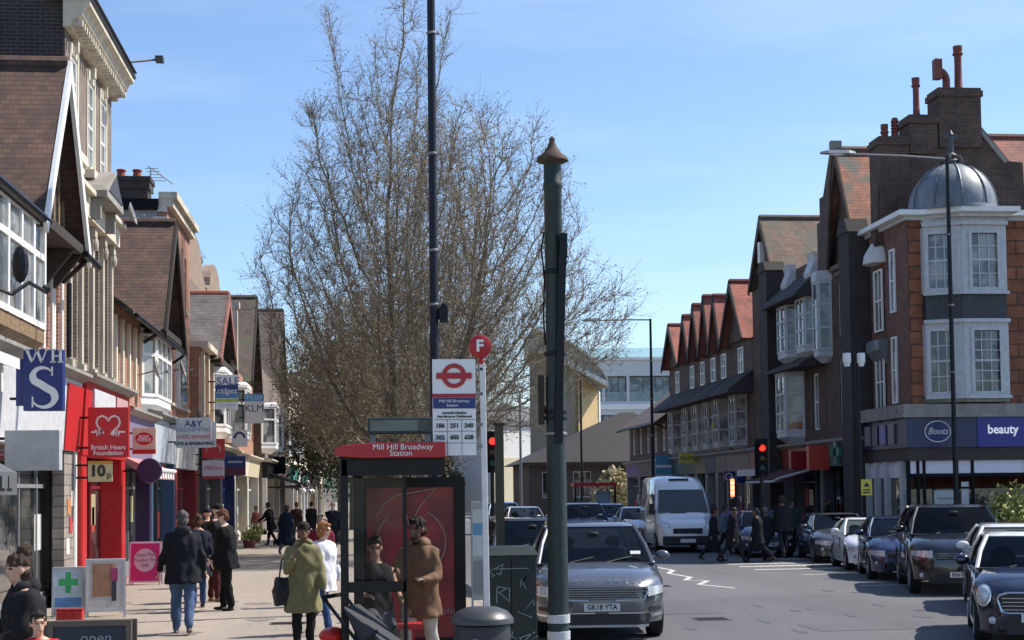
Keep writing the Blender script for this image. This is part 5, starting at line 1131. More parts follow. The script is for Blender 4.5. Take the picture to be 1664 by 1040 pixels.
p = G(524, 1030); o, S, A, up, hp_ = person('woman in a white blouse and blue jeans walking towards the shelter', p, 38, 1.66, skD, top=(.7, .7, .74), toplen=.22, bot=(.03, .06, .15), hair=(.3, .13, .05), hstyle='bob', legs=((24, 6), (-20, 26)), arms=((8, 8, 14), (-8, 8, 18)), fat=1.18, shoe=(.4, .3, .22), vox=.02, head=(28, 10))
bag('white carrier bag hanging from the hand of the woman in white', 'carrier bag', 'carrier_bag', G(545, 1000) + Vector((0, 0, .85)), (.2, .12, .26), (.65, .65, .66), handle=.12)
p = G(494, 1064); o, S, A, up, hp_ = person('woman in an open olive green parka holding a hand to her chest', p, 6, 1.66, skC, top=(.2, .185, .095), toplen=.36, bot=(.012, .012, .014), hair=(.02, .016, .012), hstyle='beanie', arms=((28, 12, 108), (6, 12, 20)), legs=((6, 6), (-6, 8)), fat=1.08, vox=.02, hood=True)
bag('large black leather shoulder bag on the arm of the woman in the green parka', 'handbag', 'handbag', G(468, 1064) + Vector((.0, -.05, 1.0)), (.36, .16, .36), (.014, .014, .016), rz=.3, handle=.3)
# waiting in the shelter
p = at(612, 1000, 15.9); o, S, A, up, hp_ = person('woman in a black vest with bare arms sitting in the bus shelter', (p.x, 15.9), 14, 1.66, skB, top=(.01, .01, .012), toplen=.08, bot=(.05, .055, .065), hair=(.03, .018, .012), legs=((72, 60), (50, 42)), arms=((22, 8, 62), (14, 14, 40)), sleeve=False, sit=.84, lean=-6, head=(-12, 8), vox=.02, z=.12)
p = at(682, 1000, 16.3); o, S, A, up, hp_ = person('man in a brown hooded coat and sunglasses eating beside the poster', (p.x, 16.3), -24, 1.78, skC, top=(.16, .095, .06), toplen=.22, bot=(.42, .41, .38), hair=(.015, .012, .01), hstyle='short', arms=((16, 10, 96), (14, 10, 82)), hood=True, beard=True, fat=1.06, vox=.02, head=(-18, 4), collar=(.02, .02, .022), shoe=(.1, .1, .1))
# crossing on the far right, all in shade
g_ = None
p = gp(1160, 912); person('person in a long dark coat nearest the blue hatchback', p, 80, 1.62, skC, top=(.012, .013, .018), toplen=.55, hair=(.04, .01, .01), legs=((22, 8), (-20, 22)), vox=.026, z=0)
p = gp(1178, 900); person('person in a pale blue top stepping across beyond the dark coats', p, 60, 1.62, skC, top=(.13, .16, .21), toplen=.15, hair=(.02, .02, .02), vox=.026, z=0, legs=((20, 8), (-16, 20)))
p = gp(1192, 915); person('hooded figure in black crossing with one leg forward', p, 100, 1.64, skC, top=(.012, .013, .016), toplen=.4, hood=True, hair=(.02, .02, .02), hstyle='beanie', legs=((26, 6), (-24, 20)), vox=.026, z=0, fat=1.1)
p = gp(1232, 914); person('broad figure in black to the right of the traffic light pole', p, 250, 1.62, skC, top=(.012, .012, .014), toplen=.3, legs=((26, 8), (-26, 18)), hair=(.03, .03, .03), vox=.026, z=0, fat=1.25)
p = gp(1246, 912); person('slim dark figure with a pale bag strap close by the broad figure', p, 200, 1.6, skC, top=(.02, .022, .03), toplen=.2, hair=(.15, .14, .13), vox=.026, z=0)
p = gp(1273, 906, .12); person('tall man seen from behind on the pavement wearing a black jacket', p, 184, 1.8, skC, top=(.012, .012, .015), toplen=.2, legs=((12, 4), (-12, 14)), hair=(.03, .025, .02), vox=.026, fat=1.2)
p = gp(1289, 898, .12); person('companion in dark green beside the tall man from behind', p, 184, 1.68, skC, top=(.014, .022, .02), toplen=.2, bot=(.04, .03, .03), hair=(.01, .01, .01), vox=.026, hstyle='beanie')
p = gp(1345, 884, .12); person('dark figure standing in the shop doorway under the chemist cross', p, 60, 1.7, skC, top=(.02, .02, .02), hair=(.02, .02, .02), vox=.026)
# ================================================================== vehicles
tyre = M('tyre', (.012, .012, .013), .85); rimm = M('alloy', (.32, .33, .35), .3, metal=.8, var=.1); carglass = clearglass('car_glass', (.42, .46, .47)); vanglass = glassmat('van_glass', (.008, .011, .013), .02, curtain=(.02, .025, .028))
plastic = M('black_plastic', (.014, .014, .016), .55); lampm = M('headlamp', (.5, .53, .56), .1, metal=.15, var=.25, scale=25, coat=1); redlamp = M('tail_lamp', (.3, .01, .01), .2, coat=1)
plate_m = M('number_plate_white', (.62, .62, .6), .5, var=.05); platey = M('number_plate_letters', (.01, .01, .01), .6, var=0)
def paint(nm, c, metal=.3, rough=.28): return M(nm, c, rough, metal=metal, var=.05, coat=1)
def car(label, pos, rz=0, L=4.4, W=1.8, H=1.5, hn=.78, hh=.98, yb=1.15, yr0=1.95, yr1=3.3, yt=4.1, r=.32, wx=(.82, 3.4), col=None, grille='bars', plate='', name='parked_car', group=None, roofm=None, belt=None, lights='slim', rails=False, screen=.0, sill=.2):
    root = thing(name, label, 'car', (pos[0], pos[1], 0), R_(rz), group); bt = belt or hh + .03; hw_ = W/2
    a, f0, pw = .8, .6, 2.6
    def plan(y):
        t = min(1, max(0, y/a)); f = f0 + (1 - f0)*(1 - (1 - t)**pw)
        tb = min(1, max(0, (L - y)/.6)); return f * (.74 + .26*(1 - (1 - tb)**2.4))
    def front(x):        # surface depth at |x|
        f = min(abs(x)/hw_, .999)
        return 0 if f < f0 else a*(1 - (1 - (f - f0)/(1 - f0))**(1/pw))
    def topz(y):
        if y < .35: return hn*(.8 + .2*sqrt(max(y, 0)/.35))
        if y < yb: return hn + (hh - hn)*((y - .35)/(yb - .35))**.8
        if y < yt: return hh + (bt - hh)*min(1, (y - yb)/1.0)
        return bt - .1*((y - yt)/(L - yt))**2
    ys = sorted(set([0, .03, .08, .15, .25, .35, .5, .7, .9, yb, yb + .3, yt, L - .35, L - .15, L - .05, L] + [w_ + d for w_ in wx for d in [(r + .06)*c for c in (-1, -.97, -.85, -.6, -.3, 0, .3, .6, .85, .97, 1)]] + list(np.linspace(yb, yt, 6))))
    Rr = r + .055; rings = []
    for y in ys:
        h = hw_*plan(y); T = topz(y); zl = sill + (.06 if y < .03 or y > L - .1 else 0)
        for w_ in wx:
            if abs(y - w_) < Rr: zl = max(zl, r + sqrt(Rr**2 - (y - w_)**2))
        sh = T - (.0 if y > yb else .05); cr = .035 if y < yb else .0
        if y < .35: cr *= y/.35
        half = [(0, T + cr), (.5*h, T + cr*.75), (.8*h, T + cr*.1 - .01), (.93*h, sh - .02), (.985*h, sh - .09), (h, max(.52*(T - .2) + .1, zl + .06)), (h*.995, max(.42, zl + .03)), (h*.975, zl + .012), (h*.93, zl), (h*.6, zl), (h*.59, sill + .02), (0, sill + .02)]
        rings.append([(x, y, z_) for x, z_ in half] + [(-x, y, z_) for x, z_ in half[-2:0:-1]])
    s = MB(); s.loft(rings); bo = part('body', s, col, root, 'sharp')
    # cabin: glass hull, roof, pillars
    wb, wr = hw_*.9, hw_*.70
    def ring(y0, y1, hwf, hwr, z0, z1, bow, br):
        pts = []
        for i in range(7): t = -1 + 2*i/6; pts.append((hwf*t, y0 - bow*(1 - t*t), z0))
        for i in range(1, 6): t = i/6; pts.append((hwf + (hwr - hwf)*t + .035*sin(pi*t), y0 + (y1 - y0)*t, z0 + (z1 - z0)*t))
        for i in range(7): t = 1 - 2*i/6; pts.append((hwr*t, y1 + br*(1 - t*t), z1))
        for i in range(1, 6): t = 1 - i/6; pts.append((-(hwf + (hwr - hwf)*t + .035*sin(pi*t)), y0 + (y1 - y0)*t, z0 + (z1 - z0)*t))
        return pts
    A_ = ring(yb - .02, yt, wb, wb*.97, hh - .03, bt - .02, .14, .08); B_ = ring(yr0, yr1, wr*1.0, wr*.97, H - .055, H - .08, .07, .04)
    mid = [tuple(np.array(p)*.48 + np.array(q)*.52 + np.array((.022*np.sign(p[0]) * (abs(p[0]) > .5*wb), 0, .012))) for p, q in zip(A_, B_)]
    s = MB(); s.loft([A_, mid, B_], cap=False); gl = part('windows', s, carglass, root, True)
    C_ = [(x*.9, y + (.1 if y < (yr0 + yr1)/2 else -.1), H - .01) for x, y, z_ in B_]; D_ = [(x*.45, y + (.35 if y < (yr0 + yr1)/2 else -.35), H) for x, y, z_ in B_]; B2 = [(x*1.025, y + (-.015 if y < (yr0+yr1)/2 else .015), z_ + .003) for x, y, z_ in B_]; B0 = [(x*1.02, y, z_ - .03) for x, y, z_ in B_]
    s = MB(); s.loft([B0, B2, C_, D_]); part('roof', s, roofm or col, root, True)
    n = len(A_)
    for i in (0, 6, 12, 18):
        s = MB(); s.tube([A_[i], mid[i], B_[i]], .034 if i in (0, 6) else .05, 7); part('pillar', s, roofm or col, root, True)
    for i in (9, n - 3):
        s = MB(); s.tube([A_[i], mid[i], B_[i]], .026, 6); part('door_pillar', s, plastic, root, True)
    s = MB(); s.tube([Vector(p) + Vector((0, -.01, .015)) for p in A_[:7]], .018, 5); part('wiper_cowl', s, plastic, root, True)
    for sx in (-.45, .12):
        s = MB(); s.tube([(sx*W*.5 + .05, yb - .1, hh + .012), (sx*W*.5 + .5, yb + .08, hh + .1)], .009, 4); part('wiper', s, plastic, root)
    if rails:
        for sx in (-1, 1): s = MB(); s.tube([(sx*wr*.98, yr0 + .15, H - .03), (sx*wr*.98, yr0 + .3, H + .025), (sx*wr*.97, yr1 - .2, H + .015), (sx*wr*.97, yr1, H - .05)], .018, 6); part('roof_rail', s, chrome, root, True)
    # wheels
    for w_ in wx:
        for sx in (-1, 1):
            s = MB(); X = sx*(hw_ - .13); s.lathe([(r*.62, -.105), (r*.93, -.11), (r, -.08), (r, .08), (r*.93, .11), (r*.62, .105)], n=28, M=Matrix.Translation((X, w_, r)) @ Matrix.Rotation(pi/2, 4, 'Y')); wh = part('wheel', s, tyre, root, True)
            q = MB(); T = Matrix.Translation((X + sx*.1, w_, r)) @ Matrix.Rotation(sx*pi/2, 4, 'Y'); q.lathe([(r*.66, -.02), (r*.66, .012), (r*.6, .015), (r*.58, -.01)], n=24, M=T); q.lathe([(.05, -.03), (.055, .01), (.02, .015)], n=12, M=T)
            for k in range(5): q.box(-.028, .028, .03, r*.6, -.02, .008, T @ Matrix.Rotation(2*pi*k/5, 4, 'Z'))
            part('rim', q, rimm, wh, True)
    s = MB(); s.box(-hw_*.72, hw_*.72, wx[0] - .45, wx[1] + .45, sill + .05, r + .36); part('underbody', s, plastic, root)
    # front details following the bow of the nose
    def patch(name, x0, x1, z0, z1, mat, off=.012, skew=0, both=False, taper=0, parent=root, nseg=8):
        out = None
        for sx in ((1, -1) if both else (1,)):
            s = MB(); xs = np.linspace(x0, x1, nseg + 1); fr = []; bk = []
            for x in xs:
                t = (x - x0)/(x1 - x0) if x1 != x0 else 0; za = z0 + skew*t; zb = z1 + skew*t - taper*t; y = front(x)
                # the face leans back with height
                lean = lambda z_: .0 + .22*max(0, z_ - hn*.72)
                fr.append([(sx*x, y - off + lean(za), za), (sx*x, y - off + lean(zb), zb)]); bk.append([(sx*x, y + .1, za), (sx*x, y + .1, zb)])
            for i in range(nseg):
                q = [fr[i][0], fr[i+1][0], fr[i+1][1], fr[i][1]]; p = [bk[i][0], bk[i+1][0], bk[i+1][1], bk[i][1]]
                s.add(q + p, [(0, 1, 2, 3), (7, 6, 5, 4), (0, 4, 5, 1), (3, 2, 6, 7)])
            s.add([fr[0][0], fr[0][1], bk[0][1], bk[0][0]], [(0, 1, 2, 3)]); s.add([fr[-1][0], fr[-1][1], bk[-1][1], bk[-1][0]], [(0, 1, 2, 3)])
            out = part(name, s, mat, parent)
        return out
    zg = hn*.80; X = hw_
    if grille == 'mesh':
        g = patch('grille', -X*.66, X*.66, zg - .135, zg + .035, plastic, .02)
        s = MB(); rows = 5; 
        for j in range(rows):
            for i in range(26):
                x = (i - 12.5 + .5*(j % 2))*X*.64*2/27; z_ = zg - .12 + j*.034
                s.box(x - .017, x + .017, front(x) - .034, front(x) - .021, z_ - .004, z_ + .004); s.box(x - .0235, x - .0175, front(x) - .033, front(x) - .021, z_ - .004, z_ + .018)
        part('grille_mesh', s, M('grille_silver', (.42, .43, .45), .3, metal=.6), g)
        s = MB()
        for sx in (-1, 1): s.tube([(sx*X*.2, front(X*.2) - .03, zg - .148), (sx*X*.62, front(X*.62) - .03, zg - .14), (sx*X*.7, front(X*.7) - .03, zg - .02), (sx*X*.68, front(X*.68) - .02, zg + .045)], .011, 6)
        part('grille_trim', s, chrome, g, True)
        patch('headlight', X*.70, X*.97, zg - .1, zg + .04, lampm, .015, .035, True, .03); patch('daylight_strip', X*.70, X*.96, zg - .118, zg - .1, chrome, .022, .03, True)
        patch('lower_intake', -X*.72, X*.72, .24, .40, plastic, .012); patch('side_intake', X*.72, X*.93, .42, .50, plastic, .012, .02, True, .03); patch('bumper_strip', X*.74, X*.95, .345, .375, chrome, .02, .02, True); patch('splitter', -X*.7, X*.7, .21, .245, M('silver_skid', (.35, .35, .36), .35, metal=.6), .018)
        patch('fog_strip', X*.1, X*.8, .405, .42, chrome, .016, .0, True)
        tx = 'RANGE ROVER'; w0 = 1.22
        for i, ch in enumerate(tx):
            if ch != ' ': x = (i - 5)*w0/10; text(bo, ch, .062, (x, .105 + front(x)*.8, hn*.955), chrome, rot=(R_(52), 0, 0), depth=.003, sx=1.5)
    elif grille == 'mini':
        g = patch('grille', -X*.62, X*.62, zg - .22, zg - .0, plastic, .02)
        s = MB()
        for j in range(4): z_ = zg - .19 + j*.05; s.tube([(x, front(x) - .028, z_) for x in np.linspace(-X*.58, X*.58, 9)], .007, 5)
        part('grille_slats', s, chrome, g, True)
        s = MB(); o_ = [(-X*.64, zg - .06), (-X*.62, zg + .0), (-X*.5, zg + .035), (X*.5, zg + .035), (X*.62, zg), (X*.64, zg - .06), (X*.58, zg - .22), (X*.5, zg - .24), (-X*.5, zg - .24), (-X*.58, zg - .22)]
        s.tube([(x, front(x) - .03, z_) for x, z_ in o_ + o_[:1]], .016, 6); part('grille_surround', s, chrome, g, True)
        for sx in (-1, 1):
            s = MB(); cx = sx*X*.80; T = Matrix.Translation((cx, front(cx) + .05, zg - .02)) @ Matrix.Rotation(sx*R_(28), 4, 'Z') @ Matrix.Rotation(R_(80), 4, 'X') @ Matrix.Diagonal((.82, 1.2, 1, 1)); s.lathe([(.115, -.02), (.118, .06), (.1, .1), (.05, .125), (.01, .13)], n=24, M=T); hl = part('headlight', s, lampm, root, True)
            q = MB(); q.lathe([(.118, .02), (.128, .05), (.128, .07), (.112, .075)], n=24, M=T); part('headlight_ring', q, chrome, hl, True)
        patch('lower_intake', -X*.6, X*.6, .27, .36, plastic, .015); patch('bumper_lower', -X*.98, X*.98, .2, .45, plastic, .008)
        for sx in (-1, 1): s = MB(); cx = sx*X*.72; s.lathe([(.045, -.02), (.05, .03), (.01, .045)], n=14, M=Matrix.Translation((cx, front(cx) - .0, .38)) @ Matrix.Rotation(R_(90), 4, 'X')); part('fog_light', s, lampm, root, True)
        s = MB(); s.ell((0, .05, hn*.97), (.07, .02, .025), 12, 6); s.box(-.15, .15, .045, .055, hn*.965, hn*.975); part('bonnet_badge', s, chrome, root, True)
    else:
        g = patch('grille', -X*.5, X*.5, zg - .13, zg + .02, plastic, .014)
        s = MB()
        for j in range(3): s.tube([(x, front(x) - .02, zg - .1 + j*.045) for x in np.linspace(-X*.48, X*.48, 7)], .006, 5)
        part('grille_bars', s, chrome if grille == 'bars' else mgrey, g, True)
        patch('headlight', X*.58, X*.96, zg - .1, zg + .05, lampm, .013, .04, True, .05); patch('lower_intake', -X*.66, X*.66, .25, .42, plastic, .012)
        for sx in (-1, 1): s = MB(); cx = sx*X*.78; s.lathe([(.045, -.02), (.05, .02), (.01, .03)], n=12, M=Matrix.Translation((cx, front(cx) - .0, .4)) @ Matrix.Rotation(R_(90), 4, 'X')); part('fog_light', s, lampm, root, True)
        s = MB(); s.lathe([(.05, -.01), (.05, .015), (.02, .02)], n=14, M=Matrix.Translation((0, -.012, zg - .03)) @ Matrix.Rotation(R_(90), 4, 'X')); part('badge', s, chrome, root, True)
    zp = .50 if grille == 'mesh' else .42
    s = MB(); s.box(-.26, .26, -.045, -.03, zp - .056, zp + .056); s.box(-.2, .2, -.03, .02, zp - .03, zp + .03); np_ = part('number_plate', s, plate_m, root)
    if plate: text(np_, plate, .105, (0, -.047, zp), platey, depth=.002, sx=.92, bold=.002)
    # mirrors
    for sx in (-1, 1):
        s = MB(); s.ell((sx*(hw_ + .1), yb + .42, bt + .06), (.115, .06, .075), 12, 8); s.cyl((sx*(wb - .02), yb + .38, bt + .0), (sx*(hw_ + .04), yb + .42, bt + .03), .03, n=6); part('wing_mirror', s, col if grille != 'bars2' else plastic, root, True)
        s = MB(); s.tube([(sx*hw_*1.001, yb + .35, .55), (sx*hw_*1.003, yb + .35, bt - .1)], .008, 4); s.tube([(sx*hw_*1.003, yb + 1.5, .5), (sx*hw_*1.003, yb + 1.5, bt - .1)], .008, 4); s.tube([(sx*hw_*1.0, yb + .35, .3), (sx*hw_*1.0, yb + 1.5, .3)], .006, 4); part('door_seam', s, plastic, root)
        s = MB(); s.box(sx*(hw_ + .012) - .012, sx*(hw_ + .012) + .012, yb + 1.2, yb + 1.4, bt - .16, bt - .12); part('door_handle', s, col, root)
        s = MB(); s.box(sx*hw_*.62, sx*hw_*.86, L*.995 - .15, L*.995 - .02, bt - .28, bt - .1); part('tail_light', s, redlamp, root)
    # seats, head rests, dashboard and wheel seen through the glass
    for sx in (-1, 1):
        s = MB(); ys_ = yr0 + .25; s.loft([[(sx*.38 + u*.24*k, ys_ + v*.07 + d, z_) for (u, v) in ((-1, -1), (1, -1), (1, 1), (-1, 1))] for z_, k, d in ((hh - .05, 1, 0), (H - .42, .8, .08), (H - .4, .5, .09))]); st = part('seat', s, plastic, root, bevel=.03)
        s = MB(); s.ell((sx*.38, ys_ + .1, H - .3), (.13, .05, .09), 12, 8); part('head_rest', s, plastic, st, True)
    s = MB(); s.box(-wb*.96, wb*.96, yb + .15, yb + .6, hh - .04, hh + .03); part('dashboard', s, plastic, root, bevel=.02)
    s = MB(); s.lathe([(.17, -.015), (.19, 0), (.17, .015), (.16, 0)], n=20, M=Matrix.Translation((-.38, yb + .72, hh + .06)) @ Matrix.Rotation(R_(70), 4, 'X')); part('steering_wheel', s, plastic, root, True)
    s = MB(); s.box(-wb*.9, wb*.9, yr1 - .3, yr1 - .15, hh - .04, H - .45); part('rear_seat', s, plastic, root, bevel=.03)
    # inside: mirror and a sticker on the screen
    ym = yb + (yr0 - yb)*.72; zm = hh + (H - hh)*.72
    s = MB(); s.ell((0, yb + (yr0 - yb)*.82 - .16, H - .16), (.1, .02, .035), 10, 6); part('rear_view_mirror', s, plastic, root, True)
    s = MB(); t = .18; s.box(hw_*.56, hw_*.72, 0, .004, 0, .07, Matrix.Translation((0, yb + (yr0 - yb)*t - .10, hh + (H - hh)*t + .02)) @ Matrix.Rotation(-R_(50), 4, 'X')); part('windscreen_sticker', s, plate_m, root)
    return root
vel = paint('graphite_paint', (.11, .115, .13), .5, .3); blk = paint('black_car_paint', (.008, .008, .009), .1, .2); nav = paint('navy_car_paint', (.01, .02, .07), .3, .22); wht = paint('white_car_paint', (.72, .73, .74), 0, .25); gry = paint('grey_car_paint', (.07, .075, .08), .4); slv = paint('silver_car_paint', (.4, .41, .42), .6)
mnavy = paint('ink_blue_paint', (.008, .012, .035), .3, .2)
car('dark grey sport utility car with wide mesh grille right behind the green pipe', (3.42, 21.2), -5, 4.8, 1.95, 1.665, .93, 1.08, 1.25, 2.15, 3.7, 4.6, .37, (.9, 3.77), vel, 'mesh', 'GK18 YTA', rails=True, sill=.26)
car('dark blue small car with round headlights and chrome slatted grille, cut by the right edge', (8.95, 18.9), -21, 3.85, 1.72, 1.52, .90, 1.04, 1.0, 1.5, 3.0, 3.75, .33, (.75, 3.25), mnavy, 'mini', 'LP13 OVW', sill=.22, roofm=M('white_roof', (.7, .7, .7), .3, coat=1))
car('white small car with white mirror between the dark blue car and the big black one', (11.1, 23.9), -19, 3.8, 1.70, 1.50, .90, 1.04, 1.0, 1.5, 3.0, 3.75, .33, (.75, 3.25), wht, 'mini', 'LK14 ZRE', group=None)
car('big black off-road car with tall dark windscreen in the parked row', (11.85, 28.4), -16, 4.75, 2.0, 1.79, 1.06, 1.2, 1.15, 1.75, 4.2, 4.65, .38, (.85, 3.75), blk, 'bars', 'RE67 KDN', sill=.3, belt=1.24)
car('navy blue small hatchback with swept headlights behind the big black car', (12.5, 33.2), -14, 3.7, 1.68, 1.46, .82, 1.0, .95, 1.7, 3.0, 3.6, .3, (.75, 3.1), nav, 'plain', 'KT12 HXS')
car('white coupe parked second from the far end of the right hand row', (13.3, 37.0), -10, 3.8, 1.75, 1.36, .74, .92, 1.15, 1.9, 2.8, 3.6, .32, (.8, 3.1), wht, 'plain', 'LS62 VNP')
car('dark grey saloon parked first in the right hand row beside the crossing', (13.8, 41.2), -8, 4.5, 1.8, 1.42, .76, .94, 1.2, 2.0, 3.2, 4.0, .32, (.85, 3.55), gry, 'bars', 'BD58 OTF')
car('dark blue hatchback standing in front of the white van', (12.6, 45.2), -9, 3.8, 1.68, 1.46, .8, .98, .95, 1.7, 3.0, 3.7, .3, (.75, 3.15), nav, 'plain', 'EA09 WMU')
car('black estate car with silver roof edge parked behind the dark grey sport utility car', (3.45, 28.6), 0, 4.6, 1.85, 1.62, .88, 1.05, 1.2, 2.0, 3.9, 4.5, .34, (.85, 3.6), blk, 'bars', 'YB16 LCJ', rails=True)
car('tall dark blue sport utility car in the queue left of the white van', (8.55, 55.5), 0, 4.5, 1.85, 1.68, .92, 1.08, 1.1, 1.8, 3.7, 4.4, .34, (.85, 3.6), nav, 'plain')
car('blue grey hatchback farther back in the queue beside the tall dark blue car', (11.0, 64.5), -3, 4.1, 1.75, 1.55, .85, 1.0, 1.0, 1.8, 3.3, 4.0, .31, (.8, 3.3), paint('blue_grey_paint', (.05, .07, .1)), 'plain')
car('white hatchback nosing out to the left of the white van', (10.9, 57.5), -6, 4.0, 1.72, 1.48, .8, .98, 1.0, 1.8, 3.1, 3.9, .31, (.8, 3.2), wht, 'plain')
car('silver white car in the far queue above the black estate', (6.95, 62), 0, 4.3, 1.76, 1.5, .8, .98, 1.1, 1.9, 3.3, 4.2, .31, (.85, 3.4), slv, 'plain')
car('pale blue car last in the far queue', (7.0, 72), 0, 4.4, 1.8, 1.62, .85, 1.0, 1.1, 1.9, 3.4, 4.3, .32, (.85, 3.5), paint('pale_blue_paint', (.1, .16, .26)), 'plain')
# white high roof van
vn = thing('van', 'white high roof delivery van parked beside the shops facing down the street', 'van', (11.0, 49.6, 0), R_(-4))
ys = [0, .05, .15, .4, .75, 1.0, 1.25, 1.55, 1.8, 2.1, 2.5, 3.2, 5.6, 5.75]; zt = [.82, .95, 1.02, 1.12, 1.22, 1.36, 1.7, 2.1, 2.35, 2.5, 2.6, 2.64, 2.64, 2.58]; hwv = [.72, .84, .9, .95, .98, 1, 1, 1, 1, 1, 1, 1, 1, .97]
rings = []
for y, z_, h in zip(ys, zt, hwv):
    k = min(1, max(0, (z_ - 1.1)/1.4)); tw = h*(1 - .16*k)
    hf = [(0, z_ + .02), (tw*.6, z_ + .01), (tw*.9, z_ - .04), (tw, z_ - .14), (h*(1 - .06*k), min(z_ - .2, 1.5)), (h, min(z_ - .25, 1.1)), (h, .5), (h*.97, .26), (0, .26)]
    rings.append([(x, y, q) for x, q in hf] + [(-x, y, q) for x, q in hf[-2:0:-1]])
s = MB(); s.loft(rings); vb = part('body', s, wht, vn, 'sharp')
s = MB(); s.add([(-.88, .97, 1.37), (.88, .97, 1.37), (.78, 1.58, 2.16), (-.78, 1.58, 2.16), (-.8, 1.1, 1.3), (.8, 1.1, 1.3), (.74, 1.7, 2.1), (-.74, 1.7, 2.1)], [(0,1,2,3),(7,6,5,4),(0,4,5,1),(1,5,6,2),(2,6,7,3),(3,7,4,0)]); part('windscreen', s, vanglass, vn)
for sx in (-1, 1):
    s = MB(); s.prism([(1.15, 1.3), (1.75, 2.0), (2.3, 2.0), (2.3, 1.25)], 'x', sx*.9, sx*1.004); part('side_window', s, vanglass, vn)
    s = MB(); s.box(sx*1.08 - .09, sx*1.08 + .09, 1.05, 1.2, 1.3, 1.68); s.cyl((sx*.95, 1.15, 1.4), (sx*1.05, 1.12, 1.45), .03, n=6); part('wing_mirror', s, plastic, vn)
    s = MB(); s.add([(sx*.58, -.02, .86), (sx*.9, .13, .88), (sx*.92, .32, 1.1), (sx*.62, .12, 1.02), (sx*.58, .2, .86), (sx*.86, .4, .88), (sx*.86, .5, 1.1), (sx*.62, .35, 1.02)], [(0,1,2,3),(7,6,5,4),(0,4,5,1),(1,5,6,2),(2,6,7,3),(3,7,4,0)]); part('headlight', s, lampm, vn)
    for wy in (.95, 4.6):
        s = MB(); s.lathe([(.2, -.12), (.33, -.12), (.35, -.08), (.35, .08), (.33, .12), (.2, .12)], n=24, M=Matrix.Translation((sx*.9, wy, .35)) @ Matrix.Rotation(pi/2, 4, 'Y')); wh = part('wheel', s, tyre, vn, True); s = MB(); s.lathe([(.2, 0), (.19, .03), (.06, .05), (.03, .06)], n=16, M=Matrix.Translation((sx*1.0, wy, .35)) @ Matrix.Rotation(sx*pi/2, 4, 'Y')); part('rim', s, mgrey, wh, True)
s = MB(); s.box(-.5, .5, -.035, .06, .66, .84); part('grille', s, plastic, vn)
s = MB(); s.box(-.85, .85, -.05, .3, .26, .58); part('bumper', s, plastic, vn, bevel=.04)
s = MB(); s.box(-.26, .26, -.075, -.05, .36, .48); part('number_plate', s, plate_m, vn)
s = MB(); s.box(-.35, .35, 2.0, 2.06, 2.47, 2.55); part('roof_lamp', s, plastic, vn)
s = MB(); s.box(-.45, .1, .93, .97, 1.34, 1.37); part('wiper', s, plastic, vn)
# ================================================================== hanging signs on the left
def sign(label, px0, px1, py0, py1, mat, X0=-5.3, th=.12, edge=None, group=None, name='hanging_sign', bracket=True, Y=None, right=False):
    Y = Y or fy(px0 if not right else px1, X0); a = at(px0, py1, Y); c = at(px1, py0, Y); w_ = c.x - a.x; h = c.z - a.z
    root = thing(name, label, 'sign', ((a.x + c.x)/2, Y, (a.z + c.z)/2), 0, group)
    s = MB(); s.box(-w_/2, w_/2, -th/2, th/2, -h/2, h/2); part('board', s, mat, root, bevel=.006)
    if edge: s = MB(); e = .02; s.box(-w_/2 - e, w_/2 + e, -th/2 + .02, th/2 - .02, h/2, h/2 + e); s.box(-w_/2 - e, w_/2 + e, -th/2 + .02, th/2 - .02, -h/2 - e, -h/2); s.box(-w_/2 - e, -w_/2, -th/2 + .02, th/2 - .02, -h/2, h/2); s.box(w_/2, w_/2 + e, -th/2 + .02, th/2 - .02, -h/2, h/2); part('rim', s, edge, root)
    if bracket:
        s = MB(); sg = 1 if right else -1
        for z_ in (-h*.3, h*.3): s.box(sg*w_/2, sg*(w_/2 + .22), -.02, .02, z_ - .02, z_ + .02)
        part('bracket', s, black, root)
    return root, w_, h, -th/2
def panel(root, x0, x1, z0, z1, y, mat, name='panel', t=.008):
    s = MB(); s.box(x0, x1, y - t, y - .0005, z0, z1); return part(name, s, mat, root)
inkwhite = M('sign_white', (.72, .73, .72), .5, var=.05); inkred = M('sign_red', (.48, .015, .02), .4, var=.05); inkblue = M('sign_blue', (.015, .03, .16), .4, var=.06); inkgrey = M('sign_grey', (.42, .44, .45), .5); inkdark = M('ink_dark', (.03, .03, .035), .6, var=0); inkpale = M('sign_pale_blue', (.3, .5, .65), .5); inkteal = M('sign_green', (.04, .4, .12), .5)
r, w_, h, y = sign('tall navy blue sign with the white letters WHS on the nearest shop', 40, 104, 568, 668, inkblue, X0=-5.15, th=.2)
panel(r, -w_/2 - .12, -w_/2 - .005, -h*.42, h*.34, y + .06, inkblue, 'side_box')
def serifs(s, x0, x1, z, t=.018): s.box(x0, x1, y - .012, y - .001, z - t/2, z + t/2)
s = MB(); cx = -.09; sc = .15
for (a, b_, w1) in (((-.22, 1), (-.13, 0), .05), ((-.13, 0), (-.05, .95), .022), ((-.05, .95), (.03, 0), .05), ((.03, 0), (.11, 1), .022)): stroke(s, [(a[0]*.9 - .045, .27 + a[1]*.19), (b_[0]*.9 - .045, .27 + b_[1]*.19)], w1*.8, y - .012, y - .001)
serifs(s, -.285, -.205, .46); serifs(s, .03, .085, .46); serifs(s, -.12, -.06, .45)
for x in (.15, .26): s.box(x - .018, x + .018, y - .012, y - .001, .27, .46); serifs(s, x - .04, x + .04, .46); serifs(s, x - .04, x + .04, .27)
s.box(.15, .26, y - .011, y - .001, .355, .375); part('letters', s, inkwhite, r)
s = MB(); pts = arc(.01, .06, .155, .125, 20, 200, 14) + arc(.02, -.26, .17, .16, 100, -150, 22)[3:]
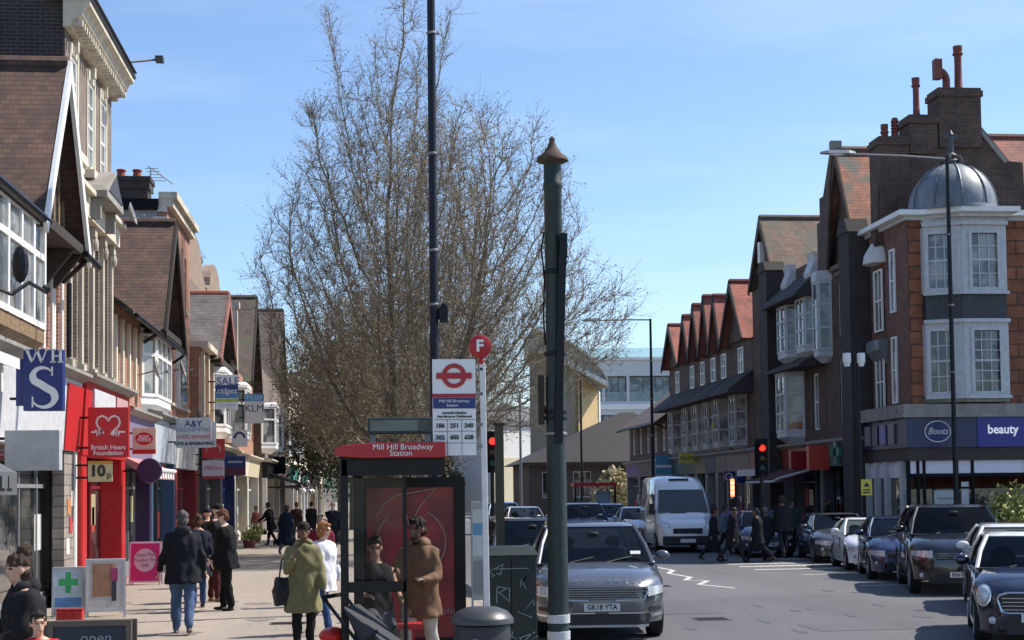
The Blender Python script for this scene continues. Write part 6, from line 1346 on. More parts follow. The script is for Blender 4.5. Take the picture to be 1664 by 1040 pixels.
pts = arc(0.0, .055, .15, .13, 25, 215, 14) + [(-.03, -.07), (.06, -.13)] + arc(.01, -.27, .17, .15, 40, -155, 16)
n = len(pts); ws = [.02 + .075*max(0, sin(pi*(i/(n-1))))**1.3 + (.02 if 10 < i < 22 else 0) for i in range(n)]; stroke(s, pts, .05, y - .012, y - .001, ws)
s.box(.125, .15, y - .012, y - .001, .06, .2); s.box(-.165, -.14, y - .012, y - .001, -.42, -.26); part('letter_s', s, inkwhite, r)
r, w_, h, y = sign('blank pale grey box sign below the navy blue sign', 10, 99, 699, 765, inkgrey, th=.22, X0=-5.2); 
r, w_, h, y = sign('red charity shop sign with a white heart outline', 144, 210, 662, 744, inkred, th=.16)
s = MB(); k = w_; H_ = [(-.42, -.03), (-.33, -.03), (-.3, .02), (-.27, -.12), (-.23, .05), (-.2, -.14), (-.17, .03), (-.14, -.04), (-.12, -.05), (-.15, .0), (-.26, .12), (-.29, .22), (-.25, .33), (-.15, .38), (-.06, .34), (0, .26), (.06, .34), (.15, .38), (.25, .33), (.29, .22), (.26, .12), (.1, -.03), (.08, -.08), (.12, -.1), (.16, -.02), (.19, -.12), (.22, .02), (.25, -.12), (.28, -.02), (.33, -.03), (.42, -.03)]
stroke(s, [(a*k, b_*k + .03) for a, b_ in H_], .034, y - .01, y - .001); part('heart_outline', s, inkwhite, r)
text(r, 'British Heart', .125, (0, y - .004, -h*.30), inkwhite, bold=.002); text(r, 'Foundation', .125, (0, y - .004, -h*.41), inkwhite, bold=.002)
r, w_, h, y = sign('pale yellow sign reading 10p under the red heart sign', 143, 183, 749, 783, M('pale_yellow', (.6, .52, .28), .5), th=.03)
panel(r, -w_/2, w_/2, h*.36, h/2, y, M('ochre_strip', (.5, .3, .04), .5)); text(r, '10', .30, (-.05, y - .012, -.0), inkdark, bold=.012); text(r, 'p', .18, (.17, y - .012, -.07), inkdark)
r, w_, h, y = sign('cream post office sign with a red oval', 216, 254, 695, 738, M('cream_sign', (.62, .54, .4), .5), th=.14, X0=-5.35)
s = MB(); s.prism(arc(0, h*.08, w_*.38, h*.24, 0, 350, 28), 'y', y - .01, y - .001); part('oval', s, inkred, r); text(r, 'POST', .1, (0, y - .013, h*.14), inkwhite, bold=.003); text(r, 'OFFICE', .1, (0, y - .013, h*.02), inkwhite, bold=.003); panel(r, -w_/2, w_/2, -h/2, -h*.33, y, inkred, 'red_band')
Y = fy(212, -5.3); p = at(243, 765, Y); r = thing('round_sign', 'round dark purple sign below the post office sign', 'sign', (p.x, Y, p.z)); s = MB(); s.lathe([(.27, -.05), (.29, 0), (.27, .05)], n=28, M=Matrix.Rotation(pi/2, 4, 'X')); part('disc', s, M('deep_purple', (.03, .012, .06), .4), r, True); s = MB(); s.box(-.65, -.3, -.02, .02, -.02, .02); part('bracket', s, black, r)
Y = fy(186, -5.4); r = thing('awning', 'small pleated white and pink shop awning beside the round purple sign', 'awning', (-5.75, 35.4, 3.0), pi/2); s = MB(); s.loft([[(x, -.15, .12), (x, -.85, -.22), (x, -.85, -.42), (x, -.8, -.42), (x, -.12, -.0)] for x in (0, 3.9)]); part('canopy', s, M('pink_canvas', (.5, .2, .2), .8), r)
for i in range(8): s = MB(); s.box(.1 + i*.48, .34 + i*.48, -.865, -.852, -.4, -.24); part('white_stripe', s, inkwhite, r)
s = MB(); s.cyl((0, -.86, -.2), (3.9, -.86, -.2), .05, n=8); part('front_bar', s, inkwhite, r)
r, w_, h, y = sign('white locksmiths sign with A&Y lettering in blue', 286, 343, 679, 728, inkgrey, th=.1, X0=-5.3)
text(r, 'A&Y', .26, (0, y - .004, h*.3), inkblue, bold=.004); text(r, 'LOCKSMITHS', .165, (0, y - .004, h*.1), M('slate_ink', (.12, .15, .25), .6, var=0)); text(r, 'SHOE REPAIRS', .15, (0, y - .004, -h*.14), inkred); text(r, 'KEYS & ENGRAVING', .125, (.02, y - .004, -h*.36), inkdark, bold=.006)
panel(r, w_/2 + .01, w_/2 + .14, -h*.48, h*.36, y + .08, inkgrey, 'second_board')
r, w_, h, y = sign('estate agent board with SALE lettering and blue and yellow green bands', 350, 387, 609, 665, inkwhite, th=.04, X0=-4.6, name='estate_agent_board')
text(r, 'SALE', .34, (.04, y - .004, h*.3), M('slate_ink', (.12, .15, .25), .6, var=0), bold=.006); panel(r, -w_/2, w_/2, -.02*h, .2*h, y, inkblue, 'blue_band'); panel(r, -w_/2, w_/2, -.18*h, -.03*h, y, M('mid_blue', (.08, .2, .42), .5), 'lower_blue_band'); text(r, 'ridges', .26, (0, y - .012, .03*h), inkwhite, shear=.2); panel(r, -w_/2, w_/2, -.29*h, -.2*h, y, M('lime', (.35, .45, .06), .5), 'lime_band'); text(r, '020 8959', .14, (0, y - .004, -.4*h), inkgrey)
r, w_, h, y = sign('pale blue topped white board beyond the estate agent board', 398, 429, 640, 688, inkwhite, th=.04, X0=-4.7, name='estate_agent_board')
panel(r, -w_/2, w_/2, h*.25, h/2, y, M('sky_blue', (.1, .35, .65), .5), 'blue_band'); text(r, 'TO LET', .2, (0, y - .012, h*.37), inkwhite); text(r, 'KLM', .4, (0, y - .004, -.0), inkblue)
r, w_, h, y = sign('red sign above a white one on the dark shop past the locksmith', 329, 365, 713, 745, inkred, X0=-5.15, th=.12); s = MB(); stroke(s, arc(0, -.05, w_*.32, h*.3, 200, -20, 14), .06, y - .01, y - .001); part('arch_mark', s, M('salmon', (.55, .2, .16), .5), r)
r, w_, h, y = sign('white sign with red lettering hanging under the plain red sign', 329, 364, 748, 778, M('pinkish_white', (.6, .5, .5), .5), X0=-5.15, th=.12); text(r, 'Wilson', .21, (0, y - .004, .05), inkred, shear=.2); panel(r, -w_/2, w_/2, -h*.5, -h*.36, y, inkred, 'red_band')
r, w_, h, y = sign('dark navy and maroon sign beside the white and red one', 366, 399, 741, 773, inkblue, X0=-4.9, th=.12); panel(r, -w_/2, w_/2, -h*.5, -h*.1, y, M('maroon_sign', (.12, .02, .05), .5), 'maroon_band'); panel(r, -w_/2 + .1, w_/2 - .1, h*.15, h*.25, y, inkgrey, 'line')
r, w_, h, y = sign('white sign with a dark blue arc above the navy and maroon sign', 377, 402, 699, 726, inkwhite, X0=-5.2, th=.12); s = MB(); stroke(s, arc(0, -.1, w_*.36, h*.5, 160, 20, 12), .09, y - .01, y - .001); part('arc_mark', s, inkblue, r)
r, w_, h, y = sign('black swan neck sign over the cafe far down the left side', 444, 464, 742, 770, blackmat, X0=-4.9, th=.1)
r, w_, h, y = sign('mint green sign far down the left side near the shelter', 520, 538, 772, 795, M('mint', (.25, .5, .42), .5), X0=-4.2, th=.1)
# awnings and bulbs far down on the left
r = thing('awning', 'long black awning on thin arms over the cream shops beyond the locksmith', 'awning', (-5.1, 77, 3.2), pi/2); s = MB(); s.loft([[(x, -.1, .1), (x, -1.9, -.55), (x, -1.9, -.62), (x, -.1, .0)] for x in (0, 16)]); part('canopy', s, blackmat, r)
s = MB()
for i in range(7): s = MB(); s.cyl((i*2.6 + .1, -.1, -.7), (i*2.6 + .1, -1.85, -.6), .03, n=5); part('arm', s, black, r)
for i in range(4): s = MB(); s.ell((1 + i*4.6, -2.0, -.9), (.14, .14, .14), 10, 8); s.cyl((1 + i*4.6, -2.0, -.78), (1 + i*4.6, -1.9, -.58), .02, n=5); part('globe_lamp', s, inkwhite, r, True)
# ================================================================== bus stop
Y0 = 15.0
def SX(px, Y=Y0): return at(px, 850, Y).x
def SZ(py, px=650, Y=Y0): return at(px, py, Y).z
sh = thing('bus_shelter', 'black framed bus shelter with red roof sign and a dark red poster inside', 'bus shelter', (SX(553), Y0, .12), 0)
ox, oz = SX(553), .12
def B(s, x0, x1, y0, y1, z0, z1): s.box(x0 - ox, x1 - ox, y0 - Y0, y1 - Y0, z0 - oz, z1 - oz)
zt_ = SZ(745)
s = MB(); B(s, SX(553), SX(566), Y0, Y0 + .14, .12, zt_); part('post', s, black, sh, bevel=.01)
s = MB(); B(s, SX(574), SX(590), Y0 + .3, Y0 + .42, .12, zt_); part('post', s, black, sh, bevel=.01)
s = MB(); B(s, SX(655), SX(661), Y0 + .02, Y0 + .08, .12, SZ(775)); part('mullion', s, black, sh)
s = MB(); B(s, SX(566), SX(659), Y0 + .02, Y0 + .07, SZ(962), SZ(945)); part('rail', s, black, sh)
s = MB(); B(s, SX(553), SX(725), Y0 - .02, Y0 + 4.2, zt_, zt_ + .05); B(s, SX(556), SX(724), Y0, Y0 + .1, SZ(772), zt_ - .002); B(s, SX(556), SX(556) + .08, Y0 + .1, Y0 + 4.1, SZ(768), zt_ - .002); part('roof', s, black, sh)
s = MB(); s.face([(SX(566)-ox, .045, SZ(940)-oz), (SX(655)-ox, .045, SZ(940)-oz), (SX(655)-ox, .045, SZ(776)-oz), (SX(566)-ox, .045, SZ(776)-oz)]); part('glass_panel', s, clearglass('shelter_glass', (.86, .89, .89)), sh)
s = MB(); s.face([(SX(566)-ox, .045, .23), (SX(655)-ox, .045, .23), (SX(655)-ox, .045, SZ(964)-oz), (SX(566)-ox, .045, SZ(964)-oz)]); part('glass_panel', s, clearglass('shelter_glass'), sh)
# red roof sign, rounded at its left end
s = MB(); x0, x1, za, zb = SX(543), SX(724), SZ(744), SZ(719); pr = [(x0 + .02 - ox, za + .02 - oz), (x0 - ox, (za + zb)/2 - oz), (x0 + .08 - ox, zb - .03 - oz), (x0 + .45 - ox, zb - oz), (x1 - ox, zb - oz), (x1 - ox, za - oz), (x0 + .3 - ox, za - oz)]
s.prism(pr, 'y', -.12, .05); rs = part('roof_sign', s, M('bus_red', (.36, .012, .018), .4, var=.05), sh, bevel=.008)
text(rs, 'Mill Hill Broadway', .082, (SX(655) - ox, -.125, SZ(727) - oz), inkwhite, shear=.05); text(rs, 'Station', .082, (SX(652) - ox, -.125, SZ(737) - oz), inkwhite)
# poster case at the far end of the shelter
YP = Y0 + 3.0
pc = MB(); X0_, X1_ = SX(586, YP), SX(756, YP); z1_ = SZ(776, Y=YP); B(pc, X0_, X0_ + .07, YP, YP + .16, .12, z1_); B(pc, X1_ - .13, X1_, YP, YP + .16, .12, z1_); B(pc, X0_ + .07, X1_ - .13, YP, YP + .16, z1_ - .12, z1_); B(pc, X0_ + .07, X1_ - .13, YP, YP + .16, .3, .42); B(pc, X0_ + .07, X1_ - .13, YP + .1, YP + .15, .42, z1_ - .12); cs = part('poster_case', pc, black, sh)
m_, n_, l_, b_ = newmat('poster_red'); b_.inputs['Roughness'].default_value = .25; tcn = n_.new('ShaderNodeTexCoord'); nz_ = n_.new('ShaderNodeTexNoise'); nz_.inputs['Scale'].default_value = 2.2; nz_.inputs['Detail'].default_value = 6; rp = n_.new('ShaderNodeValToRGB'); rp.color_ramp.elements[0].position = .35; rp.color_ramp.elements[0].color = (.1, .01, .018, 1); rp.color_ramp.elements[1].position = .68; rp.color_ramp.elements[1].color = (.42, .03, .045, 1); l_.new(tcn.outputs['Object'], nz_.inputs[0]); l_.new(nz_.outputs[0], rp.inputs[0]); l_.new(rp.outputs[0], b_.inputs['Base Color'])
s = MB(); B(s, X0_ + .07, X1_ - .13, YP + .08, YP + .1, .42, z1_ - .12); po = part('poster', s, m_, cs)
pcx, pcz = at(668, 882, YP).x - ox, at(668, 882, YP).z - oz
s = MB(); R0 = .42; stroke(s, arc(pcx, pcz, R0, R0, 130, 420, 40), .014, YP - Y0 + .06, YP - Y0 + .078); stroke(s, [(pcx - .42, pcz + .32), (pcx - .3, pcz + .5), (pcx - .15, pcz + .58), (pcx + .1, pcz + .62), (pcx + .32, pcz + .66), (pcx + .12, pcz + .45), (pcx + .04, pcz + .3), (pcx + .07, pcz + .12), (pcx + .2, pcz + .0), (pcx + .36, pcz - .1)], .014, YP - Y0 + .06, YP - Y0 + .078); stroke(s, [(pcx - .1, pcz + .56), (pcx - .02, pcz + .2), (pcx + .02, pcz - .02)], .01, YP - Y0 + .06, YP - Y0 + .078); part('speech_mark', s, M('pale_pink_line', (.42, .25, .25), .5, var=.1), cs)
text(cs, 'vodafone', .13, (at(717, 993, YP).x - ox - .04, YP - Y0 + .07, at(717, 993, YP).z - oz), M('pale_pink_line', (.5, .3, .3)))
s = MB(); B(s, X0_, X0_ + .02, YP - 2.4, YP, .6, z1_ - .1); part('side_glass', s, clearglass('shelter_glass'), sh)
s = MB(); B(s, SX(578), SX(690), Y0 + .75, Y0 + 1.05, .74, .8); B(s, SX(596), SX(600), Y0 + .85, Y0 + .95, .12, .74); B(s, SX(672), SX(676), Y0 + .85, Y0 + .95, .12, .74); part('bench', s, M('bench_red', (.4, .02, .02), .4), sh)
# departure display above the shelter roof
YD = 17.2; r = thing('display_box', 'dark green grey display box standing above the shelter roof', 'display', (at(650, 700, YD).x, YD, at(650, 692, YD).z)); w_ = at(702, 690, YD).x - at(597, 690, YD).x; h = at(650, 679, YD).z - at(650, 705, YD).z
s = MB(); s.box(-w_/2, w_/2, -.09, .09, -h/2, h/2); part('case', s, M('grey_green', (.035, .05, .048), .5), r, bevel=.01); s = MB(); s.box(-w_/2 + .03, w_/2 - .03, -.097, -.091, -h/2 + .03, h/2 - .03); part('screen', s, glassmat('screen_glass', (.02, .03, .028)), r)
for x in (-w_/2 + .06, w_/2 - .05): s = MB(); s.box(x - .03, x + .03, -.04, .04, -h/2 - .42, -h/2 - .001); part('stand', s, mgrey, r)
# bus stop flag
fx0, fx1 = SX(703), SX(772); r = thing('bus_stop_post', 'white bus stop pole carrying a roundel flag and a red disc lettered F', 'bus stop', (at(792, 960, Y0).x, Y0, .12)); ox2 = r.location.x
px_ = lambda px, py: at(px, py, Y0).x - ox2
pz_ = lambda px, py: at(px, py, Y0).z - .12
s = MB(); b0 = Vector((0, .02, 0)); b1 = Vector((px_(784, 590), .02, pz_(784, 590))); q = (b1 - b0); 
s.loft([[(c.x + u, c.y + v, c.z) for (u, v) in ((-.03, -.03), (.03, -.03), (.03, .03), (-.03, .03))] for c in (b0, b1)]); part('pole', s, M('pole_white', (.62, .62, .6), .35, metal=.0), r, bevel=.008)
s = MB(); c = (px_(780, 563), 0, pz_(780, 563)); s.lathe([(.112, -.02), (.118, -.015), (.118, .015), (.112, .02)], n=36, M=Matrix.Translation(c) @ Matrix.Rotation(pi/2, 4, 'X')); dsk = part('disc', s, M('bus_red', (.36, .012, .018)), r, True); text(dsk, 'F', .165, (c[0] - .005, -.026, c[2]), inkwhite, bold=.006); s = MB(); s.ell((px_(782, 587), 0, pz_(782, 587)), (.03, .03, .035), 10, 8); part('knob', s, inkred, r, True)
xa, xb = px_(703, 660), px_(773, 660); sl2 = (px_(705, 740) - px_(702, 585)); 
def fp(py, name, mat, py2, inset=0, y=-.02, t=.004): s = MB(); z1, z0 = pz_(738, py), pz_(738, py2); s.box(xa + inset, xb - inset, y, .016 - inset*.2, z0, z1); return part(name, s, mat, r)
flag = fp(584, 'flag', inkwhite, 740); 
s = MB(); z_ = pz_(738, 611); cx = (xa + xb)/2; ro = .125; ri = .082; ring_o = arc(cx, z_, ro, ro, 0, 360, 40); ring_i = arc(cx, z_, ri, ri, 0, 360, 40)
for i in range(40): s.prism([ring_o[i], ring_o[i+1], ring_i[i+1], ring_i[i]], 'y', -.032, -.021)
s.box(cx - .18, cx + .18, -.036, -.0215, z_ - .03, z_ + .03); part('roundel', s, M('bus_red', (.36, .012, .018)), r)
fp(640, 'red_band', M('bus_red', (.36, .012, .018)), 646, .0, -.026); fp(646.5, 'navy_panel', inkblue, 664, 0.004, -.026); text(r, 'Mill Hill Broadway', .042, (cx, -.03, pz_(738, 652)), inkwhite); text(r, 'Station', .042, (cx - .02, -.03, pz_(738, 659)), inkwhite)
text(r, 'towards Hendon', .036, (cx, -.025, pz_(738, 671)), inkdark, bold=.001); text(r, 'New Barnet or Cricklewood', .03, (cx, -.025, pz_(738, 677)), inkdark, bold=.001)
s = MB()
for py in (682, 701, 720): zz_ = pz_(738, py); s.box(xa + .01, xb - .01, -.024, -.0205, zz_ - .003, zz_ + .003)
for f in (1/3, 2/3): x = xa + (xb - xa)*f; s.box(x - .003, x + .003, -.0245, -.0205, pz_(738, 739), pz_(738, 682))
part('grid_lines', s, mgrey, r)
for j, row in enumerate((('186', '251', '240'), ('302', '605', '628'), ('688',))):
    for i, t_ in enumerate(row): text(r, t_, .062, (xa + (xb - xa)*(i + .5)/3, -.025, pz_(738, 692 + 19*j)), inkdark, bold=.002)
s = MB()
for py in (600, 640, 690, 725): z_ = pz_(775, py); s.box(xb, px_(784, py), -.01, .02, z_ - .015, z_ + .015)
part('flag_bracket', s, mgrey, r)
# timetable case
r = thing('timetable_case', 'narrow grey timetable case on a post beside the green cabinet', 'notice case', (SX(777), Y0 + .35, .12)); s = MB(); x0, x1 = SX(765, Y0 + .35) - r.location.x, SX(789, Y0 + .35) - r.location.x; z1 = SZ(815, 777, Y0 + .35) - .12; z0 = SZ(975, 777, Y0 + .35) - .12
s.box(x0, x1, -.03, .03, z0, z1); part('case', s, M('alu', (.3, .31, .31), .45, metal=.3), r, bevel=.006); panel(r, x0 + .015, x1 - .03, z0 + .45*(z1 - z0), z1 - .08, -.03, M('paper', (.42, .46, .44), .5), 'timetable', .004); panel(r, x0 + .02, x1 - .04, z0 + .66*(z1 - z0), z0 + .78*(z1 - z0), -.034, M('blue_print', (.1, .25, .38), .5), 'blue_block', .003); panel(r, x0 + .015, x1 - .03, z0 + .06, z0 + .4*(z1 - z0), -.03, mgrey, 'lower_panel', .004)
s = MB(); s.box(x1 - .02, x1 + .02, -.02, .04, 0, z1 + .05); s.box(x0, x0 + .02, -.02, .02, 0, z0); part('post', s, M('alu', (.3, .31, .31)), r)
# litter bin
p = at(784, 1040, 13.7); r = thing('litter_bin', 'round black litter bin with a shallow domed lid', 'litter bin', (p.x, 13.7, .12)); k = 1/ (at(835, 1000, 13.7).x - at(784, 1000, 13.7).x); R0 = 1/k; zt0 = at(784, 985, 13.7).z - .12
s = MB(); s.lathe([(R0*.86, 0), (R0*.9, .03), (R0*.9, zt0 - .2), (R0*.86, zt0 - .17)], n=36); part('body', s, M('bin_black', (.02, .021, .024), .5), r, True)
s = MB(); s.lathe([(R0*.9, zt0 - .16), (R0, zt0 - .155), (R0*1.0, zt0 - .115), (R0*.97, zt0 - .1), (R0*.8, zt0 - .045), (R0*.5, zt0 - .01), (.02, zt0)], n=36); part('lid', s, M('bin_lid', (.05, .05, .052), .4), r, True)
s = MB(); s.lathe([(.05, -.01), (.05, .01)], n=16, M=Matrix.Translation((-R0*.3, -R0*.88, zt0 - .33)) @ Matrix.Rotation(pi/2, 4, 'X')); part('badge', s, inkgrey, r)
# green cabinet with scribbles
YC = 17.4; p0, p1 = at(790, 950, YC), at(872, 950, YC); zt0 = at(830, 897, YC).z - .12; r = thing('utility_cabinet', 'dark green street cabinet covered in pale scribbled graffiti', 'cabinet', ((p0.x + p1.x)/2, YC, .12)); w_ = (p1.x - p0.x)/2
gc = M('cabinet_green', (.007, .018, .015), .5, var=.25); s = MB(); s.box(-w_, w_, 0, .5, 0, zt0 - .04); part('body', s, gc, r, bevel=.01); s = MB(); s.loft([[(-w_ - .03, -.04, zt0 - .038), (w_ + .03, -.04, zt0 - .038), (w_ + .03, .54, zt0 - .038), (-w_ - .03, .54, zt0 - .038)], [(-w_ + .03, .1, zt0 + .06), (w_ - .03, .1, zt0 + .06), (w_ - .03, .45, zt0 + .06), (-w_ + .03, .45, zt0 + .06)]]); part('lid', s, gc, r)
s = MB(); s.box(-.005, .005, -.004, .0, .05, zt0 - .08); part('door_seam', s, blackmat, r)
rg = random.Random(4); s = MB()
for (x, z_, k) in ((-.18, 1.15, .1), (-.1, .85, .12), (.1, 1.0, .09), (.16, .7, .13), (-.16, .5, .13), (.05, .35, .15), (.2, .3, .12)):
    pt = [(x + rg.uniform(-k, k), z_ + rg.uniform(-k, k)) for _ in range(6)]; stroke(s, pt, .012, -.006, -.001)
s.box(-w_*.7, w_*.7, -.005, -.001, zt0 - .2, zt0 - .19); part('graffiti', s, M('chalky_paint', (.2, .26, .24), .7), r)
# ================================================================== poles
def tilt(o, deg=0): o.rotation_euler[1] = R_(deg); return o
r = thing('stench_pipe', 'old green cast iron stench pipe with rusty pointed cap', 'vent pipe', (at(907, 960, 16.0).x, 16.0, .12)); zT = at(898, 262, 16).z - .12; zc = at(898, 226, 16).z - .12
pg = M('pipe_green', (.011, .024, .02), .5, var=.45, scale=9, bump=.3); s = MB(); s.lathe([(.14, 0), (.14, .25), (.118, .3), (.112, .9), (.106, zT - 2.4), (.1, zT - 2.35), (.098, zT - .32), (.108, zT - .3), (.108, zT - .25), (.098, zT - .23), (.098, zT)], n=24); part('pipe', s, pg, r, True)
s = MB(); s.lathe([(.1, zT - .03), (.178, zT + .0), (.17, zT + .035), (.1, zT + .09), (.055, zT + .16), (.03, zc - .03), (.035, zc), (.01, zc + .03)], n=24); part('cap', s, M('rusty_cap', (.07, .045, .03), .85, var=.4, scale=14), r, True)
for z_ in (zT - 1.25, zT - 2.15, at(905, 700, 16).z, at(905, 690, 16).z): s = MB(); s.lathe([(.122, z_), (.126, z_ + .01), (.126, z_ + .03), (.122, z_ + .04)], n=24); part('clamp', s, black, r, True)
s = MB(); za, zb = at(912, 385, 16).z - .12, at(905, 720, 16).z - .12
s.loft([[(.03 - d, -.16, z_), (.115 - d, -.15, z_), (.125 - d, -.03, z_), (.02 - d, -.05, z_)] for z_, d in ((zb, .06), (zb + .8, .04), (za - .4, .0), (za - .1, -.02), (za, .0))]); s.box(.07, .135, -.14, -.02, za - .25, za + .02); part('cable_guard', s, black, r)
s = MB(); s.box(-.19, -.13, -.05, .03, at(880, 690, 16).z - .12, at(880, 610, 16).z - .12); s.box(-.14, -.1, -.03, .03, 2.95, 3.0); part('side_box', s, timber, r)
s = MB(); s.tube([(-.11, -.05, za + .05), (-.14, -.04, za - .15), (-.11, -.05, za - .45), (-.125, -.04, za - .9), (-.11, -.06, za - 1.2)], .01, 5); part('cable', s, blackmat, r)
for py in (1003, 1030): z_ = at(907, py, 16).z - .12; s = MB(); s.lathe([(.123, z_ - .06), (.1265, z_ - .058), (.1265, z_ + .03), (.123, z_ + .032)], n=24); part('reflective_band', s, M('band_white', (.5, .52, .53), .5), r, True)
z_ = at(905, 707, 16).z - .12; s = MB(); s.lathe([(.118, z_), (.122, z_ + .004), (.122, z_ + .026), (.118, z_ + .03)], n=24); part('steel_band', s, mgrey, r, True)
r = thing('lamp_post', 'tall dark blue lamp post running off the top of the view behind the shelter', 'lamp post', (at(708, 800, 26).x, 26, .12)); pb = M('post_blue_black', (.006, .008, .018), .45, spec=.3); s = MB(); s.lathe([(.12, 0), (.12, 1.6), (.088, 1.7), (.085, 4.8), (.076, 4.9), (.07, 12)], n=20); part('column', s, pb, r, True)
for py in (56, 252, 409, 497): z_ = at(704, py, 26).z - .12; s = MB(); s.lathe([(.08, z_), (.088, z_ + .01), (.088, z_ + .035), (.08, z_ + .045)], n=16); s.box(.08, .14, -.02, .02, z_ + .005, z_ + .03); part('band_clamp', s, mgrey, r, True)
z_ = at(720, 510, 26).z - .12; s = MB(); s.box(.1, .24, -.1, .1, z_ - .16, z_ + .12); s.box(.06, .11, -.02, .02, z_ - .1, z_ + .1); s.prism([(.12, z_ + .12), (.22, z_ + .12), (.2, z_ + .18), (.14, z_ + .18)], 'y', -.06, .06); part('lantern_box', s, black, r)
s = MB(); s.tube([(0, 0, 11.9), (-.4, 0, 12.3), (-1.6, 0, 12.5)], .04, 8); s.box(-2.1, -1.5, -.12, .12, 12.42, 12.54); part('lamp_arm', s, mgrey, r)
def streetlamp(label, px, pyb, Y, ptop, pend, pytip, z0=.12, rr=.07):
    b0 = at(px, pyb, Y); r = thing('lamp_post', label, 'lamp post', (b0.x, Y, z0)); zt0 = at(px, ptop, Y).z - z0; ln = at(pend, pytip, Y).x - b0.x; ze = at(pend, pytip, Y).z - z0
    s = MB(); s.lathe([(rr*1.5, 0), (rr*1.5, 1.4), (rr*1.05, 1.5), (rr, zt0*.6), (rr*.8, zt0)], n=14); part('column', s, black, r, True)
    s = MB(); s.tube([(0, 0, zt0 - .05), (ln*.4, 0, zt0 + (ze - zt0)*.5), (ln*.85, 0, ze)], .035, 8); part('lamp_arm', s, mgrey, r, True)
    s = MB(); a = ln*.8; s.loft([[(a + (ln - a)*t, y_*k, ze + z_*k2) for (y_, z_) in ((-.14, 0), (.14, 0), (.1, .11), (-.1, .11))] for t, k, k2 in ((0, .5, .6), (.3, 1, 1), (1.2, .9, .9), (1.5, .5, .5))]); lh = part('lantern', s, M('lantern_grey', (.35, .36, .37), .4, metal=.3), r); s = MB(); s.ell((a + (ln - a)*.8, 0, ze), (.25, .1, .06), 12, 6); part('lens', s, inkwhite, lh, True)
    for f in (.45, .62, .8): s = MB(); s.lathe([(rr*1.05, zt0*f), (rr*1.3, zt0*f + .01), (rr*1.3, zt0*f + .05), (rr*1.05, zt0*f + .06)], n=12); part('band_clamp', s, mgrey, r, True)
    return r
streetlamp('tall black lamp post with a long arm before the domed corner building', 1554, 830, 44.5, 256, 1352, 250)
streetlamp('distant black lamp post near the hall with its arm over the road', 1062, 830, 69, 518, 958, 521)
r = thing('pole', 'thin dark pole in front of the hall at the end of the street', 'pole', (at(946, 820, 100).x, 100, 0)); s = MB(); s.lathe([(.09, 0), (.08, at(946, 610, 100).z)], n=8); part('pole_shaft', s, black, r, True)
r = thing('pole', 'thin grey pole seen against the white building', 'pole', (at(847, 820, 90).x, 90, 0)); s = MB(); s.lathe([(.09, 0), (.07, at(847, 640, 90).z)], n=8); part('pole_shaft', s, mgrey, r, True)
# camera pole with two white housings and a yellow notice
Y = 45.2; r = thing('camera_pole', 'dark pole with two white camera housings and a yellow notice', 'camera pole', (at(1399, 830, Y).x, Y, .12)); zt0 = at(1394, 570, Y).z - .12; s = MB(); s.lathe([(.1, 0), (.1, 1.2), (.07, 1.3), (.06, zt0)], n=12); s.tube([(0, 0, zt0), (.0, 0, zt0 + .25), (-.15, 0, zt0 + .35)], .04, 6); part('column', s, black, r, True)
for x in (-.36, .1): s = MB(); s.lathe([(.12, -.3), (.13, -.28), (.13, .0), (.12, .02)], (x, -.05, zt0 - .1), 14); s.lathe([(.09, -.4), (.1, -.3)], (x, -.05, zt0 - .1), 12); part('camera_housing', s, white, r, True)
s = MB(); s.box(-.36, .1, -.02, .02, zt0 - .05, zt0); part('cross_arm', s, black, r)
z_ = at(1403, 792, Y).z - .12; s = MB(); s.box(-.02, .33, -.13, -.11, z_ - .25, z_ + .25); nb = part('yellow_notice', s, M('notice_yellow', (.6, .5, .06), .5), r); s = MB(); s.prism([(.05, z_ + .02), (.26, z_ + .02), (.155, z_ + .17)], 'y', -.137, -.131); s.box(.04, .27, -.137, -.131, z_ - .18, z_ - .14); s.box(.04, .27, -.137, -.131, z_ - .1, z_ - .06); part('notice_marks', s, inkdark, nb)
def tlight(label, px, py, Y, zb, big=1.0, sidex=0):
    c = at(px, py, Y); r = thing('traffic_light', label, 'traffic light', (c.x + sidex, Y, zb)); z = c.z - zb
    s = MB(); s.cyl((0, 0.1, 0), (0, .1, z + .1), .055, n=12); part('pole', s, black, r, True)
    s = MB(); s.box(-.13, .13, -.06, .08, z - .75*1, z + .17); s.box(-.2, .2, .08, .09, z - .85, z + .28); hd = part('signal_head', s, blackmat, r)
    for i, (nm, m) in enumerate((('red_lamp', M('lit_red', (1, .015, .01), .4, var=0, emis=3.2)), ('amber_lamp', M('dull_amber', (.08, .03, .005), .3)), ('green_lamp', M('dull_green', (.005, .05, .03), .3)))):
        s = MB(); s.lathe([(.095, 0), (.08, .02), (.01, .035)], n=18, M=Matrix.Translation((0, -.06, z - i*.29)) @ Matrix.Rotation(pi/2, 4, 'X')); part(nm, s, m, hd, True)
        s = MB(); s.loft([[(.11*cos(a), -.06 - d, z - i*.29 + .11*sin(a)) for a in np.linspace(0, pi, 9)] + [(.1*cos(a), -.06 - d, z - i*.29 + .1*sin(a)) for a in np.linspace(pi, 0, 9)] for d in (0, .14)]); part('hood', s, blackmat, hd)
    return r
tlight('traffic light glowing red over the crossing on the right', 1238, 728, 43.4, .12)
tlight('traffic light showing red just behind the bus stop pole', 800, 717, 40, .12)
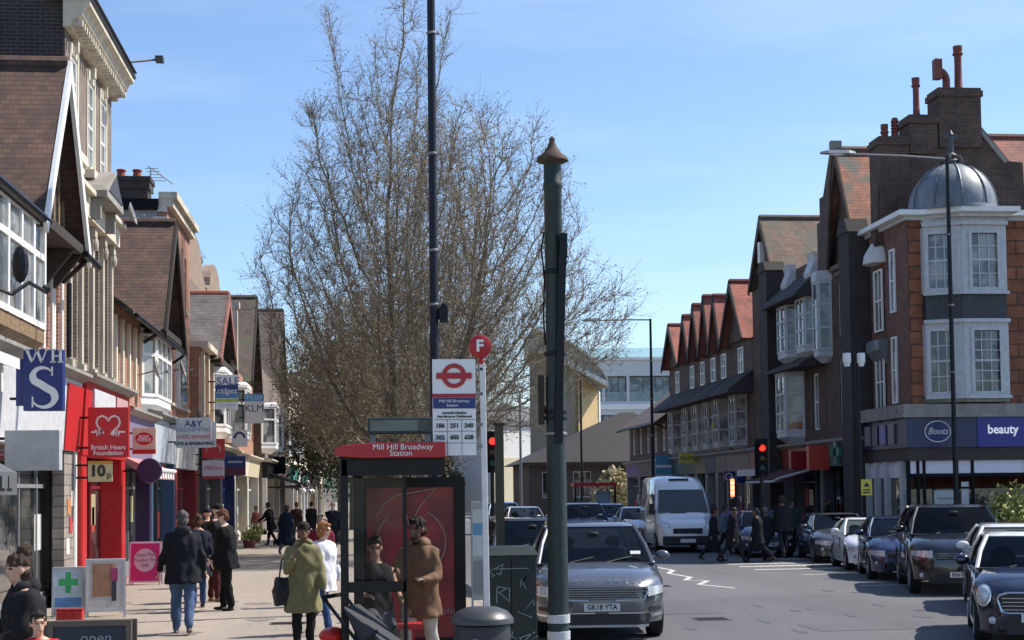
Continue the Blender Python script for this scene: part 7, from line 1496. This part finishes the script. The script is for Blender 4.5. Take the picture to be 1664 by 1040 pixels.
r = thing('post', 'dark post standing by the traffic light behind the bus stop', 'post', (at(812, 800, 24.5).x, 24.5, .12)); s = MB(); s.box(-.07, .07, -.07, .07, 0, at(812, 703, 24.5).z); part('shaft', s, M('mossy_post', (.06, .055, .035), .8), r); s = MB(); s.box(-.09, .09, -.09, .09, at(812, 703, 24.5).z + .001, at(812, 703, 24.5).z + .04); part('post_cap', s, timber, r)
mb = MB(); mb.box(12.4, KR, 43.4, 44.15, -.03, .03); struct('traffic_island', mb, slabs2)
# signs and banners on the right
r, w_, h, y = sign('yellow board with dark lettering above the white van', 1104, 1134, 736, 753, M('board_yellow', (.55, .48, .08), .5), X0=17.3, right=True, th=.1); text(r, 'MiniCab', .3, (0, y - .004, 0), inkdark)
r, w_, h, y = sign('blue board with two white stripes left of the yellow board', 1066, 1094, 740, 781, M('board_blue', (.08, .26, .42), .5), X0=17.3, right=True, th=.1); panel(r, -w_/2, w_/2, h*.02, h*.12, y, inkwhite, 'stripe'); panel(r, -w_/2, w_/2, -h*.35, -h*.25, y, inkgrey, 'stripe')
r, w_, h, y = sign('small yellow flag sign high on the terrace of red gables', 1158, 1171, 684, 699, M('board_lime', (.45, .5, .06), .5), X0=17.3, right=True, th=.06)
r, w_, h, y = sign('dark red box sign on the shop by the maroon awning', 1284, 1311, 733, 763, M('box_red', (.3, .012, .02), .4), X0=17.2, right=True, th=.3)
r, w_, h, y = sign('orange red box sign nearer the chemist cross', 1313, 1345, 724, 764, M('box_orange', (.5, .06, .035), .4), X0=17.2, right=True, th=.3)
r, w_, h, y = sign('round blue sign on the shop behind the crossing traffic light', 1176, 1192, 766, 783, inkblue, X0=17.2, right=True, th=.1); s = MB(); stroke(s, arc(0, 0, .16, .16, 0, 360, 20), .03, y - .01, y - .001); part('ring', s, inkwhite, r)
r, w_, h, y = sign('navy sign beside the round blue sign', 1196, 1211, 765, 785, inkblue, X0=17.0, right=True, th=.1)
r = thing('barber_pole', 'glowing orange and white barber pole in a dark shop window', 'barber pole', (16.9, fy(1190, 16.9), 2.2)); s = MB(); s.cyl((0, 0, -.4), (0, 0, .4), .09, n=14); part('tube', s, M('lit_orange', (1, .35, .12), .4, var=.0, emis=1.6), r, True); s = MB(); s.cyl((0, 0, .4), (0, 0, .5), .1, n=12); s2 = s; part('top_cap', s, inkwhite, r, True); s = MB(); s.cyl((0, 0, -.5), (0, 0, -.4), .1, n=12); part('foot_cap', s, inkwhite, r, True)
for i in range(3): s = MB(); s.cyl((0, 0, -.25 + i*.22), (0, 0, -.17 + i*.22), .092, n=14); part('white_ring', s, M('lit_cream', (1, .8, .6), .4, var=0, emis=1.2), r, True)
# crossing beacon boards
for i, (px, py, lb) in enumerate(((1192, 835, 'upper small violet notice on a post behind the people crossing'), (1205, 855, 'lower small violet notice on a post behind the people crossing'))):
    Y = 47 + i*.5; c = at(px, py, Y); r = thing('notice_post', lb, 'notice', (c.x, Y, .12)); s = MB(); s.box(-.2, .2, -.02, .0, c.z - .4, c.z); part('board', s, M('violet_board', (.1, .07, .17), .5), r); s = MB(); s.box(-.03, .03, .0, .04, 0, c.z); part('post', s, mgrey, r)
# ================================================================== things standing on the pavement
def aboard(label, px, py, w_, h, rz=0, frame=None, face=None, legs=.0, Y=None):
    p = G(px, py); r = thing('pavement_sign', label, 'sandwich board', (p.x, p.y, .12), R_(rz)); fm = frame or inkgrey; a = R_(9)
    for sg in (1, -1):
        T = Matrix.Translation((0, .22*sg*-1 if sg == 1 else .22, 0)) @ Matrix.Rotation(-a*sg, 4, 'X'); s = MB(); s.box(-w_/2, -w_/2 + .035, -.012, .012, 0, h, T); s.box(w_/2 - .035, w_/2, -.012, .012, 0, h, T); s.box(-w_/2 + .035, w_/2 - .035, -.012, .012, h - .035, h, T); s.box(-w_/2 + .035, w_/2 - .035, -.012, .012, legs, legs + .035, T); part('frame', s, fm, r)
        s = MB(); s.box(-w_/2 + .03, w_/2 - .03, -.006, .006, legs + .03, h - .03, T); part('board', s, face or inkwhite, r)
    return r, Matrix.Translation((0, -.22, 0)) @ Matrix.Rotation(-a, 4, 'X'), a
def ap(r, T, x0, x1, z0, z1, mat, name='poster_block', y=-.0075, t=.003): s = MB(); s.box(x0, x1, y - t, y, z0, z1, T); return part(name, s, mat, r)
def at_(T, r, st, size, x, z, mat, a, **k): v = T @ Vector((x, -.014, z)); return text(r, st, size, v, mat, rot=(pi/2 - a, 0, 0), depth=.002, **k)
r, T, a = aboard('white pavement sign with a green cross over a blue band', 112, 1002, .54, .86, 6, face=M('pale_blue_face', (.5, .62, .68), .5), legs=.12)
ap(r, T, -.045, .045, .42, .78, inkteal, 'cross_upright'); ap(r, T, -.16, .16, .55, .66, inkteal, 'cross_bar', y=-.0108); ap(r, T, -.22, .22, .18, .34, M('board_mid_blue', (.1, .25, .5), .5), 'blue_band')
for i in range(3): p = G(98 + i*14, 1012); r = thing('crate', ('left', 'middle', 'right')[i] + 'most of three small red boxes on the ground under the green cross sign', 'box', (p.x, p.y + .1, .12)); s = MB(); s.box(-.07, .07, -.1, .1, 0, .2); part('body', s, inkred, r, bevel=.01); s = MB(); s.box(-.075, .075, -.105, .105, .2, .22); part('lid', s, M('dark_red_lid', (.3, .01, .012), .5), r)
r, T, a = aboard('pavement sign with a brown poster of a woman in dark trousers', 172, 1002, .66, 1.0, 8, face=M('poster_grey', (.48, .46, .42), .5), legs=.1)
ap(r, T, -.22, .12, .36, .92, M('poster_brown', (.3, .15, .08), .5, var=.3), 'brown_field'); ap(r, T, .08, .2, .62, .84, M('poster_magenta', (.3, .03, .1), .5), 'painted_torso', y=-.011); ap(r, T, .1, .18, .28, .62, inkdark, 'painted_legs', y=-.011); ap(r, T, .11, .17, .84, .91, M('poster_skin', (.4, .22, .15), .5), 'painted_head', y=-.011)
r, T, a = aboard('pavement sign with a magenta poster and pale speech bubble', 237, 950, .72, 1.0, 0, face=M('poster_pink', (.5, .02, .15), .5), legs=.06, frame=M('pink_white', (.6, .45, .5), .5)); v = T @ Vector((0, -.009, .58)); s = MB(); s.prism(arc(0, .58, .25, .27, 0, 350, 26), 'y', -.012, -.0075, T); part('speech_bubble', s, M('bubble', (.55, .45, .48), .5), r)
for i, t_ in enumerate(('Love The', 'Product You', 'Sells')): at_(T, r, t_, .105, 0, .7 - i*.12, M('bubble_ink', (.2, .08, .12), .5, var=0), a, shear=.25)
p = at(146, 1030, 13.7); r = thing('pavement_sign', 'black chalk board in a brown wooden frame at the bottom left', 'sandwich board', (p.x, 13.7, .12), R_(0)); z1 = at(146, 1008, 13.7).z - .12; s = MB(); w_ = .37; s.box(-w_, w_, -.03, .03, z1 - .05, z1); s.box(-w_, -w_ + .05, -.03, .03, 0, z1 - .05); s.box(w_ - .05, w_, -.03, .03, 0, z1 - .05); part('frame', s, M('frame_wood', (.11, .085, .065), .6), r); s = MB(); s.box(-w_ + .05, w_ - .05, -.012, .012, .12, z1 - .05); part('chalkboard', s, M('chalkboard', (.02, .03, .045), .6), r); text(r, 'open', .14, (.05, -.02, z1 - .16), M('chalk', (.25, .28, .3), .8), shear=.2)
s = MB(); s.box(-w_, w_, .3, .34, 0, z1 - .02); part('back_leg', s, M('frame_wood', (.11, .085, .065)), r)
# pushchairs
def pushchair(label, pos, rz, fm, seatm, bumper=None, k=1.0, hood=True):
    r = thing('pushchair', label, 'pushchair', pos, rz)
    for sx in (-.24, .24): s = MB(); s.tube([(sx, -.35, .1*k), (sx, .1, .6*k), (sx, .45, 1.02*k)], .018, 6); s.tube([(sx, .4, .1*k), (sx, .05, .6*k), (sx, -.1, .74*k)], .018, 6); part('frame', s, fm, r, True)
    s = MB(); s.tube([(-.24, .45, 1.02*k), (-.2, .5, 1.06*k), (.2, .5, 1.06*k), (.24, .45, 1.02*k)], .022, 7); part('handle', s, blackmat, r, True)
    s = MB(); s.loft([[(-.21, -.25, .5*k), (.21, -.25, .5*k), (.21, .1, .46*k), (-.21, .1, .46*k)], [(-.22, -.2, .58*k), (.22, -.2, .58*k), (.22, .12, .6*k), (-.22, .12, .6*k)], [(-.21, .05, .8*k), (.21, .05, .8*k), (.21, .3, .98*k), (-.21, .3, .98*k)]]); part('seat', s, seatm, r, bevel=.03)
    if hood:
        s = MB(); s.loft([[(.23*cos(a), .08 + .28*sin(t)*1.0 - .18, (.8 + .24*cos(t)*abs(sin(a)))*k) for a in np.linspace(0, pi, 9)] for t in np.linspace(.1, 1.5, 6)], cap=False, close=False); part('hood', s, seatm, r, True)
    if bumper: s = MB(); s.ell((0, .5, .66*k), (.2, .12, .08), 16, 8); part('bumper', s, bumper, r, True)
    for (x, y_) in ((-.26, -.35), (.26, -.35), (-.26, .4), (.26, .4)): s = MB(); s.cyl((x - .02, y_, .1), (x + .02, y_, .1), .1, n=14); part('wheel', s, dgrey, r)
p = G(441, 886); pushchair('black pushchair with pale frame tubes far along the left pavement', (p.x + .55, p.y - .4, .12), .5, chrome, blackmat)
p = at(622, 1000, 15.0); pushchair('dark grey pushchair with a bright red padded bar before the seated woman in the shelter', (p.x - .05, 14.9, .12), 1.15, black, M('grey_canvas_seat', (.028, .03, .035), .8, var=.3, bump=.4), M('bright_red_top', (.55, .03, .02), .3), .98, hood=False)
# planters far along
for i, (px, py, lb) in enumerate(((418, 890, 'round pot of green plants beside the cream shop'), (424, 884, 'taller plant pot just behind the round pot'))):
    p = G(px, py); o = bush(lb, (p.x - .3, p.y + i, .3), .35, .5 + .2*i, yg, 60, 60 + i, .3); s = MB(); s.lathe([(.2, -.18), (.26, .12), (.24, .14)], n=14); part('pot', s, dterra, o)
# shrubs
p = at(1012, 825, 103); bush('big straw coloured ornamental grass in front of the hall', (p.x - .6, 103, 0), 1.5, 3.3, pam, 1500, 71, 1.3)
p = at(1612, 860, 44.6); bush('yellow green leafy shrub in front of the corner shop windows', (p.x + .2, 43.6, .0), .85, 2.1, yg, 300, 72, .5)
r = thing('bus_shelter', 'distant small shelter with a red roof beside the straw coloured grass', 'bus shelter', (at(965, 820, 88).x, 88, 0)); s = MB(); s.box(-1.3, 1.3, -.7, .7, 2.4, 2.6); part('roof', s, inkred, r)
for x in (-1.2, 1.2): s = MB(); s.box(x - .06, x + .06, -.6, -.5, 0, 2.4); part('post', s, black, r)
s = MB(); s.box(.2, 1.1, .5, .56, .4, 2.1); part('poster', s, inkpale, r)
